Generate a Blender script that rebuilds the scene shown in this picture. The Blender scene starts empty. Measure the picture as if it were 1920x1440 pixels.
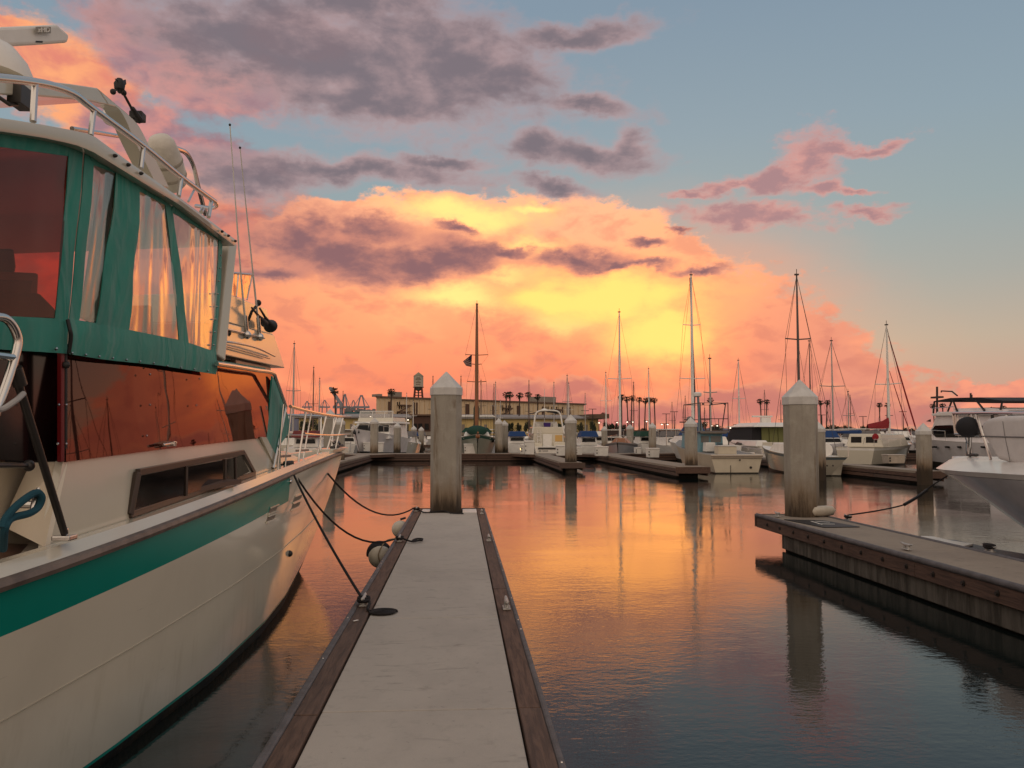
import bpy, math, random
from mathutils import Vector, Matrix
random.seed(7)
SC = bpy.context.scene
COL = SC.collection
# ---------------------------------------------------------------- camera
F = 1547.0; PITCH = math.atan2(92, F); YAW = math.radians(3.55); CZ = 2.15   # metres above the water
cam = bpy.data.cameras.new('camera'); cam_o = bpy.data.objects.new('camera', cam); COL.objects.link(cam_o)
cam.sensor_width = 36; cam.lens = 36 * F / 1920; cam.clip_start = 0.05; cam.clip_end = 20000
cam_o.location = (0, 0, CZ); cam_o.rotation_euler = (math.pi / 2 + PITCH, 0, -YAW)
SC.camera = cam_o
SC.view_settings.view_transform = 'Standard'; SC.view_settings.look = 'None'
SC.view_settings.gamma = 1; SC.view_settings.exposure = 0; SC.view_settings.use_curve_mapping = False
SC.cycles.max_bounces = 8; SC.cycles.transparent_max_bounces = 12; SC.cycles.glossy_bounces = 5
SC.cycles.caustics_reflective = False; SC.cycles.caustics_refractive = False
SC.cycles.use_denoising = True
SC.cycles.sample_clamp_indirect = 4

def ray(px, py):
    """direction towards a point measured in the photograph"""
    x = (px - 960) / F; z = (720 - py) / F
    y2 = math.cos(PITCH) - z * math.sin(PITCH); z2 = math.sin(PITCH) + z * math.cos(PITCH)
    return Vector((x * math.cos(YAW) + y2 * math.sin(YAW), -x * math.sin(YAW) + y2 * math.cos(YAW), z2))
EYE = Vector((0, 0, CZ))
def G(px, py, z=0.0):
    d = ray(px, py); return EYE + d * ((z - CZ) / d.z)
def AT(px, py, Y):
    d = ray(px, py); return EYE + d * (Y / d.y)
def azel(px, py):
    d = ray(px, py); return math.degrees(math.atan2(d.x, d.y)), math.degrees(math.atan2(d.z, math.hypot(d.x, d.y)))

def lin(c):
    return tuple((v / 255 / 12.92 if v / 255 <= .04045 else ((v / 255 + .055) / 1.055) ** 2.4) for v in c) + (1,)

# ---------------------------------------------------------------- node helper
class NT:
    def __init__(s, tree): s.t = tree; s.n = tree.nodes; s.l = tree.links
    def new(s, typ, **kw):
        n = s.n.new(typ)
        for k, v in kw.items(): setattr(n, k, v)
        return n
    def put(s, sock, v):
        if isinstance(v, bpy.types.NodeSocket): s.l.new(v, sock)
        else: sock.default_value = v
    def math(s, op, a, b=0.0, c=0.0, clamp=False):
        n = s.new('ShaderNodeMath', operation=op, use_clamp=clamp)
        s.put(n.inputs[0], a)
        if len(n.inputs) > 1: s.put(n.inputs[1], b)
        if len(n.inputs) > 2: s.put(n.inputs[2], c)
        return n.outputs[0]
    def vmath(s, op, a, b=(0, 0, 0), scale=None):
        n = s.new('ShaderNodeVectorMath', operation=op); s.put(n.inputs[0], a)
        if scale is not None: s.put(n.inputs['Scale'], scale)
        elif op not in ('LENGTH', 'NORMALIZE'): s.put(n.inputs[1], b)
        return n.outputs['Value'] if op in ('LENGTH', 'DOT_PRODUCT', 'DISTANCE') else n.outputs['Vector']
    def smooth(s, v, a, b, lo=0.0, hi=1.0):
        n = s.new('ShaderNodeMapRange', interpolation_type='SMOOTHSTEP')
        s.put(n.inputs['Value'], v)
        for k, x in (('From Min', a), ('From Max', b), ('To Min', lo), ('To Max', hi)): s.put(n.inputs[k], x)
        return n.outputs['Result']
    def remap(s, v, a, b, lo=0.0, hi=1.0):
        n = s.new('ShaderNodeMapRange'); s.put(n.inputs['Value'], v)
        for k, x in (('From Min', a), ('From Max', b), ('To Min', lo), ('To Max', hi)): s.put(n.inputs[k], x)
        return n.outputs['Result']
    def mix(s, f, a, b, blend='MIX'):
        n = s.new('ShaderNodeMix', data_type='RGBA', blend_type=blend)
        s.put(n.inputs['Factor'], f); s.put(n.inputs['A'], a); s.put(n.inputs['B'], b)
        return n.outputs['Result']
    def ramp(s, v, stops, interp='LINEAR'):
        n = s.new('ShaderNodeValToRGB'); r = n.color_ramp; r.interpolation = interp
        r.elements[0].position, r.elements[0].color = stops[0]
        r.elements[1].position, r.elements[1].color = stops[-1]
        for p, c in stops[1:-1]:
            e = r.elements.new(p); e.color = c
        s.put(n.inputs[0], v); return n.outputs['Color']
    def noise(s, vec, scale, detail=4.0, rough=.5, dist=0.0, lac=2.0, color=False):
        n = s.new('ShaderNodeTexNoise')
        s.put(n.inputs['Vector'], vec); n.inputs['Scale'].default_value = scale; n.inputs['Detail'].default_value = detail
        n.inputs['Roughness'].default_value = rough; n.inputs['Distortion'].default_value = dist; n.inputs['Lacunarity'].default_value = lac
        if not color: return n.outputs['Fac']
        q = s.new('ShaderNodeSeparateColor'); s.l.new(n.outputs['Color'], q.inputs[0])      # explicit, so that nothing converts late
        k = s.new('ShaderNodeCombineXYZ')
        for i in range(3): s.l.new(q.outputs[i], k.inputs[i])
        return k.outputs[0]

# ---------------------------------------------------------------- sky: dusk with cloud banks, laid out by azimuth and elevation
SUN_AZ, SUN_EL = math.radians(14), math.radians(4)
world = bpy.data.worlds.new('World'); SC.world = world; world.use_nodes = True
def build_sky():
    T = NT(world.node_tree); T.n.clear()
    out = T.new('ShaderNodeOutputWorld'); bg = T.new('ShaderNodeBackground'); bg.inputs['Strength'].default_value = 1.0
    T.l.new(bg.outputs[0], out.inputs[0])
    D = T.new('ShaderNodeTexCoord').outputs['Generated']
    sep = T.new('ShaderNodeSeparateXYZ'); T.l.new(D, sep.inputs[0]); x, y, z = sep.outputs
    A = T.math('DEGREES', T.math('ARCTAN2', x, y)); E = T.math('DEGREES', T.math('ARCSINE', z))
    # flattened direction: clouds lie in long level banks
    st = T.new('ShaderNodeCombineXYZ'); T.put(st.inputs[0], x); T.put(st.inputs[1], y); T.put(st.inputs[2], T.math('MULTIPLY', z, 1.9)); ST = st.outputs[0]
    n1 = T.noise(D, 9, 2, .5, color=True)
    n2 = T.noise(ST, 22, 7, .62, color=True)
    w = T.vmath('ADD', T.vmath('SCALE', T.vmath('SUBTRACT', n1, (.5, .5, .5)), scale=2.6),
                T.vmath('SCALE', T.vmath('SUBTRACT', n2, (.5, .5, .5)), scale=2.0))
    cp = T.new('ShaderNodeCombineXYZ'); T.put(cp.inputs[0], A); T.put(cp.inputs[1], E)
    P = T.vmath('MULTIPLY', T.vmath('ADD', cp.outputs[0], w), (1, 1, 0))
    fine = T.math('SUBTRACT', T.noise(ST, 42, 7, .6), .5)
    puff = T.math('SUBTRACT', T.noise(ST, 20, 6, .55, dist=.3), .5)
    broad = T.math('SUBTRACT', T.noise(ST, 7, 4, .55), .5)
    def blobs(lst, vec=P):
        r = None
        for b in lst:
            cx, cy, rx, ry = b[:4]; rot = b[4] if len(b) > 4 else 0; k = b[5] if len(b) > 5 else 1
            a0, e0 = azel(cx, cy)
            kx = (azel(cx + 10, cy)[0] - azel(cx - 10, cy)[0]) / 20; ky = (azel(cx, cy - 10)[1] - azel(cx, cy + 10)[1]) / 20
            sx, sy, q = rx * kx * k, ry * ky * k, math.radians(rot)
            if rot == 0:
                v = T.vmath('MULTIPLY', T.vmath('SUBTRACT', vec, (a0, e0, 0)), (1 / sx, 1 / sy, 0))
            else:
                m = T.new('ShaderNodeMapping', vector_type='TEXTURE')
                m.inputs['Location'].default_value = (a0, e0, 0); m.inputs['Rotation'].default_value = (0, 0, -q)
                m.inputs['Scale'].default_value = (sx, sy, 1)
                T.put(m.inputs['Vector'], vec); v = m.outputs[0]
            L = T.vmath('LENGTH', v)
            r = L if r is None else T.math('SMOOTH_MIN', r, L, .25)
        return r
    def mask(fld, noise_sock, amp, hard, soft):
        return T.smooth(T.math('MULTIPLY_ADD', noise_sock, amp, fld), soft, hard)
    # ---- clear air
    front = T.math('MULTIPLY_ADD', T.math('COSINE', T.math('RADIANS', T.math('SUBTRACT', A, 14.0))), .5, .5)
    clear = T.ramp(T.math('DIVIDE', E, 90.0), [(0, lin((178, 130, 124))), (.03, lin((204, 162, 146))), (.065, lin((194, 176, 158))),
        (.11, lin((172, 174, 168))), (.16, lin((157, 173, 176))), (.22, lin((148, 168, 180))), (.31, lin((136, 157, 175))), (.55, lin((156, 164, 174))), (1, lin((190, 182, 178)))])
    rear = T.ramp(T.math('DIVIDE', E, 90.0), [(0, (.72, .55, .45, 1)), (.08, (1.1, .86, .68, 1)), (.2, (1.1, .90, .72, 1)), (.45, (.92, .78, .65, 1)), (1, lin((194, 186, 180)))])  # unseen sky behind the camera, brightened to lift the light on the foreground
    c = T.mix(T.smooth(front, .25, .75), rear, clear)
    ns = T.new('ShaderNodeTexSky', sky_type='NISHITA'); ns.sun_disc = False
    T.l.new(D, ns.inputs[0]); ns.sun_elevation = SUN_EL; ns.sun_rotation = SUN_AZ; ns.air_density = 1; ns.dust_density = 1.5
    c = T.mix(.12, c, T.mix(1.0, ns.outputs[0], (.05, .05, .05, 1), 'MULTIPLY'))
    inframe = T.math('MULTIPLY', T.smooth(T.math('ABSOLUTE', T.math('SUBTRACT', A, 3.5)), 52, 36), T.smooth(E, 42, 30))
    outside = T.math('SUBTRACT', 1.0, inframe)
    # ---- clouds that carry on round the rest of the sky
    bank = T.math('MULTIPLY', T.smooth(T.math('MULTIPLY_ADD', broad, 1.0, T.math('MULTIPLY', fine, .25)), -.02, .12), outside)
    bank = T.math('MULTIPLY', bank, T.smooth(E, 62, 20))
    warm = T.mix(T.smooth(front, .15, .75), lin((232, 200, 178)), T.ramp(T.math('DIVIDE', E, 40.0), [(0, lin((206, 118, 98))), (.2, lin((240, 145, 105))), (.5, lin((196, 134, 126))), (1, lin((206, 178, 168)))]))
    c = T.mix(T.math('MULTIPLY', bank, .85), c, T.mix(T.smooth(puff, -.15, .15, 0, .3), warm, lin((176, 146, 146))))
    # ---- warm veil round the sunset
    f = blobs([(1120, 640, 560, 280, 0)], cp.outputs[0])
    c = T.mix(T.smooth(T.math('MULTIPLY_ADD', broad, .5, f), 1.15, .3, 0, .7), c, (.95, .38, .22, 1))
    # ---- left-hand pink and orange masses
    f = blobs([(130, 150, 190, 105, 22), (20, 60, 80, 34), (300, 310, 170, 60, 15)])
    c = T.mix(mask(f, fine, .9, .65, 1.1), c, T.mix(T.smooth(puff, -.12, .16), lin((255, 172, 122)), lin((228, 138, 118))))
    f = blobs([(300, 90, 190, 90, 20), (430, 160, 170, 80), (390, 290, 190, 42, 8), (250, 230, 120, 60), (560, 60, 130, 55)])
    c = T.mix(mask(f, fine, .9, .5, 1.15), c, T.mix(T.smooth(puff, -.12, .14), lin((214, 146, 138)), lin((160, 126, 134))))
    f = blobs([(430, 560, 230, 250), (560, 680, 300, 130), (640, 590, 200, 120), (250, 520, 260, 220)])
    c = T.mix(mask(f, fine, .6, .5, 1.15), c, T.mix(T.smooth(puff, -.12, .14), lin((226, 134, 112)), lin((182, 114, 106))))
    # ---- the great lit cumulus
    body = [(880, 460, 300, 105, -3), (1050, 440, 270, 76, 6), (1210, 452, 160, 40, 14), (740, 560, 330, 160), (1090, 600, 420, 140),
            (1370, 640, 290, 110, 14), (1560, 700, 150, 50, 10), (640, 700, 330, 120), (1000, 760, 760, 90), (620, 430, 140, 46)]
    f = blobs(body)
    edge = mask(f, fine, .75, .86, 1.06)
    ground = T.ramp(T.math('DIVIDE', E, 20.0), [(0, (.62, .17, .13, 1)), (.12, (.92, .25, .135, 1)), (.3, (1.15, .36, .17, 1)), (.5, (1.25, .48, .22, 1)), (.75, (1.2, .54, .29, 1)), (1, (1.0, .54, .34, 1))])
    side = T.mix(T.smooth(A, -22, -6), lin((214, 128, 106)), ground)
    side = T.mix(T.smooth(A, 14, 27, 0, .75), side, lin((228, 152, 128)))
    side = T.mix(T.smooth(puff, -.02, .16, 0, .42), side, lin((206, 124, 108)))
    side = T.mix(T.smooth(broad, .02, .2, 0, .35), side, (1.5, .55, .23, 1))
    c = T.mix(edge, c, side)
    # ---- glowing openings
    f = blobs([(870, 402, 190, 40), (1000, 385, 60, 16), (985, 462, 120, 26, 8), (940, 515, 110, 26), (870, 562, 145, 42, 6), (1060, 600, 90, 30)])
    c = T.mix(T.math('MULTIPLY', edge, mask(f, fine, 1.1, .1, 1.3)), c, T.mix(T.smooth(f, .2, 1.0), (2.0, .88, .28, 1), (1.5, .60, .24, 1)))
    f = blobs([(1150, 556, 190, 60, 0), (1235, 622, 110, 70, 0), (1050, 560, 110, 36)])
    gl = T.math('MULTIPLY_ADD', puff, .8, f)
    c = T.mix(T.smooth(gl, 1.75, .2), c, T.mix(T.smooth(gl, .3, 1.2), (2.2, .84, .21, 1), (1.6, .56, .19, 1)))
    # ---- cumulus line on the horizon
    f = blobs([(620, 772, 420, 32), (1130, 776, 430, 30), (1500, 756, 260, 40), (1370, 738, 110, 20), (1060, 735, 90, 22), (960, 745, 120, 34), (1720, 776, 170, 30)])
    m = mask(f, puff, 1.6, .9, 1.15)
    rim = T.math('MULTIPLY_ADD', puff, 1.6, f)
    hz = T.mix(T.smooth(rim, .35, 1.05), lin((192, 122, 114)), lin((244, 160, 124)))
    hz = T.mix(T.smooth(A, -14, 6, 0, 1), lin((232, 132, 102)), hz)
    c = T.mix(T.math('MULTIPLY', m, .72), c, hz)
    f = blobs([(1885, 752, 95, 44), (1830, 735, 30, 18), (1990, 760, 150, 60)])
    c = T.mix(mask(f, puff, 1.2, .9, 1.08), c, T.mix(T.smooth(puff, -.1, .1), lin((250, 160, 128)), lin((226, 144, 124))))
    # ---- mauve clouds hanging in front of the light
    f = blobs([(640, 485, 185, 50, 3), (570, 450, 105, 50), (800, 492, 150, 34, -2), (872, 470, 100, 30), (505, 520, 95, 18), (700, 440, 70, 26),
               (1085, 484, 85, 20, 2), (1185, 492, 75, 9), (1215, 452, 34, 8), (1285, 428, 24, 6), (1315, 498, 50, 8), (850, 428, 40, 8), (960, 472, 60, 14)])
    g = T.math('MULTIPLY_ADD', fine, 1.0, T.math('MULTIPLY_ADD', puff, .5, f))
    c = T.mix(T.smooth(g, 1.6, .62), c, T.mix(T.smooth(T.math('MULTIPLY_ADD', puff, 1.6, g), .05, 1.1), lin((146, 106, 108)), lin((214, 142, 122))))
    # ---- the high grey bank
    f = blobs([(640, 110, 330, 110, 8), (700, 185, 200, 44), (860, 120, 170, 90, 10), (1080, 55, 130, 24), (1100, 200, 90, 18, 12), (700, 10, 150, 40), (440, 60, 190, 60),
               (1015, 275, 55, 26), (1110, 290, 105, 28, 6), (1185, 272, 34, 28), (1045, 348, 62, 16, 15), (640, 322, 270, 24, 0), (820, 305, 110, 15), (480, 335, 120, 28)])
    g = T.math('MULTIPLY_ADD', fine, 1.0, T.math('MULTIPLY_ADD', puff, 1.2, f))
    c = T.mix(T.smooth(g, 1.75, .62, 0, .96), c, T.mix(T.smooth(T.math('MULTIPLY_ADD', puff, .9, T.math('MULTIPLY_ADD', broad, 1.5, g)), .1, 1.6), lin((126, 114, 121)), lin((188, 158, 158))))
    # ---- small pink clouds on the right
    f = blobs([(1505, 305, 50, 46, -30), (1450, 338, 66, 20), (1530, 355, 42, 12), (1390, 346, 62, 11, -4), (1415, 402, 100, 20, 6), (1620, 390, 60, 10), (1640, 274, 62, 10, -6), (1560, 285, 40, 12), (1300, 366, 40, 7), (1600, 356, 50, 6)])
    g = T.math('MULTIPLY_ADD', fine, 2.2, T.math('MULTIPLY_ADD', puff, 1.0, f))
    c = T.mix(T.smooth(g, 1.7, .5, 0, .9), c, T.mix(T.smooth(T.math('ADD', g, T.math('MULTIPLY', puff, 2.0)), .1, 1.3), lin((176, 132, 134)), lin((226, 158, 146))))
    c = T.mix(T.smooth(E, 0, -3), c, lin((70, 66, 66)))
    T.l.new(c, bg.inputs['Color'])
build_sky()
world.cycles.sampling_method = 'MANUAL'; world.cycles.sample_map_resolution = 1024
# ---------------------------------------------------------------- the last of the sun, spread wide by the clouds
sl = bpy.data.lights.new('sun', 'SUN'); sl.energy = 0.004; sl.angle = math.radians(20); sl.color = (1, .72, .45)
sun = bpy.data.objects.new('sun', sl); COL.objects.link(sun)
sd = Vector((math.sin(SUN_AZ) * math.cos(SUN_EL), math.cos(SUN_AZ) * math.cos(SUN_EL), math.sin(SUN_EL)))
sun.rotation_euler = sd.to_track_quat('Z', 'Y').to_euler(); sun.location = sd * 400
# ================================================================ mesh helpers
class MB:
    def __init__(s): s.v = []; s.f = []
    def add(s, vs, fs):
        o = len(s.v); s.v += [tuple(v) for v in vs]; s.f += [tuple(i + o for i in f) for f in fs]; return s
    def box(s, c, d, rot=0.0, tilt=None):
        c = Vector(c); m = Matrix.Rotation(rot, 3, 'Z')
        if tilt is not None: m = m @ tilt
        vs = [c + m @ Vector((x * d[0] / 2, y * d[1] / 2, z * d[2] / 2)) for x in (-1, 1) for y in (-1, 1) for z in (-1, 1)]
        return s.add(vs, [(0, 1, 3, 2), (4, 6, 7, 5), (0, 4, 5, 1), (2, 3, 7, 6), (0, 2, 6, 4), (1, 5, 7, 3)])
    def hexa(s, b, t):          # eight corners: bottom ring and top ring of four
        return s.add(list(b) + list(t), [(3, 2, 1, 0), (4, 5, 6, 7), (0, 1, 5, 4), (1, 2, 6, 5), (2, 3, 7, 6), (3, 0, 4, 7)])
    def beam(s, a, b, w, h, up=(0, 0, 1)):
        a, b = Vector(a), Vector(b); d = (b - a).normalized(); u = Vector(up)
        x = d.cross(u)
        if x.length < 1e-4: x = d.cross(Vector((1, 0, 0)))
        x.normalize(); z = x.cross(d)
        r = [x * w / 2 - z * h / 2, -x * w / 2 - z * h / 2, -x * w / 2 + z * h / 2, x * w / 2 + z * h / 2]
        return s.hexa([a + q for q in r], [b + q for q in r])
    def tube(s, pts, r, n=8, cap=True):
        pts = [Vector(p) for p in pts]; m = len(pts); rs = r if isinstance(r, (list, tuple)) else [r] * m
        t0 = (pts[1] - pts[0]).normalized(); x = t0.orthogonal().normalized(); rings = []
        for i, p in enumerate(pts):
            t = (pts[min(i + 1, m - 1)] - pts[max(i - 1, 0)]).normalized()
            x = (x - t * x.dot(t)).normalized(); y = t.cross(x)
            rings += [p + (x * math.cos(2 * math.pi * k / n) + y * math.sin(2 * math.pi * k / n)) * rs[i] for k in range(n)]
        fs = [(i * n + k, i * n + (k + 1) % n, (i + 1) * n + (k + 1) % n, (i + 1) * n + k) for i in range(m - 1) for k in range(n)]
        if cap: fs += [tuple(range(n))[::-1], tuple((m - 1) * n + k for k in range(n))]
        return s.add(rings, fs)
    def lathe(s, prof, c=(0, 0, 0), axis=(0, 0, 1), n=16, phase=0.0, sx=1, sy=1):
        z = Vector(axis).normalized(); x = z.orthogonal().normalized() if abs(z.z) < .999 else Vector((1, 0, 0)); y = z.cross(x); c = Vector(c)
        vs = []
        for r, h in prof:
            for k in range(n):
                a = 2 * math.pi * k / n + phase
                vs.append(c + z * h + x * (r * sx * math.cos(a)) + y * (r * sy * math.sin(a)))
        m = len(prof); fs = [(i * n + k, i * n + (k + 1) % n, (i + 1) * n + (k + 1) % n, (i + 1) * n + k) for i in range(m - 1) for k in range(n)]
        fs += [tuple(range(n))[::-1], tuple((m - 1) * n + k for k in range(n))]
        return s.add(vs, fs)
    def ball(s, c, r, n=10, m=6, sz=1.0):
        return s.lathe([(r * math.sin(math.pi * max(.02, min(.98, i / m))), -r * sz * math.cos(math.pi * i / m)) for i in range(m + 1)], c, n=n)
    def grid(s, rows, thick=None, inward=None):
        """rows: list of point rows; thick pushes a back skin along 'inward' and closes the rim"""
        n = len(rows[0]); m = len(rows); vs = [Vector(p) for r in rows for p in r]
        fs = [(i * n + j, i * n + j + 1, (i + 1) * n + j + 1, (i + 1) * n + j) for i in range(m - 1) for j in range(n - 1)]
        if thick:
            k = len(vs); vs += [v + Vector(inward) * thick for v in vs]
            fs += [tuple(a + k for a in f[::-1]) for f in list(fs)]
            rim = [j for j in range(n)] + [i * n + n - 1 for i in range(1, m)] + [(m - 1) * n + j for j in range(n - 2, -1, -1)] + [i * n for i in range(m - 2, 0, -1)]
            fs += [(rim[i], rim[i] + k, rim[(i + 1) % len(rim)] + k, rim[(i + 1) % len(rim)]) for i in range(len(rim))]
        return s.add(vs, fs)
    def prism(s, poly, z0, z1):
        n = len(poly); vs = [(p[0], p[1], z0) for p in poly] + [(p[0], p[1], z1) for p in poly]
        return s.add(vs, [tuple(range(n))[::-1], tuple(range(n, 2 * n))] + [(i, (i + 1) % n, (i + 1) % n + n, i + n) for i in range(n)])
    def build(s, name, mat, parent=None, smooth=False, bevel=0.0, sub=0, label=None):
        me = bpy.data.meshes.new(name); o0 = WPOS(parent)
        me.from_pydata([(v[0] - o0.x, v[1] - o0.y, v[2] - o0.z) for v in s.v] if parent is not None else s.v, [], s.f)
        me.materials.append(mat); me.validate(clean_customdata=False)
        bm = bmesh.new(); bm.from_mesh(me); bmesh.ops.recalc_face_normals(bm, faces=bm.faces); bm.to_mesh(me); bm.free()
        if smooth: me.shade_smooth()
        o = bpy.data.objects.new(name, me); COL.objects.link(o)
        if parent is not None: o.parent = parent
        if bevel:
            b = o.modifiers.new('bevel', 'BEVEL'); b.width = bevel; b.segments = 2; b.limit_method = 'ANGLE'; b.angle_limit = .7
        if sub:
            b = o.modifiers.new('sub', 'SUBSURF'); b.levels = b.render_levels = sub
        if smooth and not sub: smooth_by_angle(o)
        if label: o['label'] = label
        return o
import bmesh
def smooth_by_angle(o):
    me = o.data; bm = bmesh.new(); bm.from_mesh(me)
    for e in bm.edges:
        if len(e.link_faces) == 2 and e.calc_face_angle(0) > .75: e.smooth = False
    bm.to_mesh(me); bm.free()
def WPOS(o):
    p = Vector((0, 0, 0))
    while o is not None: p = p + o.location; o = o.parent
    return p
def thing(name, label, cat, loc=(0, 0, 0), group=None):
    o = bpy.data.objects.new(name, None); COL.objects.link(o); o.location = loc; o.empty_display_size = .2
    o['label'] = label; o['category'] = cat
    if group: o['group'] = group
    return o
def tag(o, label, cat, group=None):
    o['label'] = label; o['category'] = cat
    if group: o['group'] = group
    return o
def place(o, loc):                 # give a single-mesh thing its own origin
    loc = Vector(loc); o.data.transform(Matrix.Translation(-loc)); o.location = loc; return o
def struct(o): o['kind'] = 'structure'; return o
def copy_tree(o, loc=None, rz=None, label=None, parent=None):
    c = o.copy(); COL.objects.link(c); c.parent = parent
    if loc is not None: c.location = loc
    if rz is not None: c.rotation_euler = (0, 0, rz)
    if label: c['label'] = label
    for ch in list(o.children): copy_tree(ch, parent=c)
    return c
def text(body, size, loc, rot, mat, parent, name='lettering', ext=.004, shear=0):
    cu = bpy.data.curves.new(name, 'FONT'); cu.body = body; cu.size = size; cu.align_x = 'CENTER'; cu.align_y = 'CENTER'; cu.extrude = ext; cu.shear = shear
    t = bpy.data.objects.new(name, cu); COL.objects.link(t)
    me = bpy.data.meshes.new_from_object(t.evaluated_get(bpy.context.evaluated_depsgraph_get())); bpy.data.objects.remove(t); bpy.data.curves.remove(cu)
    me.materials.clear(); me.materials.append(mat)
    o = bpy.data.objects.new(name, me); COL.objects.link(o); o.parent = parent; o.location = Vector(loc) - WPOS(parent); o.rotation_euler = rot
    return o
def sag(a, b, drop, n=14):
    a, b = Vector(a), Vector(b)
    return [a.lerp(b, i / n) - Vector((0, 0, drop * 4 * (i / n) * (1 - i / n))) for i in range(n + 1)]
def arc(pts, n=8):                 # Catmull-Rom through points
    P = [Vector(p) for p in pts]; P = [2 * P[0] - P[1]] + P + [2 * P[-1] - P[-2]]; out = []
    for i in range(1, len(P) - 2):
        for k in range(n):
            t = k / n; a, b, c, d = P[i - 1:i + 3]
            out.append(.5 * ((2 * b) + (c - a) * t + (2 * a - 5 * b + 4 * c - d) * t * t + (3 * b - a - 3 * c + d) * t ** 3))
    return out + [P[-2]]

# ================================================================ materials
def M(name, rgb, rough=.5, metal=0.0, var=0.0, vscale=4.0, dark=None, bump=0.0, bscale=60.0, coat=0.0, spec=.5, stretch=None, emit=0.0, rvar=0.0):
    m = bpy.data.materials.new(name); m.use_nodes = True; T = NT(m.node_tree); b = T.n['Principled BSDF']
    b.inputs['Base Color'].default_value = (*rgb, 1); b.inputs['Roughness'].default_value = rough; b.inputs['Metallic'].default_value = metal
    b.inputs['Coat Weight'].default_value = coat; b.inputs['Coat Roughness'].default_value = .06; b.inputs['Specular IOR Level'].default_value = spec
    if var or bump or rvar:
        co = T.new('ShaderNodeTexCoord').outputs['Object']
        if stretch: co = T.vmath('MULTIPLY', co, stretch)
        if var or rvar:
            n = T.noise(co, vscale, 5, .6)
            f = T.smooth(n, .32, .68)
            d = dark or tuple(c * .55 for c in rgb)
            if var: T.put(b.inputs['Base Color'], T.mix(T.math('MULTIPLY', f, var), (*rgb, 1), (*d, 1)))
            if rvar: T.put(b.inputs['Roughness'], T.math('MULTIPLY_ADD', f, rvar, rough))
        if bump:
            n = T.noise(co, bscale, 4, .6); bp = T.new('ShaderNodeBump'); bp.inputs['Strength'].default_value = 1.0; bp.inputs['Distance'].default_value = bump
            T.put(bp.inputs['Height'], n); T.l.new(bp.outputs[0], b.inputs['Normal'])
    if emit:
        b.inputs['Emission Color'].default_value = (*rgb, 1); b.inputs['Emission Strength'].default_value = emit
    return m
GEL = M('gelcoat', (.66, .61, .50), .16, var=.25, vscale=1.3, dark=(.56, .52, .42), coat=.3)
def mat_hull():
    m = M('hull_gelcoat', (.80, .74, .60), .12, coat=.4); T = NT(m.node_tree); b = T.n['Principled BSDF']
    co = T.new('ShaderNodeTexCoord').outputs['Object']; sp = T.new('ShaderNodeSeparateXYZ'); T.l.new(co, sp.inputs[0]); z = sp.outputs[2]
    n = T.noise(co, 1.1, 4, .6); st = T.noise(T.vmath('MULTIPLY', co, (1.2, 1.2, .25)), 5, 5, .65); sc_ = T.noise(T.vmath('MULTIPLY', co, (.5, .5, 6)), 4, 5, .7)
    c = T.mix(T.smooth(n, .35, .7, 0, .5), (.80, .74, .60, 1), (.70, .645, .52, 1))
    c = T.mix(T.math('MULTIPLY', T.smooth(st, .5, .72), T.smooth(z, 1.0, .15, 0, .28)), c, (.42, .35, .22, 1))      # runs and scum near the water
    c = T.mix(T.smooth(sc_, .66, .72, 0, .3), c, (.45, .41, .34, 1))                                                # fender rubs
    T.put(b.inputs['Base Color'], c); T.put(b.inputs['Roughness'], T.smooth(n, .3, .7, .09, .2)); return m
GELH = mat_hull()
GELW = M('white_gelcoat', (.80, .77, .73), .25, var=.3, vscale=1.2, dark=(.6, .57, .52), coat=.2)
GELG = M('grey_white_gelcoat', (.84, .80, .80), .3, var=.3, vscale=1.2, dark=(.5, .47, .45), coat=.2)
TEALG = M('teal_gloss', (.008, .27, .215), .22, var=.3, vscale=2, dark=(.005, .21, .165), spec=.25)
STEEL = M('polished_steel', (.66, .62, .58), .2, 1.0)
ALU = M('mast_metal', (.42, .40, .37), .45, .6)
DARKMETAL = M('dark_metal', (.05, .045, .042), .4, .5)
BLACK = M('black_rubber', (.012, .011, .011), .55, var=.5, vscale=20, dark=(.03, .026, .022), bump=.002, bscale=120)
ROPE = M('black_rope', (.014, .011, .012), .9, bump=.003, bscale=260)
ROPEB = M('blue_rope', (.01, .07, .10), .9, bump=.003, bscale=260)
ROPEP = M('pale_rope', (.30, .22, .14), .9, bump=.003, bscale=260)
ANTIFOUL = M('bottom_paint', (.012, .014, .014), .55, var=.8, vscale=6, dark=(.06, .045, .025), bump=.01, bscale=22)
WHITE = M('white_paint', (.82, .79, .74), .45, var=.35, vscale=3, dark=(.55, .53, .48))
CAPW = M('pile_cap_plastic', (.62, .60, .57), .42, var=.5, vscale=5, dark=(.44, .42, .39))
GLASSD = M('dark_window_glass', (.010, .009, .009), .06, spec=.18)
BLUEC = M('blue_canvas', (.012, .05, .17), .85, bump=.01, bscale=8)
GREENC = M('dark_green_canvas', (.008, .05, .034), .85, bump=.01, bscale=8)
REDC = M('red_canvas', (.30, .012, .018), .85, bump=.01, bscale=8)
BLACKC = M('black_canvas', (.014, .013, .016), .85, bump=.01, bscale=8)
OLIVE = M('olive_canvas', (.16, .165, .06), .85, bump=.01, bscale=8)
PURPLEC = M('purple_canvas', (.05, .02, .16), .85)
TANW = M('varnished_wood', (.30, .115, .04), .4, var=.5, vscale=6, stretch=(8, 1, 8))
GREYC = M('grey_canvas', (.16, .15, .15), .85, bump=.01, bscale=8)
TAN = M('tan_canvas', (.36, .22, .12), .85, bump=.01, bscale=8)
LBLUE = M('pale_blue_paint', (.16, .34, .40), .5, var=.4, vscale=3)

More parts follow.
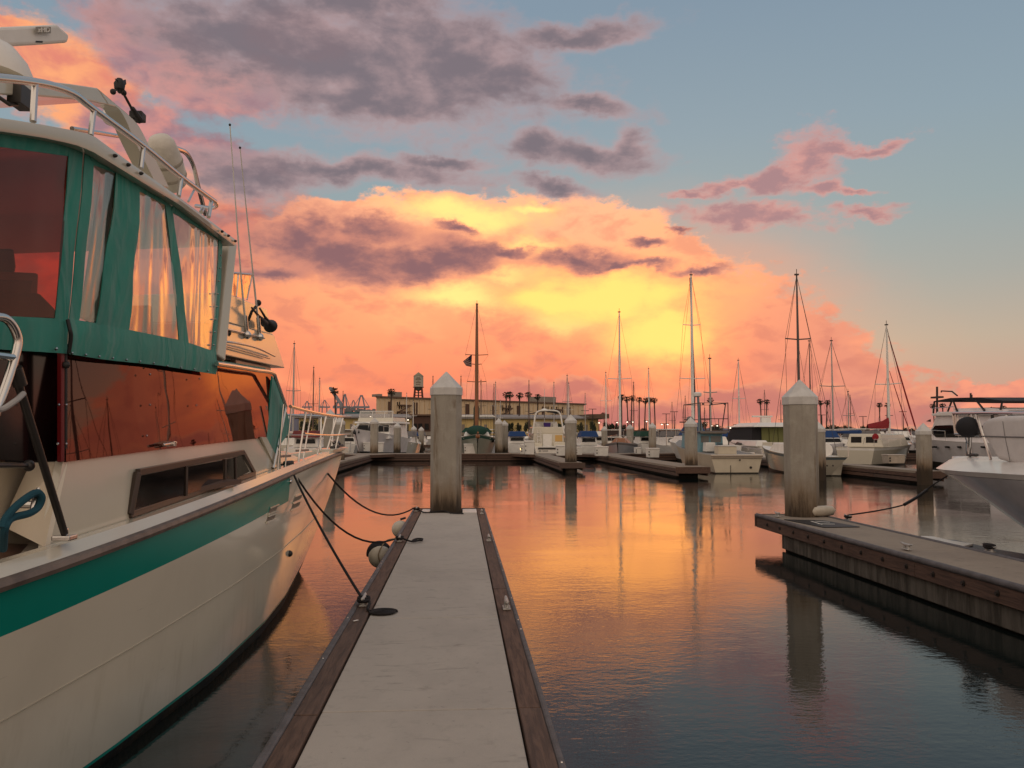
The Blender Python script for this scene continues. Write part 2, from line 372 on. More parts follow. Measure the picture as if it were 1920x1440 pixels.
def mat_canvas():
    m = bpy.data.materials.new('teal_canvas'); m.use_nodes = True; T = NT(m.node_tree); b = T.n['Principled BSDF']
    co = T.new('ShaderNodeTexCoord').outputs['Object']
    n = T.noise(co, 2.2, 4, .55); f = T.noise(T.vmath('MULTIPLY', co, (1, 1, .35)), 3.4, 2, .5, dist=1.2)
    weave = T.noise(co, 420, 2, .5)
    T.put(b.inputs['Base Color'], T.mix(T.smooth(n, .35, .7, 0, .8), (.012, .27, .205, 1), (.008, .20, .155, 1)))
    b.inputs['Roughness'].default_value = .78; b.inputs['Sheen Weight'].default_value = .25
    bp = T.new('ShaderNodeBump'); bp.inputs['Distance'].default_value = .05; bp.inputs['Strength'].default_value = .8
    T.put(bp.inputs['Height'], T.math('MULTIPLY_ADD', weave, .02, T.math('MULTIPLY_ADD', n, .4, f)))
    T.l.new(bp.outputs[0], b.inputs['Normal']); return m
CANVAS = mat_canvas()
def mat_sheet(name, tint, refl, base, wr_scale, wr, rough, stretch=(1, 1, 1)):
    """clear or smoked plastic sheet: part mirror, part see-through, part haze"""
    m = bpy.data.materials.new(name); m.use_nodes = True; T = NT(m.node_tree); T.n.clear()
    out = T.new('ShaderNodeOutputMaterial'); g = T.new('ShaderNodeBsdfGlossy'); t = T.new('ShaderNodeBsdfTransparent'); d = T.new('ShaderNodeBsdfDiffuse')
    g.inputs['Roughness'].default_value = rough; g.inputs['Color'].default_value = (*refl[1], 1); t.inputs['Color'].default_value = (*tint, 1); d.inputs['Color'].default_value = (*base[1], 1)
    co = T.new('ShaderNodeTexCoord').outputs['Object']
    n = T.noise(T.vmath('MULTIPLY', co, stretch), wr_scale, 2, .45, dist=.8); bp = T.new('ShaderNodeBump'); bp.inputs['Distance'].default_value = wr; bp.inputs['Strength'].default_value = 1
    T.put(bp.inputs['Height'], n); T.l.new(bp.outputs[0], g.inputs['Normal'])
    lw = T.new('ShaderNodeLayerWeight'); lw.inputs['Blend'].default_value = .5
    fac = T.math('POWER', lw.outputs['Facing'], 4.0)
    T.l.new(bp.outputs[0], lw.inputs['Normal'])
    m1 = T.new('ShaderNodeMixShader'); m1.inputs[0].default_value = base[0]; T.l.new(t.outputs[0], m1.inputs[1]); T.l.new(d.outputs[0], m1.inputs[2])
    m2 = T.new('ShaderNodeMixShader'); T.put(m2.inputs[0], T.math('MULTIPLY_ADD', fac, 1.0 - refl[0], refl[0], clamp=True)); T.l.new(m1.outputs[0], m2.inputs[1]); T.l.new(g.outputs[0], m2.inputs[2])
    T.l.new(m2.outputs[0], out.inputs[0]); return m
SMOKED = mat_sheet('smoked_plastic', (.30, .07, .06), (.15, (.52, .31, .26)), (.34, (.075, .018, .014)), .7, .0030, .012)
TINT = mat_sheet('tinted_vinyl', (.80, .34, .30), (.05, (.7, .5, .46)), (.12, (.09, .05, .04)), .8, .006, .02)
CLEAR = mat_sheet('clear_vinyl', (.84, .82, .81), (.12, (1, .95, .88)), (.10, (.42, .41, .40)), 1.0, .06, .05, (1.6, 1.6, .45))
AMBER = mat_sheet('sunlit_screen', (1, .62, .34), (.08, (1, .9, .8)), (.1, (.7, .35, .15)), 2, .02, .05)  # clear screen with the orange of the sunset put into its tint

def mat_concrete(name, base, dark, joint=False):
    m = bpy.data.materials.new(name); m.use_nodes = True; T = NT(m.node_tree); b = T.n['Principled BSDF']
    co = T.new('ShaderNodeTexCoord').outputs['Object']
    n1 = T.noise(T.vmath('MULTIPLY', co, (1.0, .6, 1)), 1.6, 6, .65); n2 = T.noise(co, 9, 5, .7); n3 = T.noise(T.vmath('MULTIPLY', co, (4, 60, 4)), 3, 3, .6); sp = T.noise(co, 160, 3, .6)
    c = T.mix(T.smooth(n1, .4, .7, 0, .6), (*base, 1), (*dark, 1))
    c = T.mix(T.smooth(n2, .52, .72, 0, .35), c, tuple(v * .7 for v in dark) + (1,))
    c = T.mix(T.smooth(sp, .35, .7, 0, .16), c, tuple(v * 1.35 for v in base) + (1,))
    st = T.noise(T.vmath('MULTIPLY', co, (2.2, 7, 1)), 1.3, 5, .6, dist=.7)
    c = T.mix(T.smooth(st, .60, .70, 0, .45), c, tuple(v * .62 for v in dark) + (1,))
    dots = T.noise(co, 26, 2, .5); c = T.mix(T.smooth(dots, .72, .76, 0, .35), c, tuple(v * .35 for v in dark) + (1,))
    T.put(b.inputs['Base Color'], c); b.inputs['Roughness'].default_value = .8; b.inputs['Specular IOR Level'].default_value = .3
    bp = T.new('ShaderNodeBump'); bp.inputs['Distance'].default_value = .004
    T.put(bp.inputs['Height'], T.math('ADD', T.math('MULTIPLY', sp, .5), T.math('MULTIPLY', n3, .6))); T.l.new(bp.outputs[0], b.inputs['Normal']); return m
DECK = mat_concrete('deck_concrete', (.47, .42, .37), (.37, .33, .295))
DECK2 = mat_concrete('old_deck', (.30, .25, .20), (.22, .18, .15))
FLOAT = mat_concrete('wet_float', (.035, .03, .025), (.012, .01, .009))
def mat_wood(name, base, dark, along=1):
    m = bpy.data.materials.new(name); m.use_nodes = True; T = NT(m.node_tree); b = T.n['Principled BSDF']
    co = T.new('ShaderNodeTexCoord').outputs['Object']; oi = T.new('ShaderNodeObjectInfo').outputs['Random']
    off = T.vmath('SCALE', (7.3, 3.1, 5.7), scale=oi); p = T.vmath('ADD', co, off)
    st = [14, 14, 14]; st[along] = 1.1
    g = T.noise(T.vmath('MULTIPLY', p, tuple(st)), 2.2, 6, .65, dist=.6); k = T.noise(p, 1.8, 4, .6)
    c = T.mix(T.smooth(g, .35, .68), (*base, 1), (*dark, 1)); c = T.mix(T.smooth(k, .5, .75, 0, .5), c, tuple(v * .55 for v in dark) + (1,))
    c = T.mix(T.math('MULTIPLY', oi, .35), c, (.10, .085, .08, 1))
    T.put(b.inputs['Base Color'], c); b.inputs['Roughness'].default_value = .75; b.inputs['Specular IOR Level'].default_value = .3
    bp = T.new('ShaderNodeBump'); bp.inputs['Distance'].default_value = .006; T.put(bp.inputs['Height'], g); T.l.new(bp.outputs[0], b.inputs['Normal']); return m
PLANK = mat_wood('dock_plank', (.165, .095, .066), (.075, .042, .03))
PLANKX = mat_wood('dock_plank_crosswise', (.11, .075, .055), (.05, .033, .025), 0)
WALER = mat_wood('waler_timber', (.15, .085, .06), (.07, .04, .03))
RAILG = M('weathered_bumper', (.13, .12, .125), .7, var=.7, vscale=7, dark=(.07, .062, .06), bump=.004, bscale=40)
def mat_pile():
    m = bpy.data.materials.new('pile_concrete'); m.use_nodes = True; T = NT(m.node_tree); b = T.n['Principled BSDF']
    co = T.new('ShaderNodeTexCoord').outputs['Object']; oi = T.new('ShaderNodeObjectInfo').outputs['Random']
    p = T.vmath('ADD', co, T.vmath('SCALE', (9, 5, 3), scale=oi)); sep = T.new('ShaderNodeSeparateXYZ'); T.l.new(co, sep.inputs[0]); z = sep.outputs[2]
    run = T.noise(T.vmath('MULTIPLY', p, (5, 5, .8)), 1.5, 6, .6); n = T.noise(p, 3, 6, .65); sp = T.noise(p, 60, 3, .7)
    c = T.mix(T.smooth(run, .4, .75, 0, .45), (.38, .345, .29, 1), (.25, .215, .175, 1))
    c = T.mix(T.smooth(n, .48, .7, 0, .6), c, (.47, .43, .37, 1))
    c = T.mix(T.smooth(T.noise(T.vmath('MULTIPLY', p, (5, 5, .5)), 1.1, 4, .6, dist=.5), .58, .66, 0, .6), c, (.16, .10, .055, 1))
    c = T.mix(T.smooth(sp, .55, .75, 0, .4), c, (.12, .10, .08, 1))
    zz = T.math('MULTIPLY_ADD', T.math('SUBTRACT', run, .5), 1.1, z)          # tide stains climb the pile
    c = T.mix(T.smooth(zz, 1.5, .75, 0, .75), c, (.20, .125, .065, 1))
    c = T.mix(T.smooth(zz, 1.0, .55, 0, .92), c, (.035, .025, .017, 1))
    T.put(b.inputs['Base Color'], c); b.inputs['Roughness'].default_value = .82; b.inputs['Specular IOR Level'].default_value = .3
    bp = T.new('ShaderNodeBump'); bp.inputs['Distance'].default_value = .008; T.put(bp.inputs['Height'], T.math('ADD', sp, n)); T.l.new(bp.outputs[0], b.inputs['Normal']); return m
PILE = mat_pile()
def mat_water():
    m = bpy.data.materials.new('harbour_water'); m.use_nodes = True; T = NT(m.node_tree); b = T.n['Principled BSDF']
    b.inputs['Base Color'].default_value = (.010, .014, .013, 1); b.inputs['Roughness'].default_value = .012; b.inputs['IOR'].default_value = 1.40
    co = T.new('ShaderNodeTexCoord').outputs['Object']
    r1 = T.noise(T.vmath('MULTIPLY', co, (1, 1.7, 1)), 3.2, 3, .5, dist=.3); r2 = T.noise(T.vmath('MULTIPLY', co, (1, 1.5, 1)), 11, 3, .55)
    sw = T.noise(co, .45, 2, .5); patch = T.smooth(T.noise(co, .16, 4, .6, dist=.6), .38, .62, .25, 1.0)
    h = T.math('ADD', T.math('MULTIPLY', T.math('MULTIPLY_ADD', r1, .0036, T.math('MULTIPLY', r2, .0027)), patch), T.math('MULTIPLY', sw, .008))
    bp = T.new('ShaderNodeBump'); bp.inputs['Distance'].default_value = 1.0; bp.inputs['Strength'].default_value = 1.0
    T.put(bp.inputs['Height'], h); T.l.new(bp.outputs[0], b.inputs['Normal']); return m
WATER = mat_water()

# ================================================================ water and land
w = MB(); w.add([(-400, -60, 0), (420, -60, 0), (420, 205, 0), (-400, 205, 0)], [(0, 1, 2, 3)])
struct(w.build('water', WATER))
LAND = M('land_asphalt', (.06, .055, .05), .9, var=.6, vscale=.05, dark=(.035, .04, .025))
g = MB(); g.add([(-6000, 205, 1.5), (6000, 205, 1.5), (6000, 9000, 1.5), (-6000, 9000, 1.5)], [(0, 1, 2, 3)])
struct(g.build('ground', LAND))
q = MB(); q.box((0, 204.8, .45), (900, .5, 2.3)); o = struct(q.build('quay_wall', M('quay_stone', (.14, .12, .10), .9, var=.7, vscale=1.5)))

# ================================================================ piles
def make_pile(H=3.41, r=.3, cap=.34):
    """eight-sided concrete pile standing in the water; local origin on the water line"""
    root = thing('dock_pile', 'x', 'pile')
    k = r / math.cos(math.pi / 8); b = MB(); b.lathe([(k, -1.2), (k, H - cap * 1.28)], n=8, phase=math.pi / 8); sh = b.build('pile_shaft', PILE, root, bevel=.012)
    k2 = k * 1.05; b = MB(); b.lathe([(k2, H - cap * 1.45), (k2, H - cap), (.012, H)], n=8, phase=math.pi / 8); b.build('pile_cap', CAPW, root, bevel=.008)
    return root
PILE_PROTO = {}
def pile(px, ptop, Y=None, base=None, r=.3, label='', group='concrete mooring piles', first=[True], rot=0.0):
    """stands on the line of sight px at distance Y; top seen at ptop"""
    if Y is None: Y = G(px, base, .55).y
    p = AT(px, ptop, Y); o = make_pile(p.z, r, .34 * r / .3)
    o.location = (p.x, p.y, 0); o['label'] = label; o['group'] = group; o.rotation_euler.z = rot
    return o
pile(837, 697, Y=17.15, label='large concrete pile with white pointed cap at the end of the near dock', rot=.3)
pile(1499, 712, Y=15.7, label='large concrete pile with white pointed cap on the end of the right-hand dock', rot=.15)

# ================================================================ cleats, ropes
def make_cleat(mat=None, size=.26, label='', loc=(0, 0, 0), rz=0):
    mat = mat or CLEATM
    root = thing('dock_cleat', label, 'cleat', loc, 'dock cleats'); L = size / 2
    b = MB(); b.box((loc[0], loc[1], loc[2] + .008), (.07, size * .55, .016)); b.build('base_plate', mat, root, bevel=.006)
    b = MB(); b.tube([Vector(loc) + Vector((0, -L * .35, .01)), Vector(loc) + Vector((0, -L * .3, .06))], [.022, .018]); b.tube([Vector(loc) + Vector((0, L * .35, .01)), Vector(loc) + Vector((0, L * .3, .06))], [.022, .018])
    b.tube([Vector(loc) + Vector((0, y * L, z)) for y, z in ((-1, .082), (-.8, .078), (-.4, .066), (0, .062), (.4, .066), (.8, .078), (1, .082))], [.008, .013, .02, .022, .02, .013, .008], 10)
    b.build('horns', mat, root, smooth=True); root.rotation_euler.z = rz
    return root
CLEATM = M('galvanised_cleat', (.52, .50, .47), .5, .3, var=.6, vscale=30, dark=(.25, .22, .2))

# ================================================================ the near finger dock
ZD = .55
def bolts(parent, pts, axis, r=.022, name='bolt'):
    b = MB()
    for p in pts: b.lathe([(r, 0), (r * .95, .008), (r * .5, .014)], p, axis, n=8)
    return b
def near_dock():
    root = thing('finger_dock', 'concrete walkway dock with brown timber edges running out between the boats', 'dock', (-.24, 8, 0))
    x0, x1, y0, y1 = -.99, .51, -1.5, 17.55
    xi0, xi1 = x0 + .195, x1 - .175
    ys = [y0, 1.2, 3.05, 4.9, 7.3, 9.7, 12.1, 14.5, 16.75]
    for i in range(len(ys) - 1):
        b = MB(); b.box(((xi0 + xi1) / 2, (ys[i] + ys[i + 1]) / 2, ZD - .05), (xi1 - xi0 - .008, ys[i + 1] - ys[i] - .012, .1)); b.build('concrete_panel', DECK, root, bevel=.008)
    # end panels round the pile well
    pw = AT(837, 950, 17.15).x
    for a, c in ((xi0, pw - .33), (pw + .33, xi1)):
        b = MB(); b.box(((a + c) / 2, (16.78 + y1) / 2, ZD - .045), (c - a - .006, y1 - 16.78, .1)); b.build('end_board', WHITE, root, bevel=.004)
    b = MB(); b.box((pw, 17.51, ZD - .05), (.65, .09, .12)); b.build('pile_guide', RAILG, root, bevel=.005)
    for xs, w, side in ((xi0 - .075, .13, -1), (xi1 + .072, .13, 1)):
        yy = [y0, 1.1, 4.83, 8.5, 12.2, 15.2, y1] if side < 0 else [y0, 1.3, 4.88, 8.55, 12.3, 15.4, y1]
        for i in range(len(yy) - 1):
            b = MB(); b.box((xs, (yy[i] + yy[i + 1]) / 2, ZD - .042 + random.uniform(0, .004)), (w, yy[i + 1] - yy[i] - .012, .1)); b.build('timber_plank', PLANK, root, bevel=.006)
    for xs, side in ((x0 + .026, -1), (x1 - .018, 1)):
        b = MB(); b.box((xs, (y0 + y1) / 2, ZD - .05), (.055 if side < 0 else .04, y1 - y0, .13)); b.build('edge_bumper', RAILG, root, bevel=.014)
        for k, zc in enumerate((ZD - .21, ZD - .37)):
            yy = [y0, 2.4, 6.1, 9.8, 13.5, y1]
            for i in range(5):
                b = MB(); b.box((xs + .012 * -side, (yy[i] + yy[i + 1]) / 2, zc), (.05, yy[i + 1] - yy[i] - .01, .14)); b.build('fascia_board', WALER, root, bevel=.006)
    b = MB(); b.box((-.24, (y0 + y1) / 2, .09), (1.3, y1 - y0 - .5, .6)); b.build('pontoon', FLOAT, root, bevel=.03)
    for k, zc in enumerate((ZD - .05, ZD - .21)):
        b = MB(); b.box((-.24, y1 + .028, zc), (x1 - x0, .05, .14)); b.build('end_board', WALER, root, bevel=.006)
    b = MB()
    for i in range(30):
        b.lathe([(.007, 0), (.005, .004)], (random.choice((x0 + .026, x1 - .018)), random.uniform(1.5, 17), ZD + .015), n=8)
    o = b.build('nail_heads', STEEL, root); o['kind'] = 'stuff'
near_dock()
def cl(px, py, x, label):
    y = G(px, py, ZD + .03).y; return make_cleat(label=label, loc=(x, y, ZD + .012), size=.3)
XL, XR = -.99 + .10, .51 - .09
CL1 = cl(672, 1131, XL, 'cleat with black rope on the left edge of the near dock beside the coil')
CL2 = cl(747, 1013, XL, 'cleat holding black and pale lines on the left edge beside the round fender')
CL3 = cl(783, 957, XL, 'farthest cleat on the left edge of the near dock beside the pile')
cl(947, 1137, XR, 'bare cleat nearest the camera on the right edge of the near dock')
cl(914, 1012, XR, 'bare middle cleat on the right edge of the near dock')
cl(900, 962, XR, 'farthest bare cleat on the right corner of the near dock')

# ================================================================ right-hand finger dock
RX0 = G(1416, 964, ZD).x; RY1 = G(1416, 964, ZD).y
RX1 = (G(1547, 967, ZD).x + G(1914, 1050, ZD).x) / 2
def right_dock():
    root = thing('finger_dock', 'weathered dock on the right with bolted timber side and pale concrete top', 'dock', ((RX0 + RX1) / 2, 9, 0))
    y0, y1 = -1.0, RY1; x0, x1 = RX0, RX1
    ys = [y0, 2.0, 5.0, 8.0, 11.0, 14.0, y1 - .1]
    for i in range(6):
        b = MB(); b.box(((x0 + x1) / 2, (ys[i] + ys[i + 1]) / 2, ZD - .05), (x1 - x0 - .16, ys[i + 1] - ys[i] - .006, .1)); b.build('concrete_panel', DECK2, root, bevel=.004)
    for s, xs in ((-1, x0), (1, x1)):
        b = MB(); b.tube([(xs - s * .035, y0, ZD - .02), (xs - s * .035, y1, ZD - .02)], .042, 10); b.build('rounded_edge_bumper', RAILG, root, smooth=True)
        yy = [y0, 3.2, 6.9, 10.4, 13.1, y1]
        for i in range(5):
            b = MB(); b.box((xs - s * .045, (yy[i] + yy[i + 1]) / 2, ZD - .15), (.05, yy[i + 1] - yy[i] - .008, .2)); b.build('fascia_board', WALER, root, bevel=.006)
        b = MB(); b.box((xs - s * .12, (y0 + y1 - 1.1) / 2, ZD - .39), (.05, y1 - 1.1 - y0, .26)); b.build('float_side', M('stained_float', (.13, .115, .095), .85, var=.9, vscale=3, dark=(.035, .03, .022), stretch=(3, 3, .5), bump=.01, bscale=9) if s < 0 else FLOAT, root, bevel=.01)
    for i in range(22):
        y = 2.6 + i * .615
        b = MB(); b.lathe([(.036, 0), (.036, .012), (.022, .014), (.02, .03)], (x0 + .02, y, ZD - .14), (-1, 0, 0), n=10); b.build('bolt', DARKMETAL, root, smooth=True)
    b = MB(); b.box(((x0 + x1) / 2, y1 + .02, ZD - .12), (x1 - x0, .05, .24)); b.build('end_board', WALER, root, bevel=.006)
    b = MB(); b.box(((x0 + x1) / 2, (y0 + y1 - 1.2) / 2, .02), (x1 - x0 - .34, y1 - 1.2 - y0, .8)); b.build('pontoon', FLOAT, root, bevel=.03)
    # black non-slip plate by the pile with pale marks
    P = [G(1470, 975, ZD), G(1545, 977, ZD), G(1612, 989, ZD), G(1545, 990, ZD)]
    b = MB(); b.prism([(p.x, p.y) for p in P], ZD + .002, ZD + .014); pl = b.build('pile_plate', BLACK, root)
    b = MB()
    for a, c in (((1521, 979), (1541, 985)), ((1529, 979), (1556, 981)), ((1534, 984), (1565, 984.5))):
        A, C = G(*a, ZD), G(*c, ZD); b.beam((A.x, A.y, ZD + .017), (C.x, C.y, ZD + .017), .03, .004)
    o = b.build('pale_mark', WHITE, pl)
right_dock()
p = G(1700, 1028, ZD + .03); make_cleat(label='bare cleat in the middle of the right-hand dock near its left edge', loc=(p.x, p.y, ZD + .012), size=.3)
p = G(1472, 967, ZD + .03); make_cleat(label='bare cleat at the corner of the right-hand dock beside its big pile', loc=(RX0 + .2, p.y, ZD + .012), size=.26)
RC1 = G(1590, 972, ZD + .03); make_cleat(label='cleat with black mooring rope behind the big pile on the right-hand dock', loc=(RC1.x, RC1.y, ZD + .005), size=.28)
RC2 = G(1855, 1030, ZD + .04); make_cleat(label='rope-wrapped cleat on the far edge of the right-hand dock', loc=(RC2.x, RC2.y, ZD + .005), size=.3)
# small dinghy float moored behind the right dock
def dinghy():
    a, c, e, d = G(1738, 1006, .33), G(1800, 1010, .33), G(1915, 1036, .33), G(1914, 1050, .33)
    root = thing('inflatable_dinghy', 'small dark blue dinghy floating low behind the right-hand dock', 'dinghy', (d.x, d.y, 0))
    P = [(a.x, a.y), (c.x, c.y + .1), (e.x + .05, e.y + .6), (e.x + .3, e.y - .6), (d.x, d.y - .5), ((a.x + d.x) / 2, (a.y + d.y) / 2 - .1)]
    b = MB(); b.prism(P, -.15, .3); b.build('hull', M('navy_hull', (.015, .03, .06), .4, var=.5), root, bevel=.05)
    cx = sum(p[0] for p in P) / 6; cy = sum(p[1] for p in P) / 6
    Q = [(cx + (p[0] - cx) * .42 - .2, cy + (p[1] - cy) * .42 + .9) for p in P]
    b = MB(); b.prism(Q, .3, .34); b.build('deck_pad', WHITE, root, bevel=.01)
dinghy()
# ================================================================ the moored motor yacht (left)
BT = Vector((-2.136, 15.0)); HD = math.radians(12)
BL = Vector((math.sin(HD), math.cos(HD))); BS = Vector((math.cos(HD), -math.sin(HD)))
IN = Vector((-BS.x, -BS.y, 0))
GP = [(0, .02), (.7, .14), (2.07, .43), (3.4, .72), (4.76, 1.03), (6, 1.32), (7.15, 1.58), (8.5, 1.86), (9.6, 2.06), (10.7, 2.22), (13, 2.36), (17, 2.3)]
def ip(x, pts):
    if x <= pts[0][0]: return pts[0][1]
    for (a, b), (c, d) in zip(pts, pts[1:]):
        if x <= c: return b + (d - b) * (x - a) / (c - a)
    return pts[-1][1]
GPS = [(s, sum(ip(max(0, s + k * .35), GP) for k in (-2, -1, 0, 1, 2)) / 5 if s > .8 else ip(s, GP)) for s in [i * .25 for i in range(70)]]
def gb(s): return ip(s, GPS)
def zg(s): return 1.83 - .035 * s
def BW(s, b, z):
    p = BT - BL * s + BS * b; return Vector((p.x, p.y, z))
def HIT(px, py, off=0.0, curve=None):
    """where the line of sight meets the boat's side, set in by 'off'"""
    c = curve or gb; d = ray(px, py); lo, hi = .5, 60
    def f(t):
        p = EYE + d * t; q = Vector((p.x, p.y)) - BT; return q.dot(BS) - (c(-q.dot(BL)) - off)
    t = .5
    while f(t) > 0 and t < 60: t += .25
    lo, hi = t - .25, t
    for _ in range(24):
        m = (lo + hi) / 2
        if f(m) > 0: lo = m
        else: hi = m
    return EYE + d * hi
def HB(px, py, b): return HIT(px, py, 0, lambda s: b)
def along(pts, n):
    pts = [Vector(p) for p in pts]; d = [0]
    for a, b in zip(pts, pts[1:]): d.append(d[-1] + (b - a).length)
    out = []
    for i in range(n + 1):
        t = d[-1] * i / n; k = 0
        while k < len(pts) - 2 and d[k + 1] < t: k += 1
        L = d[k + 1] - d[k] or 1; out.append(pts[k].lerp(pts[k + 1], (t - d[k]) / L))
    return out
def side_sheet(top, bot, off, n=12, thick=.012, rows=1, off2=None, puff=0):
    A = along([HIT(*p, off) for p in top], n); B = along([HIT(*p, off if off2 is None else off2) for p in bot], n)
    R = [[a.lerp(b, r / rows) for a, b in zip(A, B)] for r in range(rows + 1)]
    if puff:
        for r in range(1, rows): 
            for j in range(n + 1):
                R[r][j] = R[r][j] - IN * puff * math.sin(math.pi * r / rows) * (.5 + .5 * math.sin(j * 2.1 + r))
    m = MB(); m.grid(R, thick, IN); return m
YACHT = thing('motor_yacht', 'big cream motor yacht with teal stripe and teal canvas enclosure left of the near dock', 'boat', (BT - BL * 7).to_3d())
Y = YACHT
# ---- hull, lofted from water line to gunwale
WL = [(0, 0), (1.95, .03), (3, .38), (4.5, .88), (5.9, 1.26), (7.6, 1.6), (9.3, 1.8), (11, 1.93), (13, 2.0), (17, 2.0)]
def row(t, n=44, side=1):
    """t = 0 half a metre under water, 1 at the gunwale"""
    out = []; zb = -.5
    for i in range(n + 1):
        u = i / n; u = u ** 1.15
        s0 = 1.95 * max(0.0, 1 - max(0, (t - .2)) / .8) ** 1.25 if t > .2 else 1.95 + (.2 - t) * 4
        s = s0 + (16.5 - s0) * u
        z = -.5 + (zg(s) + .5) * t
        k = max(0, min(1, z / zg(s)))
        wl = ip(s - s0 + 1.95 if s0 > 1.95 else s, WL) if z > 0 else ip(s - (s0 - 1.95), WL) * (1 + z * .5)
        # breadth measured from this row's own stem point so every row starts on the centre line
        a = ip(1.95 + (s - s0) * (16.5 - 1.95) / (16.5 - s0), WL); g_ = gb((s - s0) * 16.5 / (16.5 - s0))
        kk = k ** 1.25 * .75 + k * .25
        b = a + (g_ - a) * kk if z > 0 else a * (1 + z * .45)
        out.append(BW(s, side * max(b, .012), z))
    return out
def hull_band(t0, t1, name, mat, rows=3, smooth=True):
    for side in (1, -1):
        m = MB(); m.grid([row(t0 + (t1 - t0) * r / rows, side=side) for r in range(rows + 1)])
        o = m.build(name, mat, Y, smooth=True)
hull_band(0.0, .285, 'bottom_paint', ANTIFOUL, 5)
hull_band(.285, .296, 'boot_stripe', TEALG, 1)
hull_band(.296, .84, 'topsides', GELH, 14)
for side in (1, -1):                                            # the stripe stops short of the bow
    K = 14
    for nm, mt, a_, b_ in (('bow_topsides', GELH, 0, K + 1), ('teal_stripe', TEALG, K, 45)):
        m = MB(); m.grid([row(.84 + .145 * r / 3, side=side)[a_:b_] for r in range(4)]); m.build(nm, mt, Y, smooth=True)
hull_band(.985, 1.0, 'sheer_edge', GEL, 1)
m = MB(); R = [row(t, side=1)[-1] for t in (0, .3, .6, 1)]; R2 = [row(t, side=-1)[-1] for t in (0, .3, .6, 1)]
m.grid([[a, b] for a, b in zip(R, R2)]); m.build('transom', GELH, Y)
# spray knuckle: a fine raised line along the topsides
kn = [(lambda p: p - IN * .004)(q) for q in row(.60)[4:]]
m = MB(); m.tube(kn, .0035, 6); m.build('hull_knuckle', M('knuckle_shade', (.42, .38, .30), .5), Y, smooth=True)
# deck, cap rail and rub rail
gun = row(1.0); gunp = row(1.0, side=-1)
m = MB(); m.grid([[p + IN * .02 + Vector((0, 0, -.02)) for p in gun], [q - IN * .02 + Vector((0, 0, -.02)) for q in gunp]]); m.build('deck', M('deck_gelcoat', (.62, .55, .47), .5, bump=.003, bscale=200), Y)
for side, gl in ((1, gun), (-1, gunp)):
    m = MB(); m.tube([p + Vector((0, 0, -.035)) - IN * side * .012 for p in gl], .034, 8); m.build('rub_rail', M('worn_rub_rail', (.20, .155, .13), .5, var=.8, vscale=5, dark=(.09, .07, .06)), Y, smooth=True)
    m = MB(); m.grid([[p - IN * side * .01 + Vector((0, 0, .0)) for p in gl], [p + IN * side * .05 + Vector((0, 0, .055)) for p in gl], [p + IN * side * .14 + Vector((0, 0, .05)) for p in gl], [p + IN * side * .15 - Vector((0, 0, .03)) for p in gl]]); m.build('toe_rail', GEL, Y, smooth=True)
# bow platform lip
m = MB(); m.hexa([BW(.9, .16, 1.80), BW(.9, -.16, 1.80), BW(-.12, -.07, 1.83), BW(-.12, .07, 1.83)], [BW(.9, .2, 1.88), BW(.9, -.2, 1.88), BW(-.14, -.09, 1.9), BW(-.14, .09, 1.9)]); m.build('bow_platform', GEL, Y, bevel=.02)
# ---- cream house side between the toe rail and the smoked panels
wall_top = [(118, 865), (200, 855), (300, 842), (440, 826), (490, 819)]
wall_bot = [(84, 1042), (180, 1012), (300, 970), (440, 915), (530, 880)]
side_sheet(wall_top, wall_bot, .20, 26, .05, 3, off2=.16).build('house_side', GEL, Y, smooth=True)
# angled end of the house side, the inner coaming behind it and the boarding step
LITG = M('gelcoat_painted_lit', (.80, .70, .55), .3, coat=.2)  # paler copy of the gelcoat: light on this face put into the colour
m = MB(); a, b, c_, d_ = HIT(119, 865, .205), HIT(57, 868, .55), HIT(2, 985, .55), HIT(84, 1026, .155)
m.add([a, b, c_, d_] + [v + BL.to_3d() * .04 for v in (a, b, c_, d_)], [(0, 1, 2, 3), (7, 6, 5, 4), (0, 4, 5, 1), (1, 5, 6, 2), (2, 6, 7, 3), (3, 7, 4, 0)]); m.build('coaming_end', LITG, Y)
side_sheet([(-90, 866), (0, 866), (60, 868)], [(-90, 1075), (0, 1050), (60, 1022)], .62, 10, .04, 3, off2=.56).build('cockpit_coaming', GEL, Y, smooth=True)
P = [HIT(-40, 1075, .15), HIT(98, 1029, .15), HIT(84, 1021, .5), HIT(-60, 1016, .6)]
m = MB(); m.hexa([p - Vector((0, 0, .05)) for p in P], P); m.build('boarding_step', M('step_wood', (.16, .085, .055), .3, var=.5, vscale=8), Y, bevel=.008)
side_sheet([(-90, 1110), (0, 1066), (92, 1032)], [(-90, 1130), (0, 1080), (92, 1040)], .145, 10, .03, 1).build('toe_board', GEL, Y)
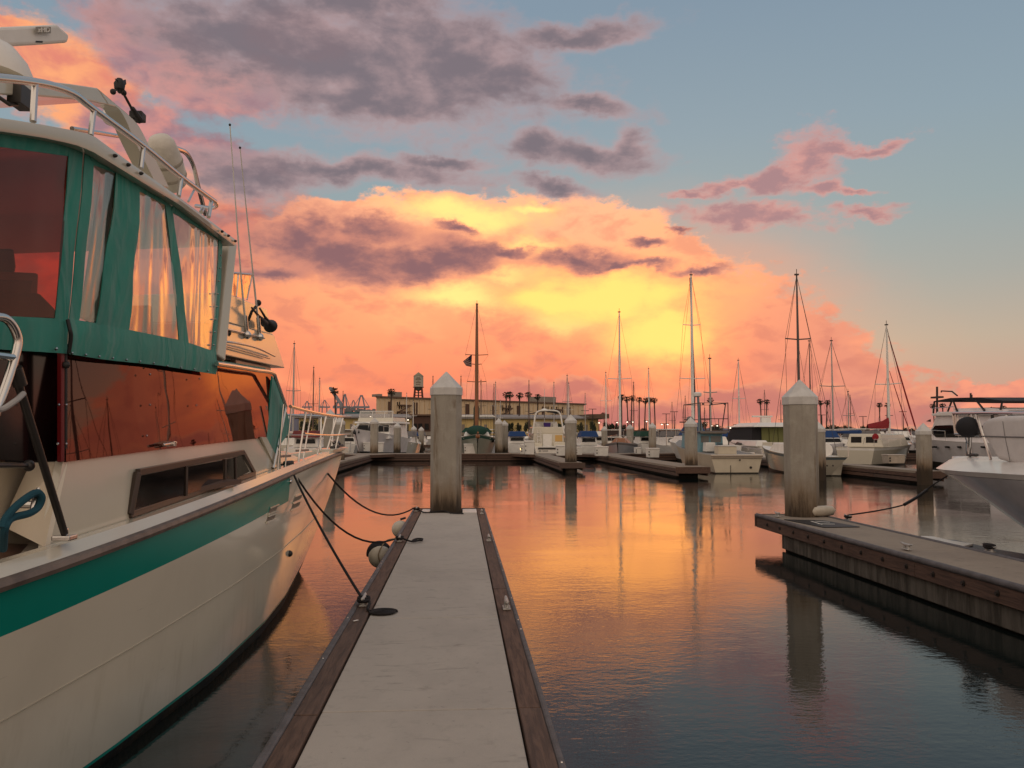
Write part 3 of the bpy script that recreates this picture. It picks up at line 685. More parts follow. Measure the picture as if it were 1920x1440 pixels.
# ---- long window in the house side
O = [(243, 965), (258, 886), (455, 848), (477, 888)]
def win_frame(corners, off, w, name, mat, depth=.03):
    c = [HIT(*p, off) for p in corners]; m = MB(); n = len(c)
    for i in range(n):
        a, b = c[i], c[(i + 1) % n]; k = max(1, int((b - a).length / .5))
        m.beam(a, b, depth, w, up=(0, 0, 1)) if abs((b - a).normalized().z) < .6 else m.beam(a, b, depth, w, up=tuple(BL.to_3d()))
    return m
WINF = M('bronze_frame', (.075, .055, .045), .35, .4)
fr = win_frame(O, .165, .05, 'window', WINF, .035).build('window', WINF, Y, bevel=.005)
for quad in ([(262, 893), (347, 876), (345, 928), (250, 955)], [(350, 876), (418, 863), (418, 906), (349, 927)], [(424, 862), (438, 859), (440, 900), (423, 904)], [(441, 858), (453, 855), (468, 884), (442, 898)]):
    m = MB(); q = [HIT(*p, .158) for p in quad]; m.add([q[0], q[1], q[2], q[3]] + [v + IN * .01 for v in q], [(0, 1, 2, 3), (7, 6, 5, 4), (0, 4, 5, 1), (1, 5, 6, 2), (2, 6, 7, 3), (3, 7, 4, 0)]); m.build('pane', GLASSD, fr)
for a, b in (((348, 874), (347, 930)), ((421, 861), (421, 907)), ((440, 858), (441, 902))):
    m = MB(); m.beam(HIT(*a, .16), HIT(*b, .16), .03, .03, up=tuple(BL.to_3d())); m.build('frame_bar', WINF, fr)
# ---- smoked wrap-round panels
ptop = [(125, 645), (250, 660), (400, 680), (512, 702)]; pbot = [(124, 866), (300, 843), (440, 827), (500, 820)]
side_sheet(ptop, pbot, .245, 22, .006, 4, off2=.18).build('smoked_panel', SMOKED, Y, smooth=True)
side_sheet([(-80, 640), (0, 648), (116, 660)], [(-80, 862), (0, 862), (116, 866)], .30, 10, .006, 2, off2=.30).build('smoked_panel', M('dark_aft_panel', (.008, .005, .005), .12, spec=.4), Y, smooth=True)
m = MB(); m.beam(HIT(114, 660, .2), HIT(114, 866, .2), .03, .028, up=tuple(BL.to_3d())); m.build('red_zip_strip', M('red_strip', (.16, .006, .008), .4), Y, bevel=.004)
m = MB(); m.beam(HIT(121, 660, .2), HIT(121, 866, .2), .025, .018, up=tuple(BL.to_3d())); m.build('black_seal', BLACK, Y)
m = MB()
for p in ((124, 759), (124, 832), (281, 759), (275, 817), (368, 760), (499, 762), (374, 710), (281, 702), (110, 759), (108, 832)): m.ball(HIT(*p, .18), .008, 6, 4)
o = m.build('panel_snaps', STEEL, Y); o['kind'] = 'stuff'
m = MB(); m.ball(HIT(124, 684, .17), .022, 10, 8); m.build('seal_knob', BLACK, Y, smooth=True)
# hatch latch on the coaming under the panel
m = MB(); m.box(HIT(318, 832, .15), (.09, .05, .04)); m.tube([HIT(306, 834, .13), HIT(330, 830, .13)], .012); m.build('fairlead', STEEL, Y, bevel=.008)
# ---- teal canvas enclosure with clear windows
ctop = [(-90, 238), (0, 247), (80, 258), (150, 276), (240, 326), (340, 384), (415, 437)]
cbot = [(-90, 648), (0, 655), (120, 662), (200, 674), (300, 684), (405, 701)]
def canvas_piece(top, bot, rows=6, n=10, off=.17, puff=.012): 
    side_sheet(top, bot, off, n, .006, rows, puff=puff).build('canvas_panel', CANVAS, Y, smooth=True)
def strip(a, b, c, d, off=.17): canvas_piece([a, b], [d, c], 8, 5, off)
# window outlines (clear vinyl), then canvas around them
W1 = [(-90, 262), (130, 292), (103, 596), (-90, 590)]
W2 = [(175, 308), (218, 325), (180, 606), (148, 598)]
W3 = [(262, 357), (310, 384), (338, 638), (240, 618)]
W4 = [(322, 396), (413, 452), (397, 658), (352, 642)]
def pane(w, mat, name='clear_window', off=.172, n=8):
    side_sheet([w[0], w[1]], [w[3], w[2]], off, n, .004, 6, puff=.01).build(name, mat, Y, smooth=True)
pane(W1, TINT, 'tinted_window'); pane(W2, CLEAR); pane(W3, CLEAR); pane(W4, CLEAR)
canvas_piece([(-90, 238), (0, 247), (80, 258), (133, 271)], [(-90, 263), (130, 293)], 2, 8)                # above W1
canvas_piece([(130, 271), (156, 279)], [(103, 600), (128, 600)], 8, 3)                                     # post between W1 and W2 (aft)
canvas_piece([(160, 281), (176, 308)], [(130, 600), (149, 600)], 8, 3, .165)
canvas_piece([(158, 280), (240, 326)], [(175, 309), (219, 326)], 2, 6)
canvas_piece([(218, 322), (262, 350)], [(180, 608), (242, 619)], 8, 6, .165, .03)
canvas_piece([(238, 325), (330, 378)], [(261, 358), (311, 385)], 2, 5)
canvas_piece([(309, 374), (323, 388)], [(336, 640), (354, 644)], 8, 2)
canvas_piece([(322, 374), (416, 437)], [(322, 397), (414, 453)], 2, 5)
canvas_piece([(411, 436), (418, 440)], [(396, 660), (405, 662)], 8, 2)
canvas_piece([(-90, 589), (0, 592), (104, 597), (126, 600)], [(-90, 648), (0, 655), (126, 663)], 3, 10)
canvas_piece([(129, 597), (182, 606), (240, 618), (340, 638), (406, 660)], [(131, 664), (200, 675), (300, 685), (405, 702)], 4, 14, .165, .02)
m = MB()
for i in range(11): m.ball(HIT(135 + i * 25.5, 662 + i * 3.15 + (2 if i > 6 else 0), .15), .009, 6, 4)
for i in range(9): m.ball(HIT(416 - i * 1.9, 455 + i * 24, .15), .009, 6, 4)
for p in ((105, 654), (36, 650)): m.ball(HIT(*p, .15), .011, 6, 4)
o = m.build('snap_fasteners', STEEL, Y); o['kind'] = 'stuff'
m = MB(); m.tube(arc([HIT(127, 600, .15), HIT(131, 618, .13), HIT(133, 632, .13), HIT(129, 662, .15)], 5), .012); m.build('zip_flap', BLACK, Y, smooth=True)
# white posts behind the canvas
for a, b, w in (((205, 325), (165, 600), .09), ((431, 452), (408, 672), .16)):
    m = MB(); m.beam(HIT(*a, .30 if w < .1 else .22), HIT(*b, .30 if w < .1 else .22), .08, w, up=tuple(BL.to_3d())); m.build('roof_post', GEL, Y, bevel=.015)
# ---- aft-deck room behind the sheets: sole, bulkhead, helm seat, locker
m = MB(); m.grid([[BW(s, b, zg(s) + .12) for s in (6.8, 9, 11, 13, 16)] for b in (1.5, 0, -1.5)], .04, (0, 0, -1)); m.build('cockpit_sole', M('teak_sole', (.11, .06, .04), .5), Y)
m = MB(); m.hexa([BW(7.0, 1.05, 1.7), BW(7.0, -1.05, 1.7), BW(6.9, -1.05, 1.7), BW(6.9, 1.05, 1.7)], [BW(7.3, 1.2, 2.75), BW(7.3, -1.2, 2.75), BW(7.2, -1.2, 2.75), BW(7.2, 1.2, 2.75)]); m.build('cabin_bulkhead', M('brown_bulkhead', (.13, .075, .055), .5), Y)
m = MB(); zc1, zc2 = HB(50, 512, -1.7).z, HB(50, 446, -1.7).z; [m.hexa([BW(7.0, -1.5, a), BW(17, -1.7, a), BW(17, -1.75, a), BW(7.0, -1.55, a)], [BW(7.0, -1.5, b), BW(17, -1.7, b), BW(17, -1.75, b), BW(7.0, -1.55, b)]) for a, b in ((1.6, zc1), (zc2, 3.75))]; m.build('port_curtain', M('dark_curtain', (.05, .022, .02), .8), Y)
def seat(c, w, d, h0, h1, name, mat):
    m = MB(); s, b = c; m.hexa([BW(s - d, b + w, h0), BW(s - d, b - w, h0), BW(s + d, b - w, h0), BW(s + d, b + w, h0)], [BW(s - d * .9, b + w * .9, h1), BW(s - d * .9, b - w * .9, h1), BW(s + d * .9, b - w * .9, h1), BW(s + d * .9, b + w * .9, h1)]); return m.build(name, mat, Y, bevel=.04)
seat((8.0, .5), .3, .28, 1.75, 2.75, 'helm_seat', BLACKC)
def inner(pts, b, t, name, mat, bev=.02):
    q = [HB(*p, b) for p in pts]; n = len(q); c = MB(); c.add(q + [v + IN * t for v in q], [tuple(range(n)), tuple(range(n, 2 * n))[::-1]] + [(i, (i + 1) % n, (i + 1) % n + n, i + n) for i in range(n)]); return c.build(name, mat, Y, bevel=bev)
inner([(-60, 506), (74, 512), (68, 640), (-60, 640)], .9, .5, 'galley_counter', M('beige_counter', (.34, .28, .21), .5))
inner([(2, 524), (60, 526), (56, 562), (2, 562)], .93, .02, 'oven_door', BLACK, 0)
inner([(-60, 468), (28, 466), (32, 500), (30, 512), (-60, 512)], .8, .4, 'instrument_hood', DARKMETAL)
inner([(-60, 588), (20, 572), (60, 548), (78, 550), (108, 580), (108, 640), (-60, 640)], 1.15, .3, 'black_cushions', BLACKC, .03)
inner([(236, 640), (248, 596), (262, 574), (288, 572), (290, 640)], .9, .4, 'seat_back', BLACKC, .03)
# ---- hardtop
def roof_edge(pts, off=.12): return [HIT(*p, off) for p in pts]
et = [(-90, 215), (0, 221), (70, 232), (130, 243), (172, 252), (240, 302), (340, 373), (442, 450)]
eb = [(-90, 238), (0, 246), (80, 258), (140, 271), (172, 283), (240, 325), (340, 386), (440, 461)]
A = along([HIT(*p, .10) for p in et], 40); B = along([HIT(*p, .10) for p in eb], 40)
m = MB(); m.grid([A, [a.lerp(b, .5) - IN * .012 for a, b in zip(A, B)], B]); m.build('roof_edge', GEL, Y, smooth=True)
def mirror(p):                                                  # across the boat's centre line
    q = Vector((p.x, p.y)) - BT; b = q.dot(BS); r = Vector((p.x, p.y)) - BS * 2 * b; return Vector((r.x, r.y, p.z))
m = MB(); m.grid([A, [a.lerp(mirror(a), .5) + Vector((0, 0, .06)) for a in A], [mirror(a) for a in A]]); m.grid([B, [mirror(b) for b in B]]); m.grid([[mirror(a) for a in A], [mirror(b) for b in B]]); m.build('hardtop', GEL, Y, smooth=True)
m = MB()
for p in ((214, 292), (239, 309), (263, 325), (415, 434), (427, 442), (440, 452)):
    c = HIT(*p, .085); m.lathe([(.013, 0), (.013, .01), (.006, .022)], c, tuple(-IN), n=8)
o = m.build('roof_bolts', DARKMETAL, Y); o['kind'] = 'stuff'
# ---- flybridge rail
rail = [(-90, 140), (0, 146), (60, 153), (100, 161), (138, 176), (172, 202), (268, 273), (340, 332), (403, 378)]
R_ = [HIT(*p, .16) for p in rail]; tip = R_[-1]
end = [tip, HIT(406, 386, .2), HIT(395, 390, .35), HIT(368, 386, .6)]
m = MB(); m.tube(arc(R_, 6), .022, 10); m.tube(arc(end, 5), .02, 10); m.build('flybridge_rail', STEEL, Y, smooth=True)
for a, b in (((66, 158), (62, 228)), ((176, 205), (170, 254)), ((269, 275), (264, 316)), ((340, 332), (335, 368)), ((396, 378), (391, 407)), ((380, 392), (377, 398))):
    m = MB(); m.tube([HIT(*a, .16), HIT(*b, .14)], .018, 8); m.build('stanchion', STEEL, Y, smooth=True)
m = MB(); m.tube([HIT(135, 241, .9), HIT(180, 248, .9), HIT(246, 259, .9)], .018, 8); m.build('inner_rail', STEEL, Y, smooth=True)
# ---- radar arch
AC = .45
leg = [(183, 165), (214, 196), (236, 218), (258, 244), (290, 305), (306, 348)]; leg2 = [(206, 192), (232, 214), (246, 246), (262, 285), (285, 330), (300, 345)]
top = [HIT(*p, AC) for p in ((-90, 140), (0, 145), (60, 149), (130, 157), (183, 165))]; 
lo = [HIT(*p, AC) for p in ((-90, 168), (0, 172), (60, 176), (130, 181), (204, 197))]
t1 = arc([HIT(*p, AC) for p in ((183, 165), (212, 190), (240, 214), (262, 238), (288, 290), (318, 352))], 4)
t2 = arc([HIT(*p, AC) for p in ((204, 197), (222, 204), (236, 226), (248, 254), (265, 290), (292, 345))], 4)
m = MB(); m.grid([t1, t2], .12, IN)
m.grid([along(top, 12), along(lo, 12)], .12, IN); m.build('radar_arch', GEL, Y, bevel=.012)
m = MB(); inner = [mirror(p) for p in top]; m.grid([top, inner], .1, (0, 0, -1)); m.build('arch_top', GEL, Y, bevel=.01)
# radar: pedestal and open-array scanner with its mark
c0 = HB(-20, 140, .9)
def CB(px, py, b=.9): return HB(px, py, b)
m = MB(); pr = [(CB(-60, 146) - CB(x, 146)).length for x in (36, 36, 30, 14)]
base = CB(-40, 146); zz = [CB(-40, y).z for y in (146, 132, 108, 84)]
kd = (base - EYE).length / F; m.lathe([((x + 40) * kd, z) for x, z in zip((33, 32, 24, 8, -10), (zz[0], zz[1], zz[2], zz[3], zz[3] + .03))], (base.x, base.y, 0), n=24); m.build('radar_pedestal', WHITE, Y, smooth=True)
sc = [CB(-170, 58), CB(108, 46), CB(131, 66), CB(128, 80), CB(60, 84), CB(-170, 92)]
m = MB(); n = len(sc); dep = IN * .26; m.add(sc + [p + dep for p in sc], [tuple(range(n)), tuple(range(n, 2 * n))[::-1]] + [(i, (i + 1) % n, (i + 1) % n + n, i + n) for i in range(n)]); rs = m.build('radar_scanner', WHITE, Y, bevel=.02)
pl = CB(76, 56.5); ang = math.atan2(BL.y, BL.x)
m = MB(); a = CB(62, 50.5) - IN * .024; b_ = CB(90, 50.5) - IN * .024; c_ = CB(90, 63) - IN * .024; d_ = CB(62, 63) - IN * .024; m.add([a, b_, c_, d_] + [v + IN * .004 for v in (a, b_, c_, d_)], [(0, 1, 2, 3), (7, 6, 5, 4), (0, 4, 5, 1), (1, 5, 6, 2), (2, 6, 7, 3), (3, 7, 4, 0)]); m.build('badge', M('badge_grey', (.30, .27, .23), .5), rs)
tc = (a + b_ + c_ + d_) / 4 - IN * .004
kx_ = (b_ - a).length / 28; ky_ = (a - d_).length / 12.5
m = MB()
for (x0, y0), (x1, y1) in (((65.5, 55), (69, 60.5)), ((69, 55), (65.5, 60.5)), ((71.8, 52.3), (71.8, 60.7)), ((77, 52.3), (77, 60.7)), ((71.8, 56.4), (77, 56.4)), ((80, 52.3), (80, 60.7)), ((80, 52.6), (84.5, 53)), ((84.5, 53), (86.8, 56.5)), ((86.8, 56.5), (84.5, 60)), ((84.5, 60), (80, 60.4))):
    p_, q_ = CB(x0, y0) - IN * .027, CB(x1, y1) - IN * .027; m.beam(p_, q_, kx_ * 1.3 if abs(x1 - x0) < 2 else ky_ * 1.2, .006, up=tuple(IN))
m.build('badge_lettering', WHITE, rs)
q = [CB(*p) - IN * .003 for p in ((67, 76.5), (80, 77), (79, 80), (67, 79.5))]; m = MB(); m.add(q + [v + IN * .02 for v in q], [(0, 1, 2, 3), (7, 6, 5, 4), (0, 4, 5, 1), (1, 5, 6, 2), (2, 6, 7, 3), (3, 7, 4, 0)]); m.build('scanner_vent', BLACK, rs)
# flood lamp under the arch, spot lamp and wind vane
c = HIT(38, 182, AC); m = MB(); m.box(c, (.08, .14, .12)); m.tube([HIT(-20, 170, AC), HIT(18, 196, AC), HIT(32, 196, AC), HIT(36, 170, AC)], .012); m.build('deck_speaker', DARKMETAL, Y, bevel=.01)
c = HIT(213, 219, AC + .1); m = MB(); m.lathe([(.02, -.06), (.075, -.04), (.085, 0), (.078, .02)], c, (BS.x * .4 - BL.x * .3, BS.y * .4 - BL.y * .3, -.85), n=16); m.tube([HIT(213, 206, AC + .1), c], .014); m.build('spot_lamp', STEEL, Y, smooth=True)
wv = thing('wind_vane', 'black wind sensor with spinning cups on a thin stalk above the radar arch', 'wind sensor', HIT(257, 222, AC))
m = MB(); m.tube([HIT(257, 222, AC), HIT(233, 178, AC)], .010, 8); m.tube([HIT(262, 226, AC), HIT(248, 203, AC)], [.03, .018], 8); m.build('stalk', BLACK, wv, smooth=True)
m = MB(); m.lathe([(.008, -.05), (.035, -.03), (.04, .01), (.02, .05)], HIT(224, 160, AC), (0, 0, 1), n=12); m.build('sensor_body', BLACK, wv, smooth=True)
for p in ((212, 172), (232, 174), (225, 170)):
    q = HIT(*p, AC); m = MB(); m.ball(q, .022, 10, 6); m.tube([q, HIT(223, 168, AC)], .004, 5); m.build('cup', BLACK, wv, smooth=True)
m = MB(); q = [HIT(*p, AC) for p in ((227, 152), (236, 149), (237, 158), (230, 163))]; m.add(q + [v + IN * .008 for v in q], [(0, 1, 2, 3), (7, 6, 5, 4), (0, 4, 5, 1), (1, 5, 6, 2), (2, 6, 7, 3), (3, 7, 4, 0)]); m.tube([HIT(216, 148, AC), HIT(229, 158, AC)], .004, 5); m.build('tail_fin', BLACK, wv)
m = MB(); m.box(HIT(258, 219, AC + .03), (.10, .10, .07)); m.build('mount', BLACK, wv, bevel=.01)
# rolled cushions in a pale cover standing on the flybridge
rc = thing('covered_raft', 'pale rounded canvas-covered bundle with two straps standing on the flybridge', 'life raft', HIT(325, 355, .5))
ax0, ax1 = HIT(298, 256, .5), HIT(327, 357, .5); d = (ax1 - ax0); L = d.length; R0 = 27 / F * (ax0 - EYE).length
prof = [(R0 * .25, 0), (R0 * .62, L * .03), (R0 * .82, L * .12), (R0 * .95, L * .3), (R0, L * .5), (R0, L * .72), (R0 * .85, L * .88), (R0 * .4, L * .99)]
m = MB(); m.lathe(prof, ax0, tuple(d), n=20); m.build('cover', M('pale_cover', (.82, .77, .68), .7, var=.5, vscale=4, bump=.01, bscale=10), rc, smooth=True)
for t in (.42, .68):
    m = MB(); m.lathe([(R0 * 1.0, L * t), (R0 * 1.025, L * t + .005), (R0 * 1.025, L * t + .025), (R0 * 1.0, L * t + .03)], ax0, tuple(d), n=20); m.build('strap', M('strap_cord', (.4, .36, .3), .8), rc)
# folded bimini hoops forward
for k, o_ in ((0, .55), (1, .62)):
    m = MB(); m.tube(arc([HIT(330 + 2 * k, 277 + 2 * k, o_), HIT(350, 287 + 2 * k, o_), HIT(363, 312, o_), HIT(370 + k, 345, o_), HIT(385 + k, 403, o_)], 6), .02, 8); m.build('bimini_hoop', DARKMETAL if k else STEEL, Y, smooth=True)
m = MB(); m.tube([HIT(368, 348, .58), HIT(353, 378, .58)], .012, 6); m.build('hoop_strut', STEEL, Y, smooth=True)
# ---- forward deckhouse and its raked screen
D1 = .50
fh = [(424, 548), (437, 552), (492, 566), (500, 602), (517, 640), (533, 690), (415, 664), (415, 600)]
def deckhouse_face(pts, off, thick, name, mat, bev=.01):
    q = [HIT(*p, off) for p in pts]; n = len(q); c = MB(); c.add(q + [v + IN * thick for v in q], [tuple(range(n)), tuple(range(n, 2 * n))[::-1]] + [(i, (i + 1) % n, (i + 1) % n + n, i + n) for i in range(n)]); return c.build(name, mat, Y, bevel=bev)
deckhouse_face([(424, 548), (500, 580), (508, 612), (512, 628), (420, 602)], D1, 1.6, 'upper_helm_front', GEL)
deckhouse_face([(417, 603), (514, 628), (526, 664), (534, 690), (415, 664)], D1 - .1, 1.9, 'deckhouse_brow', GEL)
deckhouse_face([(416, 668), (440, 672), (508, 684), (506, 697), (416, 690)], D1 + .02, 1.4, 'deckhouse_windows', GLASSD)
deckhouse_face([(442, 674), (508, 689), (508, 695), (443, 683)], D1 - .05, .1, 'brow_trim', M('warm_trim', (.45, .25, .16), .4))
deckhouse_face([(408, 683), (412, 676), (498, 690), (498, 702), (408, 693)], D1 - .12, .06, 'teal_window_cover', CANVAS, 0)
m = MB(); m.tube(arc([HIT(412, 640, D1 - .15), HIT(440, 643, D1 - .2), HIT(480, 652, D1 - .2), HIT(515, 668, D1 - .15)], 5), .012, 8); m.tube([HIT(416, 647, D1 - .15), HIT(505, 672, D1 - .15)], .010, 8); m.build('brow_grab_rail', STEEL, Y, smooth=True)
# wind screen panels, the sunset behind them also put into their tint
for q in ([(428, 512), (446, 513), (443, 556), (427, 551)], [(447, 513), (472, 516), (464, 560), (444, 556)]):
    P = [HIT(*p, D1) for p in q]; m = MB(); m.add(P, [(0, 1, 2, 3)]); m.build('wind_screen', AMBER, Y)
m = MB(); m.tube([HIT(428, 511, D1), HIT(473, 515, D1)], .014, 8)
for a, b in (((447, 513), (443, 556)), ((473, 515), (463, 562)), ((428, 511), (425, 550))): m.tube([HIT(*a, D1), HIT(*b, D1)], .010, 6)
m.build('screen_frame', STEEL, Y, smooth=True)
# horn and antennas
hn = thing('boat_horn', 'black trumpet horn on the deckhouse brow forward of the antennas', 'horn', HIT(470, 600, D1 - .1))
m = MB(); a, b = HIT(487, 578, D1 - .15), HIT(507, 611, D1 - .15); dd = (b - a).normalized(); L = (b - a).length
m.lathe([(.012, 0), (.016, L * .5), (.03, L * .75), (.085, L), (.09, L + .01)], a, tuple(dd), n=18); m.build('trumpet', BLACK, hn, smooth=True)
m = MB(); a, b = HIT(472, 577, D1 - .12), HIT(496, 606, D1 - .12); dd = (b - a).normalized(); L = (b - a).length; m.lathe([(.012, 0), (.016, L * .5), (.05, L)], a, tuple(dd), n=14); m.build('trumpet', BLACK, hn, smooth=True)
m = MB(); m.ball(HIT(484, 568, D1 - .12), .04, 12, 8); m.tube([HIT(484, 570, D1 - .12), HIT(472, 584, D1 - .1), HIT(466, 600, D1)], .018, 8); m.build('compressor', BLACK, hn, smooth=True)
m = MB(); m.tube([HIT(424, 617, D1 - .12), HIT(495, 634, D1 - .12)], .014, 8)
m.build('antenna_bar', STEEL, Y, smooth=True)
for (a, b, c), lab in ((((431, 234), (452, 520), (463, 628)), 'tall white whip antenna, the left of the two on the yacht'), (((450, 277), (473, 500), (487, 632)), 'tall white whip antenna, the right of the two, beside the horn')):
    at = thing('whip_antenna', lab, 'antenna', HIT(*c, D1 - .12), 'antennas of the moored yacht')
    m = MB(); m.tube(arc([HIT(*c, D1 - .12), HIT(*b, D1 - .12), HIT(*a, D1 - .12)], 5), [.012] * 5 + [.009] * 3 + [.006] * 3, 8); m.build('whip', WHITE, at, smooth=True)
    m = MB(); e = HIT(c[0] - 3, c[1] - 36, D1 - .12); m.tube([HIT(*c, D1 - .12), e], .024, 10); m.build('ferrule', STEEL, at, smooth=True)
    m = MB(); m.ball(HIT(c[0], c[1], D1 - .13), .05, 8, 6); m.build('ratchet_mount', STEEL, at)
    m = MB(); m.ball(HIT(*a, D1 - .12), .014, 8, 6); m.build('tip', BLACK, at)
m = MB(); m.tube(arc([HIT(424, 585, .42), HIT(424, 610, .42), HIT(427, 625, .42)], 4), .02, 8); m.ball(HIT(426, 624, .42), .045); m.build('folded_mount', DARKMETAL, Y, smooth=True)
# ---- teal side curtain at the forward end of the house, and the bow rail
deckhouse_face([(511, 705), (521, 722), (546, 798), (541, 812), (527, 832), (526, 878), (500, 822)], .20, .02, 'side_curtain', CANVAS, 0)
deckhouse_face([(490, 819), (500, 820), (531, 880), (520, 884)], .16, .03, 'house_end', GEL, 0)
brl = [HIT(406, 682, .12), HIT(440, 687, .12), HIT(480, 694, .12), HIT(511, 699, .12), HIT(518, 712, .12), HIT(536, 762, .12)]
m = MB(); m.tube(arc(brl, 5), .022, 10)
def RT(s, b=None, dz=.74): return BW(s, (gb(s) - .10) if b is None else b, zg(s) + .02 + dz)
svals = None
def SP(px, py, dz0=0):
    """point on the starboard rail line seen at px (any height)"""
    lo, hi = 0.0, 9.0
    return HIT(px, py, .08)
p0 = HIT(536, 762, .12)
q0 = Vector((p0.x, p0.y)) - BT; s_start = -q0.dot(BL); dz_s = p0.z - zg(s_start)
def bowtop(side, s):
    k = s / s_start; h = .62 + (dz_s - .62) * k ** 1.5
    return BW(s - .22 * (1 - k), side * (max(gb(s) - .06, .04) + .05 * (1 - k)), zg(s) + h)
sv = [s_start * (1 - i / 14) for i in range(15)]
m.tube([bowtop(1, s) for s in sv] + [bowtop(-1, s) for s in sv[::-1]], .022, 10)
m.build('bow_rail', STEEL, Y, smooth=True)
m = MB(); m.tube([bowtop(1, s) - Vector((0, 0, .32)) - IN * .0 for s in sv[3:]] + [bowtop(-1, s) - Vector((0, 0, .32)) for s in sv[::-1][:-3]], .010, 8); m.build('lower_bow_wire', STEEL, Y, smooth=True)
for side in (1, -1):
    for k, s in enumerate((4.55, 4.1, 3.2, 2.85, 1.7, .8, .35)):
        m = MB(); m.tube([bowtop(side, s), BW(s + .05, side * max(gb(s) - .11, .03), zg(s) + .03)], .014 if k not in (1, 3) else .011, 8); m.build('bow_stanchion', STEEL, Y, smooth=True)
m = MB(); m.tube([p0, HIT(512, 878, .14)], .02, 8); m.build('bow_stanchion', STEEL, Y, smooth=True)
for s in (4.32, 3.02):
    m = MB(); m.beam(BW(s - .2, gb(s) - .1, zg(s) + .18), BW(s + .25, gb(s) - .1, zg(s) + .18), .015, .03); m.build('stanchion_brace', STEEL, Y)
# bulwark on the far side of the foredeck and anchor gear
m = MB(); m.hexa([BW(5.9, .75, 1.68), BW(5.9, -.75, 1.68), BW(2.2, -.2, 1.74), BW(2.2, .2, 1.74)], [BW(5.8, .6, 1.98), BW(5.8, -.6, 1.98), BW(2.6, -.12, 1.88), BW(2.6, .12, 1.88)]); m.build('foredeck_trunk', GEL, Y, bevel=.03)
m = MB(); m.tube([BW(.5, 0, 1.9), BW(-.05, 0, 1.93)], .025, 8); m.tube(arc([BW(.35, .1, 1.96), BW(.2, 0, 2.0), BW(.2, -.12, 1.95)], 4), .02); m.build('anchor', DARKMETAL, Y, smooth=True)
# ---- hull vents near the bow, drain fittings, set on the real hull skin
from mathutils.bvhtree import BVHTree
_rows = [row(min(1.0, .2 + .8 * k / 24)) for k in range(25)]; _v = [p for r_ in _rows for p in r_]; _n = len(_rows[0])
SKIN = BVHTree.FromPolygons(_v, [(a * _n + b, a * _n + b + 1, (a + 1) * _n + b + 1, (a + 1) * _n + b) for a in range(24) for b in range(_n - 1)])
def SK(px, py, out=.006):
    loc, nrm_, idx, dist = SKIN.ray_cast(EYE, ray(px, py).normalized()); return (loc if loc is not None else HIT(px, py)) - IN * out
VENT = M('vent_recess', (.16, .14, .11), .5)
for x, y in ((510, 957), (506, 973), (556, 936), (553, 949)):
    q = [SK(*p) for p in ((x - 7, y + 5), (x - 4, y - 4), (x + 10, y - 10), (x + 8, y - 2))]
    m = MB(); m.add(q + [v + IN * .02 for v in q], [(0, 1, 2, 3), (7, 6, 5, 4), (0, 4, 5, 1), (1, 5, 6, 2), (2, 6, 7, 3), (3, 7, 4, 0)]); v_ = m.build('hull_vent', VENT, Y)
    m = MB(); m.beam(SK(x - 8, y + 7, .012), SK(x + 9, y, .012), .012, .02); m.beam(SK(x - 4, y - 5, .012), SK(x + 11, y - 11, .012), .012, .016); m.build('vent_lip', GELH, v_)
m = MB(); m.ball(SK(542, 1038), .04, 10, 6); m.build('through_hull', BLACK, Y, smooth=True)
m = MB(); m.ball(SK(543, 903), .028, 10, 6); m.build('through_hull', STEEL, Y, smooth=True)
# ---- bow fairlead with its lines
FA = HIT(541, 869, .10)
m = MB(); m.box(FA + Vector((0, 0, .0)), (.07, .22, .07), -HD); m.build('bow_fairlead', BLACK, Y, bevel=.02)
m = MB(); m.box(HIT(625, 829, .1) + Vector((0, 0, .02)), (.05, .14, .05), -HD); m.build('bow_cleat', STEEL, Y, bevel=.015)
# ---- stern arch rail and its strut beside the cockpit
m = MB(); c1 = arc([HIT(-60, 640, -.05), HIT(-35, 600, -.05), HIT(0, 594, -.05), HIT(20, 606, -.05), HIT(33, 635, -.05), HIT(28, 668, -.05), HIT(12, 720, -.05), HIT(-25, 820, -.05)], 6); m.tube(c1, .022, 12); m.tube([HIT(-40, 662, -.05), HIT(24, 670, -.05)], .018, 8); m.build('davit_hoop', STEEL, Y, smooth=True)
m = MB(); m.tube([HIT(26, 672, -.04), HIT(33, 715, -.04), HIT(75, 850, -.02), HIT(121, 1000, .02)], [.016, .021, .021, .02], 10); m.build('davit_strut', DARKMETAL, Y, smooth=True)
m = MB(); m.tube([HIT(28, 690, -.05), HIT(38, 722, -.05)], .034, 10); m.build('strut_joint', DARKMETAL, Y, smooth=True)
m = MB(); f0 = HIT(121, 1008, .03); m.box(f0, (.10, .10, .03)); m.tube([f0, HIT(121, 990, .02)], .02); m.build('strut_foot', STEEL, Y, bevel=.008)
m = MB(); m.tube(arc([HIT(44, 738, -.07), HIT(28, 752, -.09), HIT(0, 768, -.08), HIT(-30, 760, -.06)], 5), .014, 8); m.build('webbing_strap', M('grey_webbing', (.4, .38, .36), .8), Y, smooth=True)
m = MB(); m.tube([HIT(-50, 872, .0), HIT(52, 873, .05)], .014, 8); m.ball(HIT(54, 873, .05), .03, 12, 8); m.build('boat_hook', DARKMETAL, Y, smooth=True)
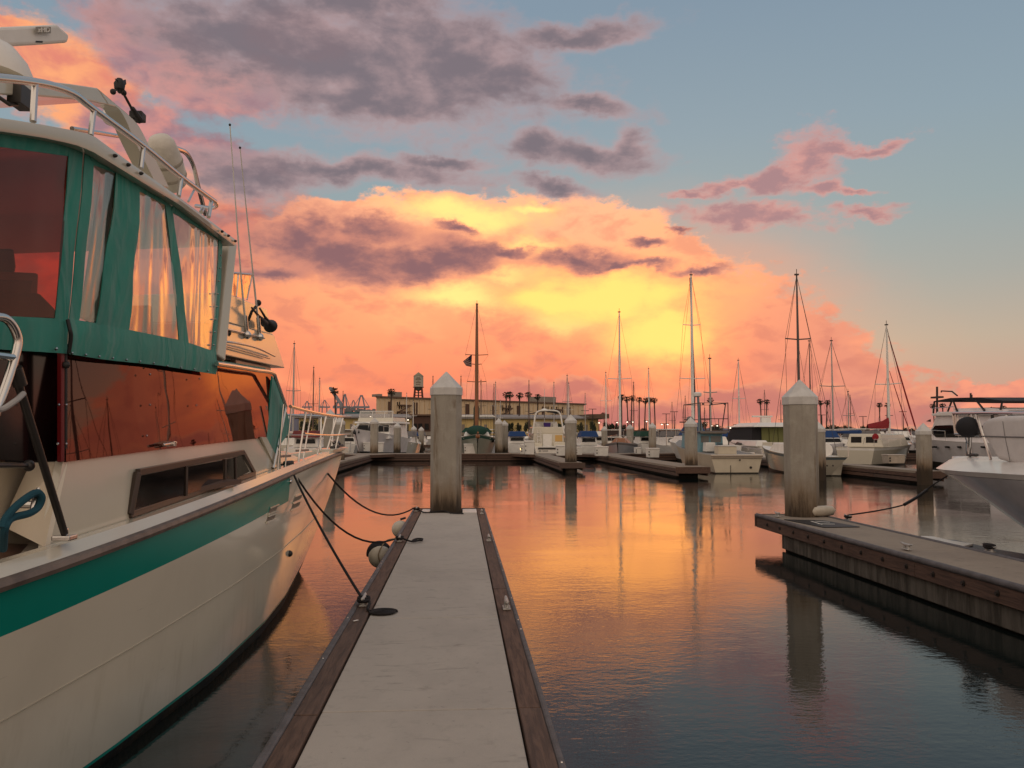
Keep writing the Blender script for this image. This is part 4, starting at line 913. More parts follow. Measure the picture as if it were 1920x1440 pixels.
# cleat on the coaming with a blue line
cc = HIT(64, 946, .02); m = MB(); m.tube([HIT(72, 915, .0), HIT(64, 942, .0), HIT(58, 960, .0)], [.008, .016, .009], 8); m.tube([cc, cc + IN * .08], .02); m.build('coaming_cleat', STEEL, Y, smooth=True)
bl = thing('blue_mooring_line', 'dark blue line looped round the cleat on the yacht cockpit coaming', 'rope', cc)
m = MB(); m.tube(arc([HIT(4, 990, .0), HIT(12, 970, .0), HIT(35, 945, -.01), HIT(66, 924, -.02), HIT(78, 932, -.03), HIT(72, 950, -.02), HIT(56, 962, -.02), HIT(22, 972, .0), HIT(9, 992, .0), HIT(6, 1030, .1)], 6), .019, 8); m.build('rope', ROPEB, bl, smooth=True)

# ================================================================ mooring lines, coil and fenders of the near dock
def rope(pts, r, label, mat=ROPE, group='mooring lines', cat='rope', loc=None):
    m = MB(); m.tube(pts, r, 8); o = m.build('mooring_line', mat, smooth=True); place(o, pts[0] if loc is None else loc); tag(o, label, cat, group); return o
def top(c): return Vector((c.location.x, c.location.y, c.location.z + .07))
T1, T2, T3 = top(CL1), top(CL2), top(CL3)
rope(sag(FA, T1 + Vector((-.02, 0, 0)), .06), .014, 'taut black line from the yacht side down to the cleat beside the coiled rope')
rope(sag(FA, T2, .42), .014, 'slack black line from the yacht side to the cleat beside the round fender')
BF = SK(614, 888)
e3 = T3 + Vector((-.05, 0, 0)); rope(sag(BF, e3, .36), .015, 'sagging black bow line from under the yacht bow to the cleat beside the pile')
def turns(c, lab, n=3, mat=ROPE, tail=None):
    P = []
    for i in range(n * 14):
        a = i * 2 * math.pi / 14; P.append(c + Vector((.05 * math.sin(a), .10 * math.cos(a) * (1 if i // 14 % 2 else .6), .0 + .014 * (i // 14) - .03)))
    if tail: P += arc([P[-1]] + tail, 5)
    m = MB(); m.tube(P, .013, 7); o = m.build('rope_turns', mat, smooth=True); place(o, c); tag(o, lab, 'rope', 'rope turns on cleats')
cc = G(718, 1148, ZD + .01)
turns(T1, 'black rope wrapped round the cleat and leading to the flat coil', 3, ROPE, [T1 + Vector((.06, -.06, -.03)), cc + Vector((-.14, .05, .02)), cc + Vector((-.115, 0, .01))])
turns(T2, 'black rope wrapped round the cleat beside the round fender with a loose tail', 3, ROPE, [T2 + Vector((.1, -.05, -.04)), T2 + Vector((.2, -.16, -.05)), T2 + Vector((.3, -.02, -.05)), T2 + Vector((.33, .12, -.05)), T2 + Vector((.24, .1, -.045)), T2 + Vector((.2, -.05, -.05)), T2 + Vector((.34, -.1, -.045))])
pe = G(869, 963, ZD + .02); pa = G(800, 961, ZD + .02); pb = G(832, 957, ZD + .03)
turns(T3, 'black rope wrapped round the cleat and laid past the foot of the near pile', 3, ROPE, [T3 + Vector((.08, -.1, -.05)), pa, pb + Vector((0, -.12, .0)), G(846, 962, ZD + .02), pe])
P = []; R = .125
for i in range(160):
    a = i * 2 * math.pi / 22; r = R - i * (R - .012) / 160; P.append(cc + Vector((r * math.cos(a), r * math.sin(a), .006)))
m = MB(); m.tube(P, .0095, 6); o = m.build('rope_coil', ROPE, smooth=True); place(o, cc); tag(o, 'flat round coil of black rope lying on the concrete dock', 'rope')
sp = T2 + Vector((-.02, -.02, 0)); FC = G(706, 1040, .36); FC = Vector((-1.2, G(706, 1040, .36).y, .36))
f1 = thing('round_fender', 'white ball fender with a black cover hanging off the left edge of the near dock', 'fender', FC, 'fenders on the near dock')
m = MB(); m.ball(FC + Vector((.02, -.03, -.02)), .17, 22, 14); m.build('ball', M('fender_vinyl', (.62, .56, .46), .4, var=.5, vscale=6, dark=(.4, .33, .25)), f1, smooth=True)
rr = .19; m = MB(); rows_ = []
for i in range(9):
    th = math.pi * .02 + math.pi * .52 * i / 8; rows_.append([FC + Vector((rr * math.sin(th) * math.cos(a), rr * math.sin(th) * math.sin(a) + .03 + .03 * i / 8, rr * math.cos(th) * 1.05)) for a in [2 * math.pi * k / 24 for k in range(25)]])
m.grid([[p for p in r_] for r_ in rows_]); m.build('cover', BLACKC, f1, smooth=True)
rope(arc([T2 + Vector((0, 0, -.03)), T2 + Vector((-.1, -.1, -.02)), FC + Vector((.1, -.12, .2)), FC + Vector((.02, -.22, .05)), FC + Vector((.04, -.21, -.08))], 6), .009, 'thin pale line tying the ball fender to its cleat', ROPEP)
FD = Vector((-1.12, G(757, 988, .4).y, .36))
f2 = thing('round_fender', 'plain white ball fender half hidden at the dock edge just before the near pile', 'fender', FD, 'fenders on the near dock')
m = MB(); m.ball(FD, .16, 20, 12); m.build('ball', bpy.data.materials['fender_vinyl'], f2, smooth=True)
m = MB(); m.tube([FD + Vector((0, 0, .18)), FD + Vector((.1, 0, .21))], .02); m.build('neck', BLACK, f2)
# scrap of tape on the planks
t_ = G(667, 1166, ZD + .01); m = MB(); m.box(t_ + Vector((0, 0, .012)), (.05, .02, .003), .9); o = m.build('scrap', WHITE); place(o, t_); tag(o, 'tiny white scrap of tape on the brown plank near the coil', 'litter')
# ================================================================ far docks
HY = G(800, 851, ZD).y
def ATX(px, py, X):
    d = ray(px, py); return EYE + d * (X / d.x)
def board_row(root, p0, p1, z, h=.15, seg=3.7, t=.06, mat=WALER, name='fascia_board'):
    p0, p1 = Vector(p0), Vector(p1); L = (p1 - p0).length; n = max(1, round(L / seg)); d = (p1 - p0) / n
    for i in range(n):
        a = p0 + d * i + d.normalized() * .01; b = p0 + d * (i + 1) - d.normalized() * .01
        m = MB(); m.beam((a.x, a.y, z), (b.x, b.y, z), t, h); m.build(name, mat, root)
def far_finger(px0, px1, py, label, y_back=None):
    a, b = G(px0, py, ZD), G(px1, py, ZD); y0 = (a.y + b.y) / 2; yb = (y_back or HY) - .03
    root = thing('finger_dock', label, 'dock', ((a.x + b.x) / 2, y0, 0), 'far finger docks')
    m = MB(); m.box(((a.x + b.x) / 2, (y0 + yb) / 2, ZD - .05), (b.x - a.x, yb - y0, .1)); m.build('deck_slab', DECK2, root)
    m = MB(); m.box(((a.x + b.x) / 2, (y0 + yb) / 2 + .5, .05), (b.x - a.x - .3, yb - y0 - 1, .75)); m.build('pontoon', FLOAT, root)
    for z in (ZD - .18, ZD - .37):
        board_row(root, (a.x - .03, y0, 0), (a.x - .03, yb, 0), z)
        board_row(root, (b.x + .03, y0, 0), (b.x + .03, yb, 0), z)
    m = MB(); m.box(((a.x + b.x) / 2, y0 - .04, ZD - .17), (b.x - a.x + .3, .07, .3)); m.build('end_board', WALER, root)
    # widened corner where the finger meets the main walk
    for s, x in ((-1, a.x), (1, b.x)):
        m = MB(); P = [(x + s * .02, yb - 2.6), (x + s * 1.6, yb), (x + s * .02, yb)]; m.prism(P if s > 0 else P[::-1], ZD - .1, ZD - .004); m.build('corner_plate', DECK2, root)
        board_row(root, (P[0][0], P[0][1], 0), (P[1][0], P[1][1], 0), ZD - .12, .2)
    return root
hw = thing('main_walk_dock', 'long low timber-faced dock running across the harbour behind the open water', 'dock', (0, HY, 0))
for i in range(24):
    x = -40 + i * 4.2; m = MB(); m.box((x + 2.1, HY + 1.25, ZD - .05), (4.19, 2.5, .1)); m.build('deck_panel', DECK2, hw)
m = MB(); m.box((10.4, HY + 1.3, .0), (100.8, 2.2, .8)); m.build('pontoon', FLOAT, hw)
for z in (ZD - .07, ZD - .25, ZD - .43): board_row(hw, (-40, HY - .05 + (.03 if z < .4 else 0), 0), (60.8, HY - .05 + (.03 if z < .4 else 0), 0), z, .14, 4.2)
far_finger(600, 631, 868, 'far finger dock on the left, partly hidden behind the moored yacht bow')
far_finger(1054, 1092, 867, 'far finger dock with one pile, pointing at the camera left of centre basin')
far_finger(1272, 1326, 875, 'far finger dock ending at the pile left of the old fishing boat')
far_finger(1722, 1768, 883, 'far finger dock ending at the stained pile near the right edge')
# second walk farther off
h2 = thing('main_walk_dock', 'second long dock seen in gaps beyond the first row of far boats', 'dock', (0, 112, 0))
m = MB(); m.box((10, 113, ZD - .2), (230, 2.4, .38)); m.build('deck_slab', DECK2, h2); board_row(h2, (-60, 111.7, 0), (90, 111.7, 0), ZD - .12, .3, 15)
# left-hand part of the near row: dock beside the yacht bow
for px, top_, base, Yv, lab in ((935, 784, 849, None, 'far pile just right of the green-covered sailboat'), (946, 788, None, 74, 'far pile half hidden behind the pile beside the green sailboat'),
    (1070, 777, 866.5, None, 'far pile on the finger dock right of the white sport fishing boat'), (1059, 797, None, 92, 'small far pile peeping out left of the pile by the sport fishing boat'), (1133, 799, None, 88, 'slender far pile left of the tall white mast'), (1181, 795, None, 75, 'far pile rising behind the wooden-decked sailboat bow'),
    (1223, 792, None, 68, 'far pile behind the white dock box with three black dots'), (1295, 782, 872.5, None, 'far pile with brown tide stain at the left of the fishing boat'), (1231, 806, None, 105, 'small pale pile top right of the pile behind the dock box'),
    (1533, 790, None, 37, 'pile standing just right of the large right-hand pile'), (1731, 793, 884, None, 'mossy stained pile in front of the big white yacht on the right'),
    (702, 783, None, 66, 'far pile standing in front of the bow of the white motor yacht'), (745, 792, None, 74, 'far pile right of the white motor yacht, the taller of a close pair'), (738, 795, None, 82, 'far pile right of the white motor yacht, the farther of a close pair'),
    (776, 798, None, 92, 'slim far pile left of the blue boat cover'), (790, 800, None, 100, 'smallest far pile just left of the large near pile'), (619, 767, None, 43, 'pile seen between the bow rail posts of the moored yacht'),
    (637, 781, None, 50, 'pile just right of the tip of the moored yacht bow rail'), (664, 796, None, 90, 'small far pile left of the white motor yacht bow'), (672, 793, None, 96, 'tiny far pile touching the left side of the white motor yacht'),
    (997, 802, None, 100, 'far pile top hidden beside the arch of the sport fishing boat')):
    pile(px, top_, Y=Yv, base=base, label=lab, group='far mooring piles', rot=random.uniform(0, .7))

# dock boxes ------------------------------------------------------
def dock_box(x0, x1, ytop, ybase, label, depth=.7, rot=0, mat=WHITE, Y=None, upright=False):
    p = G((x0 + x1) / 2, ybase, ZD); Yv = Y or p.y
    a, b = AT(x0, ybase, Yv), AT(x1, ybase, Yv); w = b.x - a.x; h = (ybase - ytop) / F * Yv
    root = thing('dock_box', label, 'dock box', ((a.x + b.x) / 2, Yv + depth / 2, ZD), 'white dock boxes'); c = root.location
    m = MB(); m.hexa([(c.x - w * .46, c.y - depth * .45, ZD), (c.x + w * .46, c.y - depth * .45, ZD), (c.x + w * .46, c.y + depth * .45, ZD), (c.x - w * .46, c.y + depth * .45, ZD)],
                     [(c.x - w * .5, c.y - depth / 2, ZD + h * .86), (c.x + w * .5, c.y - depth / 2, ZD + h * .86), (c.x + w * .5, c.y + depth / 2, ZD + h * .86), (c.x - w * .5, c.y + depth / 2, ZD + h * .86)]); m.build('box_body', mat, root, bevel=.02)
    m = MB(); m.box((c.x, c.y, ZD + h * .93), (w * 1.05, depth * 1.08, h * .13)); m.build('lid', mat, root, bevel=.03)
    m = MB()
    for k in (.3, .6): m.box((c.x - w * .4, c.y - depth / 2 - .004, ZD + h * k), (.07, .03, .08))
    m.build('latches', BLACK, root)
    root.rotation_euler.z = rot; return root
for a in ((634, 656, 829, 848, 'white dock box seen just right of the moored yacht bow tip'), (681, 699, 829, 846, 'white dock box turned side-on behind another, left of the big near pile'), (694, 719, 829, 848, 'front white dock box of the pair left of the big near pile'),
          (870, 893, 832, 850.4, 'white dock box just right of the big near pile'), (977, 990, 834, 851, 'narrow white dock box with a glowing lamp left of the upright locker'), (984, 1002, 826, 852, 'tall upright white locker at the stern of the sport fishing boat'),
          (1044, 1060, 835, 854.5, 'white dock box at the right corner of the sport fishing boat stern'), (1080, 1092, 838, 853, 'small white dock box right of the pile on the centre finger dock'), (1117, 1141, 837, 855, 'white dock box in front of the wooden-decked sailboat'),
          (1215, 1237, 840, 858, 'white dock box with black latches at the foot of a far pile'), (1192, 1203, 839, 851, 'small tilted white step box right of the wooden-decked sailboat')):
    dock_box(*a)
dock_box(1666, 1698, 852, 869, 'beige dock box with a white standpipe in front of the red-covered sailboat', mat=M('beige_box', (.55, .47, .38), .5, var=.4))
dock_box(762, 783, 820, 830, 'far white dock box left of the big near pile, below the blue cover', Y=98)
# power posts with small lit lamps
LAMP = M('warm_lamp', (1, .62, .22), .5, emit=6.0)
LAMPW = M('white_lamp', (1, .86, .66), .5, emit=3.2)
for px, py, Yv, lab in ((978, 842, HY + .3, 'dock power post with glowing yellow lamp beside the upright locker'), (1410, 853, 45, 'dock power post with glowing lamp behind the cream transom of the fishing boat'), (883, 812, 70, 'dock power post with small glowing lamp at the green sailboat bow')):
    p = AT(px, py, Yv); r = thing('power_post', lab, 'power post', (p.x, p.y, ZD), 'dock power posts')
    m = MB(); m.box((p.x, p.y, (ZD + p.z) / 2 - .1), (.22, .22, p.z - ZD)); m.build('post', WHITE, r, bevel=.02)
    m = MB(); m.box((p.x, p.y - .02, p.z), (.2, .22, .13)); m.build('lamp', LAMP, r, bevel=.02)
    m = MB(); m.box((p.x, p.y, p.z + .12), (.28, .28, .06)); m.build('post_cap', WHITE, r, bevel=.02)

# ================================================================ boats
def frust(m, x0, x1, y0, y1, z0, z1, tx=.0, tf=.0, tb=.0):
    """box with raked sides: tx narrows the top, tf rakes the front (+y), tb the back"""
    return m.hexa([(x0, y0, z0), (x1, y0, z0), (x1, y1, z0), (x0, y1, z0)], [(x0 + tx, y0 + tb, z1), (x1 - tx, y0 + tb, z1), (x1 - tx, y1 - tf, z1), (x0 + tx, y1 - tf, z1)])
def make_hull(root, L, B, fb, fs, top=None, stripe=None, bottom=None, sw=.82, rake=1.2, fine=2.2, tumble=.0, rounded=0.0, deckmat=None, cap=None):
    top = top or WHITE; N = 18
    def pt(u, t, side):
        zs = fs + (fb - fs) * u ** 1.6; z = -.35 + (zs + .35) * t
        w = B / 2 * (1 - max(0, (u - .4) / .6) ** fine) * (sw + (1 - sw) * min(1, u / .35))
        k = .72 + .28 * max(0, t) ** .8; fl = (1 - .45 * (1 - t) * u)
        y = -L / 2 + (L - rake * (1 - t) * (u ** 3)) * u
        if rounded: w *= (1 - rounded * (1 - t)) if u < .05 else 1
        if u == 1: w = .02 + (.03 * t)
        if u == 0 and rounded: y += rounded * (1 - t) * 1.2
        return Vector((side * w * k * fl, y, z))
    def band(t0, t1, name, mat, rows):
        m = MB()
        for side in (1, -1): m.grid([[pt(i / N, t0 + (t1 - t0) * r / rows, side) for i in range(N + 1)] for r in range(rows + 1)])
        R = [t0 + (t1 - t0) * r / rows for r in range(rows + 1)]
        m.grid([[pt(0, t, -1), pt(0, t, 1)] for t in R]); return m.build(name, mat, root, smooth=True)
    band(0, .30, 'bottom_paint', bottom or ANTIFOUL, 2)
    band(.30, .88 if stripe else .97, 'topsides', top, 4)
    if stripe: band(.88, .97, 'sheer_stripe', stripe, 1)
    band(.97, 1, 'cap_rail', cap or top, 1)
    m = MB(); m.grid([[pt(i / N, .97, 1) for i in range(N + 1)], [pt(i / N, .97, -1) for i in range(N + 1)]]); m.build('deck', deckmat or WHITE, root)
    return pt
def window(root, pts, par=None, mat=None, out=(0, -1, 0), t=.012, name='window'):
    o = Vector(out) * t; q = [Vector(p) + o for p in pts]; m = MB(); n = len(q)
    m.add(q + [v - o * 1.6 for v in q], [tuple(range(n)), tuple(range(n, 2 * n))[::-1]] + [(i, (i + 1) % n, (i + 1) % n + n, i + n) for i in range(n)]); return m.build(name, mat or GLASSD, par or root)
def rails(root, pts, h, r=.02, mat=None, every=1, name='guard_rail'):
    m = MB(); P = [Vector(p) for p in pts]; m.tube([p + Vector((0, 0, h)) for p in P], r, 6)
    for p in P[::every]: m.tube([p, p + Vector((0, 0, h))], r * .8, 5)
    return m.build(name, mat or STEEL, root)
def mast(root, y, z0, z1, r=.09, mat=ALU, spread=((.55, 1.0), ), L=9, stays=True, hz=1.0, x=0, name='mast'):
    m = MB(); m.tube([(x, y, z0), (x, y, z0 + (z1 - z0) * .6), (x, y, z1)], [r, r * .85, r * .5], 8); mo = m.build(name, mat, root, smooth=True)
    for k, w in spread:
        zz = z0 + (z1 - z0) * k; m = MB(); m.tube([(x - w, y, zz + .05), (x, y, zz), (x + w, y, zz + .05)], .035, 6); m.build('spreader', mat, mo)
    m = MB(); m.tube([(x, y, z1), (x, y, z1 + .35)], .02, 5); m.box((x, y, z1 + .05), (.22, .12, .08)); m.build('masthead', DARKMETAL, mo)
    if stays:
        m = MB(); w = spread[0][1] if spread else 1
        for s in (-1, 1):
            P = [(x, y, z1)] + [(x + s * ww, y, z0 + (z1 - z0) * k) for k, ww in sorted(spread, reverse=True)] + [(x + s * w * 1.05, y - .2, hz)]
            m.tube(P, .011, 4); m.tube([(x, y, z0 + (z1 - z0) * .6), (x + s * w, y - .5, hz)], .009, 4)
        m.tube([(x, y, z1), (x, y + L * .45, hz)], .011, 4); m.tube([(x, y, z1), (x, y - L * .48, hz)], .011, 4); m.build('rigging', DARKMETAL, root)
    return mo
def moor(root, px, Yv, head, dx=0):
    p = AT(px, 812, Yv); root.location = (p.x + dx, Yv, 0); root.rotation_euler.z = head
def zz(py, Yv): return CZ + (812 - py) / F * Yv
R180 = math.pi
# --- white flybridge yacht seen bow-on, left
r = thing('motor_yacht', 'white flybridge motor yacht seen bow-on between piles, black cover over its front windows', 'boat')
pt = make_hull(r, 12.5, 4.0, 2.55, 1.6, GELG, bottom=ANTIFOUL, rake=2.0, fine=1.9, cap=WHITE)
m = MB(); frust(m, -1.75, 1.75, -4.5, 1.8, 1.6, 3.05, .25, 1.1, 0); m.build('deckhouse', WHITE, r, bevel=.05)
for x in (-1.0, 1.0): window(r, [(x - .55, 1.32, 2.3), (x + .55, 1.32, 2.3), (x + .45, .95, 2.85), (x - .45, .95, 2.85)], out=(0, 1, .6), t=.08)
window(r, [(-.45, 1.55, 2.1), (.45, 1.55, 2.1), (.35, 1.0, 2.9), (-.35, 1.0, 2.9)], out=(0, 1, .6), t=.1, mat=BLACKC, name='window_cover')
m = MB(); frust(m, -1.9, 1.9, -4.6, 1.1, 3.05, 3.22, .05, .1); m.build('brow', WHITE, r, bevel=.04)
m = MB(); frust(m, -1.75, 1.75, -3.6, .6, 3.22, 3.6, .05, .2); m.build('flybridge_coaming', GEL, r, bevel=.05)
for x0, x1 in ((-1.6, -.85), (-.8, .35), (.4, 1.6)): window(r, [(x0, .35, 3.6), (x1, .35, 3.6), (x1, .2, 4.15), (x0, .2, 4.15)], mat=CLEAR, out=(0, 1, 0), name='bridge_screen')
m = MB()
for a in (-1.62, -.82, .37, 1.62): m.tube([(a, .36, 3.58), (a, .2, 4.2)], .035, 6)
m.tube([(-1.62, .2, 4.2), (1.62, .2, 4.2)], .045, 6); m.build('screen_frame', WHITE, r)
m = MB(); m.box((0, 5.4, 2.3), (.5, .7, .3)); m.ball((0, 6.2, 2.2), .16); m.build('windlass', BLACK, r)
rails(r, [pt(u, 1, 1) for u in (.4, .55, .7, .85, 1)] + [pt(u, 1, -1) for u in (.85, .7, .55, .4)], .65)
moor(r, 707, 79, R180 - .22)
# --- green-covered sailboat, right of the near pile
r = thing('sailboat', 'grey-hulled sailboat with dark green covers, wooden mast and striped flag right of the near pile', 'sailboat')
pt = make_hull(r, 12, 3.5, 2.1, 1.5, M('sage_hull', (.26, .27, .22), .35, var=.4), stripe=GREENC, rake=1.6, fine=1.8)
for s in (1, -1): window(r, [(s * 1.30, 1.2, 1.35), (s * 1.2, 1.9, 1.4), (s * 1.2, 1.85, 1.6), (s * 1.30, 1.2, 1.55)], out=(s, .3, 0), t=.22, name='portlight')
m = MB(); frust(m, -1.1, 1.1, -2, 3, 1.7, 2.25, .15, .8, .1); m.build('cabin', WHITE, r, bevel=.05)
m = MB(); m.ball((0, 2.6, 2.35), .85, 14, 8, .5); frust(m, -1.3, 1.3, -1.5, 2.0, 2.2, 2.6, .4, .3, .3); m.build('deck_cover', GREENC, r, smooth=True)
mo = mast(r, 1.4, 1.7, zz(573, 69), .17, TANW, ((.62, .95), (.42, .8), (.55, .4)), 12, hz=2.0)
m = MB(); m.tube([(.0, 1.0, 4.7), (.0, .95, 4.2), (0, .8, 3.4), (.1, .6, 2.6)], [.08, .26, .25, .14], 10); m.build('furled_sail_cover', GREENC, r, smooth=True)
m = MB(); m.box((.6, -1.8, zz(781, 69)), (4.4, 3.4, .12)); m.box((.6, -1.8, zz(781, 69) + .09), (4.1, 3.1, .08)); m.build('awning', WHITE, r, bevel=.04)
for x in (-1.5, .0, 1.4, 2.6): m = MB(); m.tube([(x, -.3, 1.6), (x, -.3, zz(781, 69))], .045, 6); m.build('awning_post', DARKMETAL, r)
m = MB(); m.tube([(0, 5.6, 2.05), (0, 6.8, 2.2)], .07, 8); m.ball((0, 6.4, 1.9), .18); m.build('bowsprit', TANW, r, smooth=True)
moor(r, 893, 69.5, R180)
# flag on the starboard halyard
fl = thing('flag', 'small dark striped flag with a starred corner flying left of the wooden mast', 'flag', AT(885, 664, 68.6))
P = [AT(885, 664, 68.6), AT(884, 688, 68.6), AT(868, 680, 68.4), AT(876, 672, 68.5)]
FST = [M('flag_dark', (.05, .015, .02), .8), M('flag_light', (.42, .28, .25), .8)]
A_, B_, C_, D_ = P[0], P[1], P[2], AT(869, 679, 68.4)
for i in range(9):
    k0, k1 = i / 9, (i + 1) / 9; m = MB(); a, b = A_.lerp(B_, k0), A_.lerp(B_, k1); c, d = AT(869 - 1, 677.5, 68.4).lerp(C_ + Vector((.25, 0, -.25)), k1), AT(869 - 1, 677.5, 68.4).lerp(C_ + Vector((.25, 0, -.25)), k0)
    mid0, mid1 = a.lerp(d, .5) + Vector((0, .08, 0)), b.lerp(c, .5) + Vector((0, .08, 0)); m.grid([[a, mid0, d], [b, mid1, c]], .01, (0, 1, 0)); m.build('stripe', FST[i % 2], fl)
m = MB(); a = A_.lerp(AT(869, 679, 68.4), .38); m.add([A_ + Vector((0, -.03, 0)), A_.lerp(B_, .42) + Vector((0, -.03, 0)), A_.lerp(B_, .42).lerp(C_, .35) + Vector((0, -.03, 0)), a + Vector((0, -.03, 0))], [(0, 1, 2, 3)]); m.build('canton', M('flag_navy', (.02, .02, .06), .8), fl)
# --- sport fishing boat, stern to the camera
r = thing('sport_fishing_boat', 'white sport fishing boat seen stern-on with a tall tubular arch and black awning', 'boat')
Yv = 68.0
pt = make_hull(r, 10.5, 3.0, 2.0, 1.05, WHITE, sw=.92, rake=1.8)
m = MB(); m.box((0, -5.28, .92), (2.2, .05, .14)); m.build('transom_band', DARKMETAL, r)
m = MB(); [m.box((-1.0 + .1 * i, -5.29, .72), (.06, .03, .07)) for i in range(2)]; [m.box((-.7 + .09 * i, -5.29, .72), (.06, .03, .05)) for i in range(5)]; m.build('name_marks', DARKMETAL, r)
m = MB(); frust(m, -1.35, 1.35, -2.8, 2.4, 1.0, zz(813, 66), .12, 1.4, 0); m.build('cabin', GEL, r, bevel=.05)
window(r, [(.55, -2.8, 1.45), (1.15, -2.8, 1.45), (1.15, -2.8, 1.98), (.55, -2.8, 1.98)], mat=M('amber_window', (.42, .24, .07), .2, emit=.25))
m = MB(); m.box((-.1, -2.86, 1.45), (.75, .05, 1.2)); m.build('cabin_door', WHITE, r, bevel=.02)
m = MB(); m.box((.85, -3.4, 1.15), (1.0, .6, .5)); m.box((-.95, -3.5, 1.1), (.6, .7, .45)); m.build('cockpit_lockers', GEL, r, bevel=.04)
m = MB()
for x in (-.95, -.65): m.tube([(x, -3.2, 1.05), (x, -2.75, 2.4)], .025, 6)
for k in range(4): m.tube([(-.95, -3.15 + .1 * k, 1.25 + .3 * k), (-.65, -3.15 + .1 * k, 1.25 + .3 * k)], .022, 5)
m.build('ladder', STEEL, r)
m = MB(); frust(m, -1.3, 1.3, -2.6, .9, zz(813, 66), zz(800, 66), .03, .3); m.build('flybridge', GEL, r, bevel=.05)
m = MB(); m.box((0, -.2, zz(796, 66) + .05), (2.0, .5, .5)); m.box((-.6, -1.0, 2.65), (.45, .45, .6)); m.box((.75, -1.0, 2.65), (.45, .45, .6)); m.build('helm_console', WHITE, r, bevel=.04)
m = MB(); frust(m, -.26, .26, -1.9, -1.5, zz(800, 66), zz(794, 66) + .1, -.04); m.build('chair_cover', PURPLEC, r, bevel=.03)
a0 = [(-1.33, -2.6, zz(813, 66)), (-1.15, -2.5, zz(790, 66)), (-1.05, -2.4, zz(776, 66)), (-.75, -2.4, zz(769, 66)), (0, -2.4, zz(767.5, 66)), (.75, -2.4, zz(769, 66)), (1.05, -2.4, zz(776, 66)), (1.15, -2.5, zz(790, 66)), (1.33, -2.6, zz(813, 66))]
m = MB(); m.tube(arc(a0, 5), .065, 8); m.build('tubular_arch', WHITE, r, smooth=True)
m = MB(); m.grid([[(x, -2.35, zz(768, 66) + .08 - abs(x) * .22) for x in (-1.25, -.7, 0, .7, 1.1)], [(x, .8, zz(768, 66) + .1 - abs(x) * .2) for x in (-1.3, -.7, 0, .7, 1.1)]], .07, (0, 0, -1)); m.build('awning', BLACKC, r)
m = MB(); m.tube([(0, .5, 2.5), (0, .5, zz(765, 66))], .04); m.tube([(0, .5, zz(768, 66)), (0, .5, zz(722, 66))], .02, 5); m.lathe([(.3, 0), (.33, .06), (.1, .18)], (0, .5, zz(766, 66)), n=12); m.build('antenna_post', WHITE, r)
rails(r, [pt(u, 1, s) for s in (1,) for u in (.25, .4, .55, .7, .85, 1)] + [pt(u, 1, -1) for u in (.85, .7, .55, .4, .25)], .6)
moor(r, 1022, Yv + 3.2, 0)
# --- sailboat with varnished deck, bow towards the dock
r = thing('sailboat', 'grey sailboat with varnished wooden deckhouse, tall white mast, bow pointing at the dock', 'sailboat')
pt = make_hull(r, 9.5, 2.8, 1.45, 1.1, M('grey_hull', (.34, .34, .36), .3, var=.3), stripe=GREYC, rake=1.3, fine=1.8, deckmat=WHITE)
m = MB(); frust(m, -.85, .85, -2.5, 2.2, 1.2, 1.72, .45, .9, .3); m.build('varnished_deckhouse', TANW, r, bevel=.03)
mast(r, 1.0, 1.5, zz(582, 68.5), .10, WHITE, ((.48, 1.0),), 9.5, hz=1.3)
m = MB(); m.tube([(0, .8, 2.3), (0, -2.8, 2.4)], [.09, .13], 8); m.build('boom_cover', BLACKC, r, smooth=True)
rails(r, [pt(u, 1, 1) for u in (.7, .85, 1)] + [pt(u, 1, -1) for u in (.85, .7)], .55, .015)
moor(r, 1164, 69.6, R180 - .25)
# --- ketch behind the fishing boat with a dark furled headsail
r = thing('sailboat', 'tall-masted sailboat with blue awning and dark furled sail rising behind the fishing boat', 'sailboat')
Yv = 62.0
pt = make_hull(r, 13, 3.4, 1.7, 1.3, WHITE, rake=1.4)
mast(r, .5, 1.4, zz(507, Yv), .13, WHITE, ((.70, .7), (.38, 1.0)), 13, hz=1.5)
mast(r, -4.0, 1.4, zz(668, 57), .08, ALU, ((.6, .5),), 5, False)
m = MB(); m.tube([(0, .8, zz(510, Yv)), (1.0, 3.5, zz(735, Yv) + .3), (1.1, 4, 2.4)], [.05, .10, .05], 8); m.build('furled_headsail', M('maroon_cover', (.07, .015, .02), .8), r, smooth=True)
m = MB(); frust(m, -1.7, -.2, -4, -1.5, 2.0, 2.9, .5, .3, .3); m.build('blue_awning', BLUEC, r)
m = MB(); frust(m, -1.2, 1.2, -4.5, 3.0, 1.3, 1.9, .2, .6, .2); m.build('cabin', WHITE, r, bevel=.05)
m = MB(); m.ball((-1.0, -2.2, 3.1), .28, 12, 8); m.build('radar_dome', GREYC, r, smooth=True)
m = MB(); m.box((-1.2, -2.2, 2.95), (1.1, .2, .08)); m.build('stern_arch', DARKMETAL, r)
moor(r, 1303, Yv, 0)
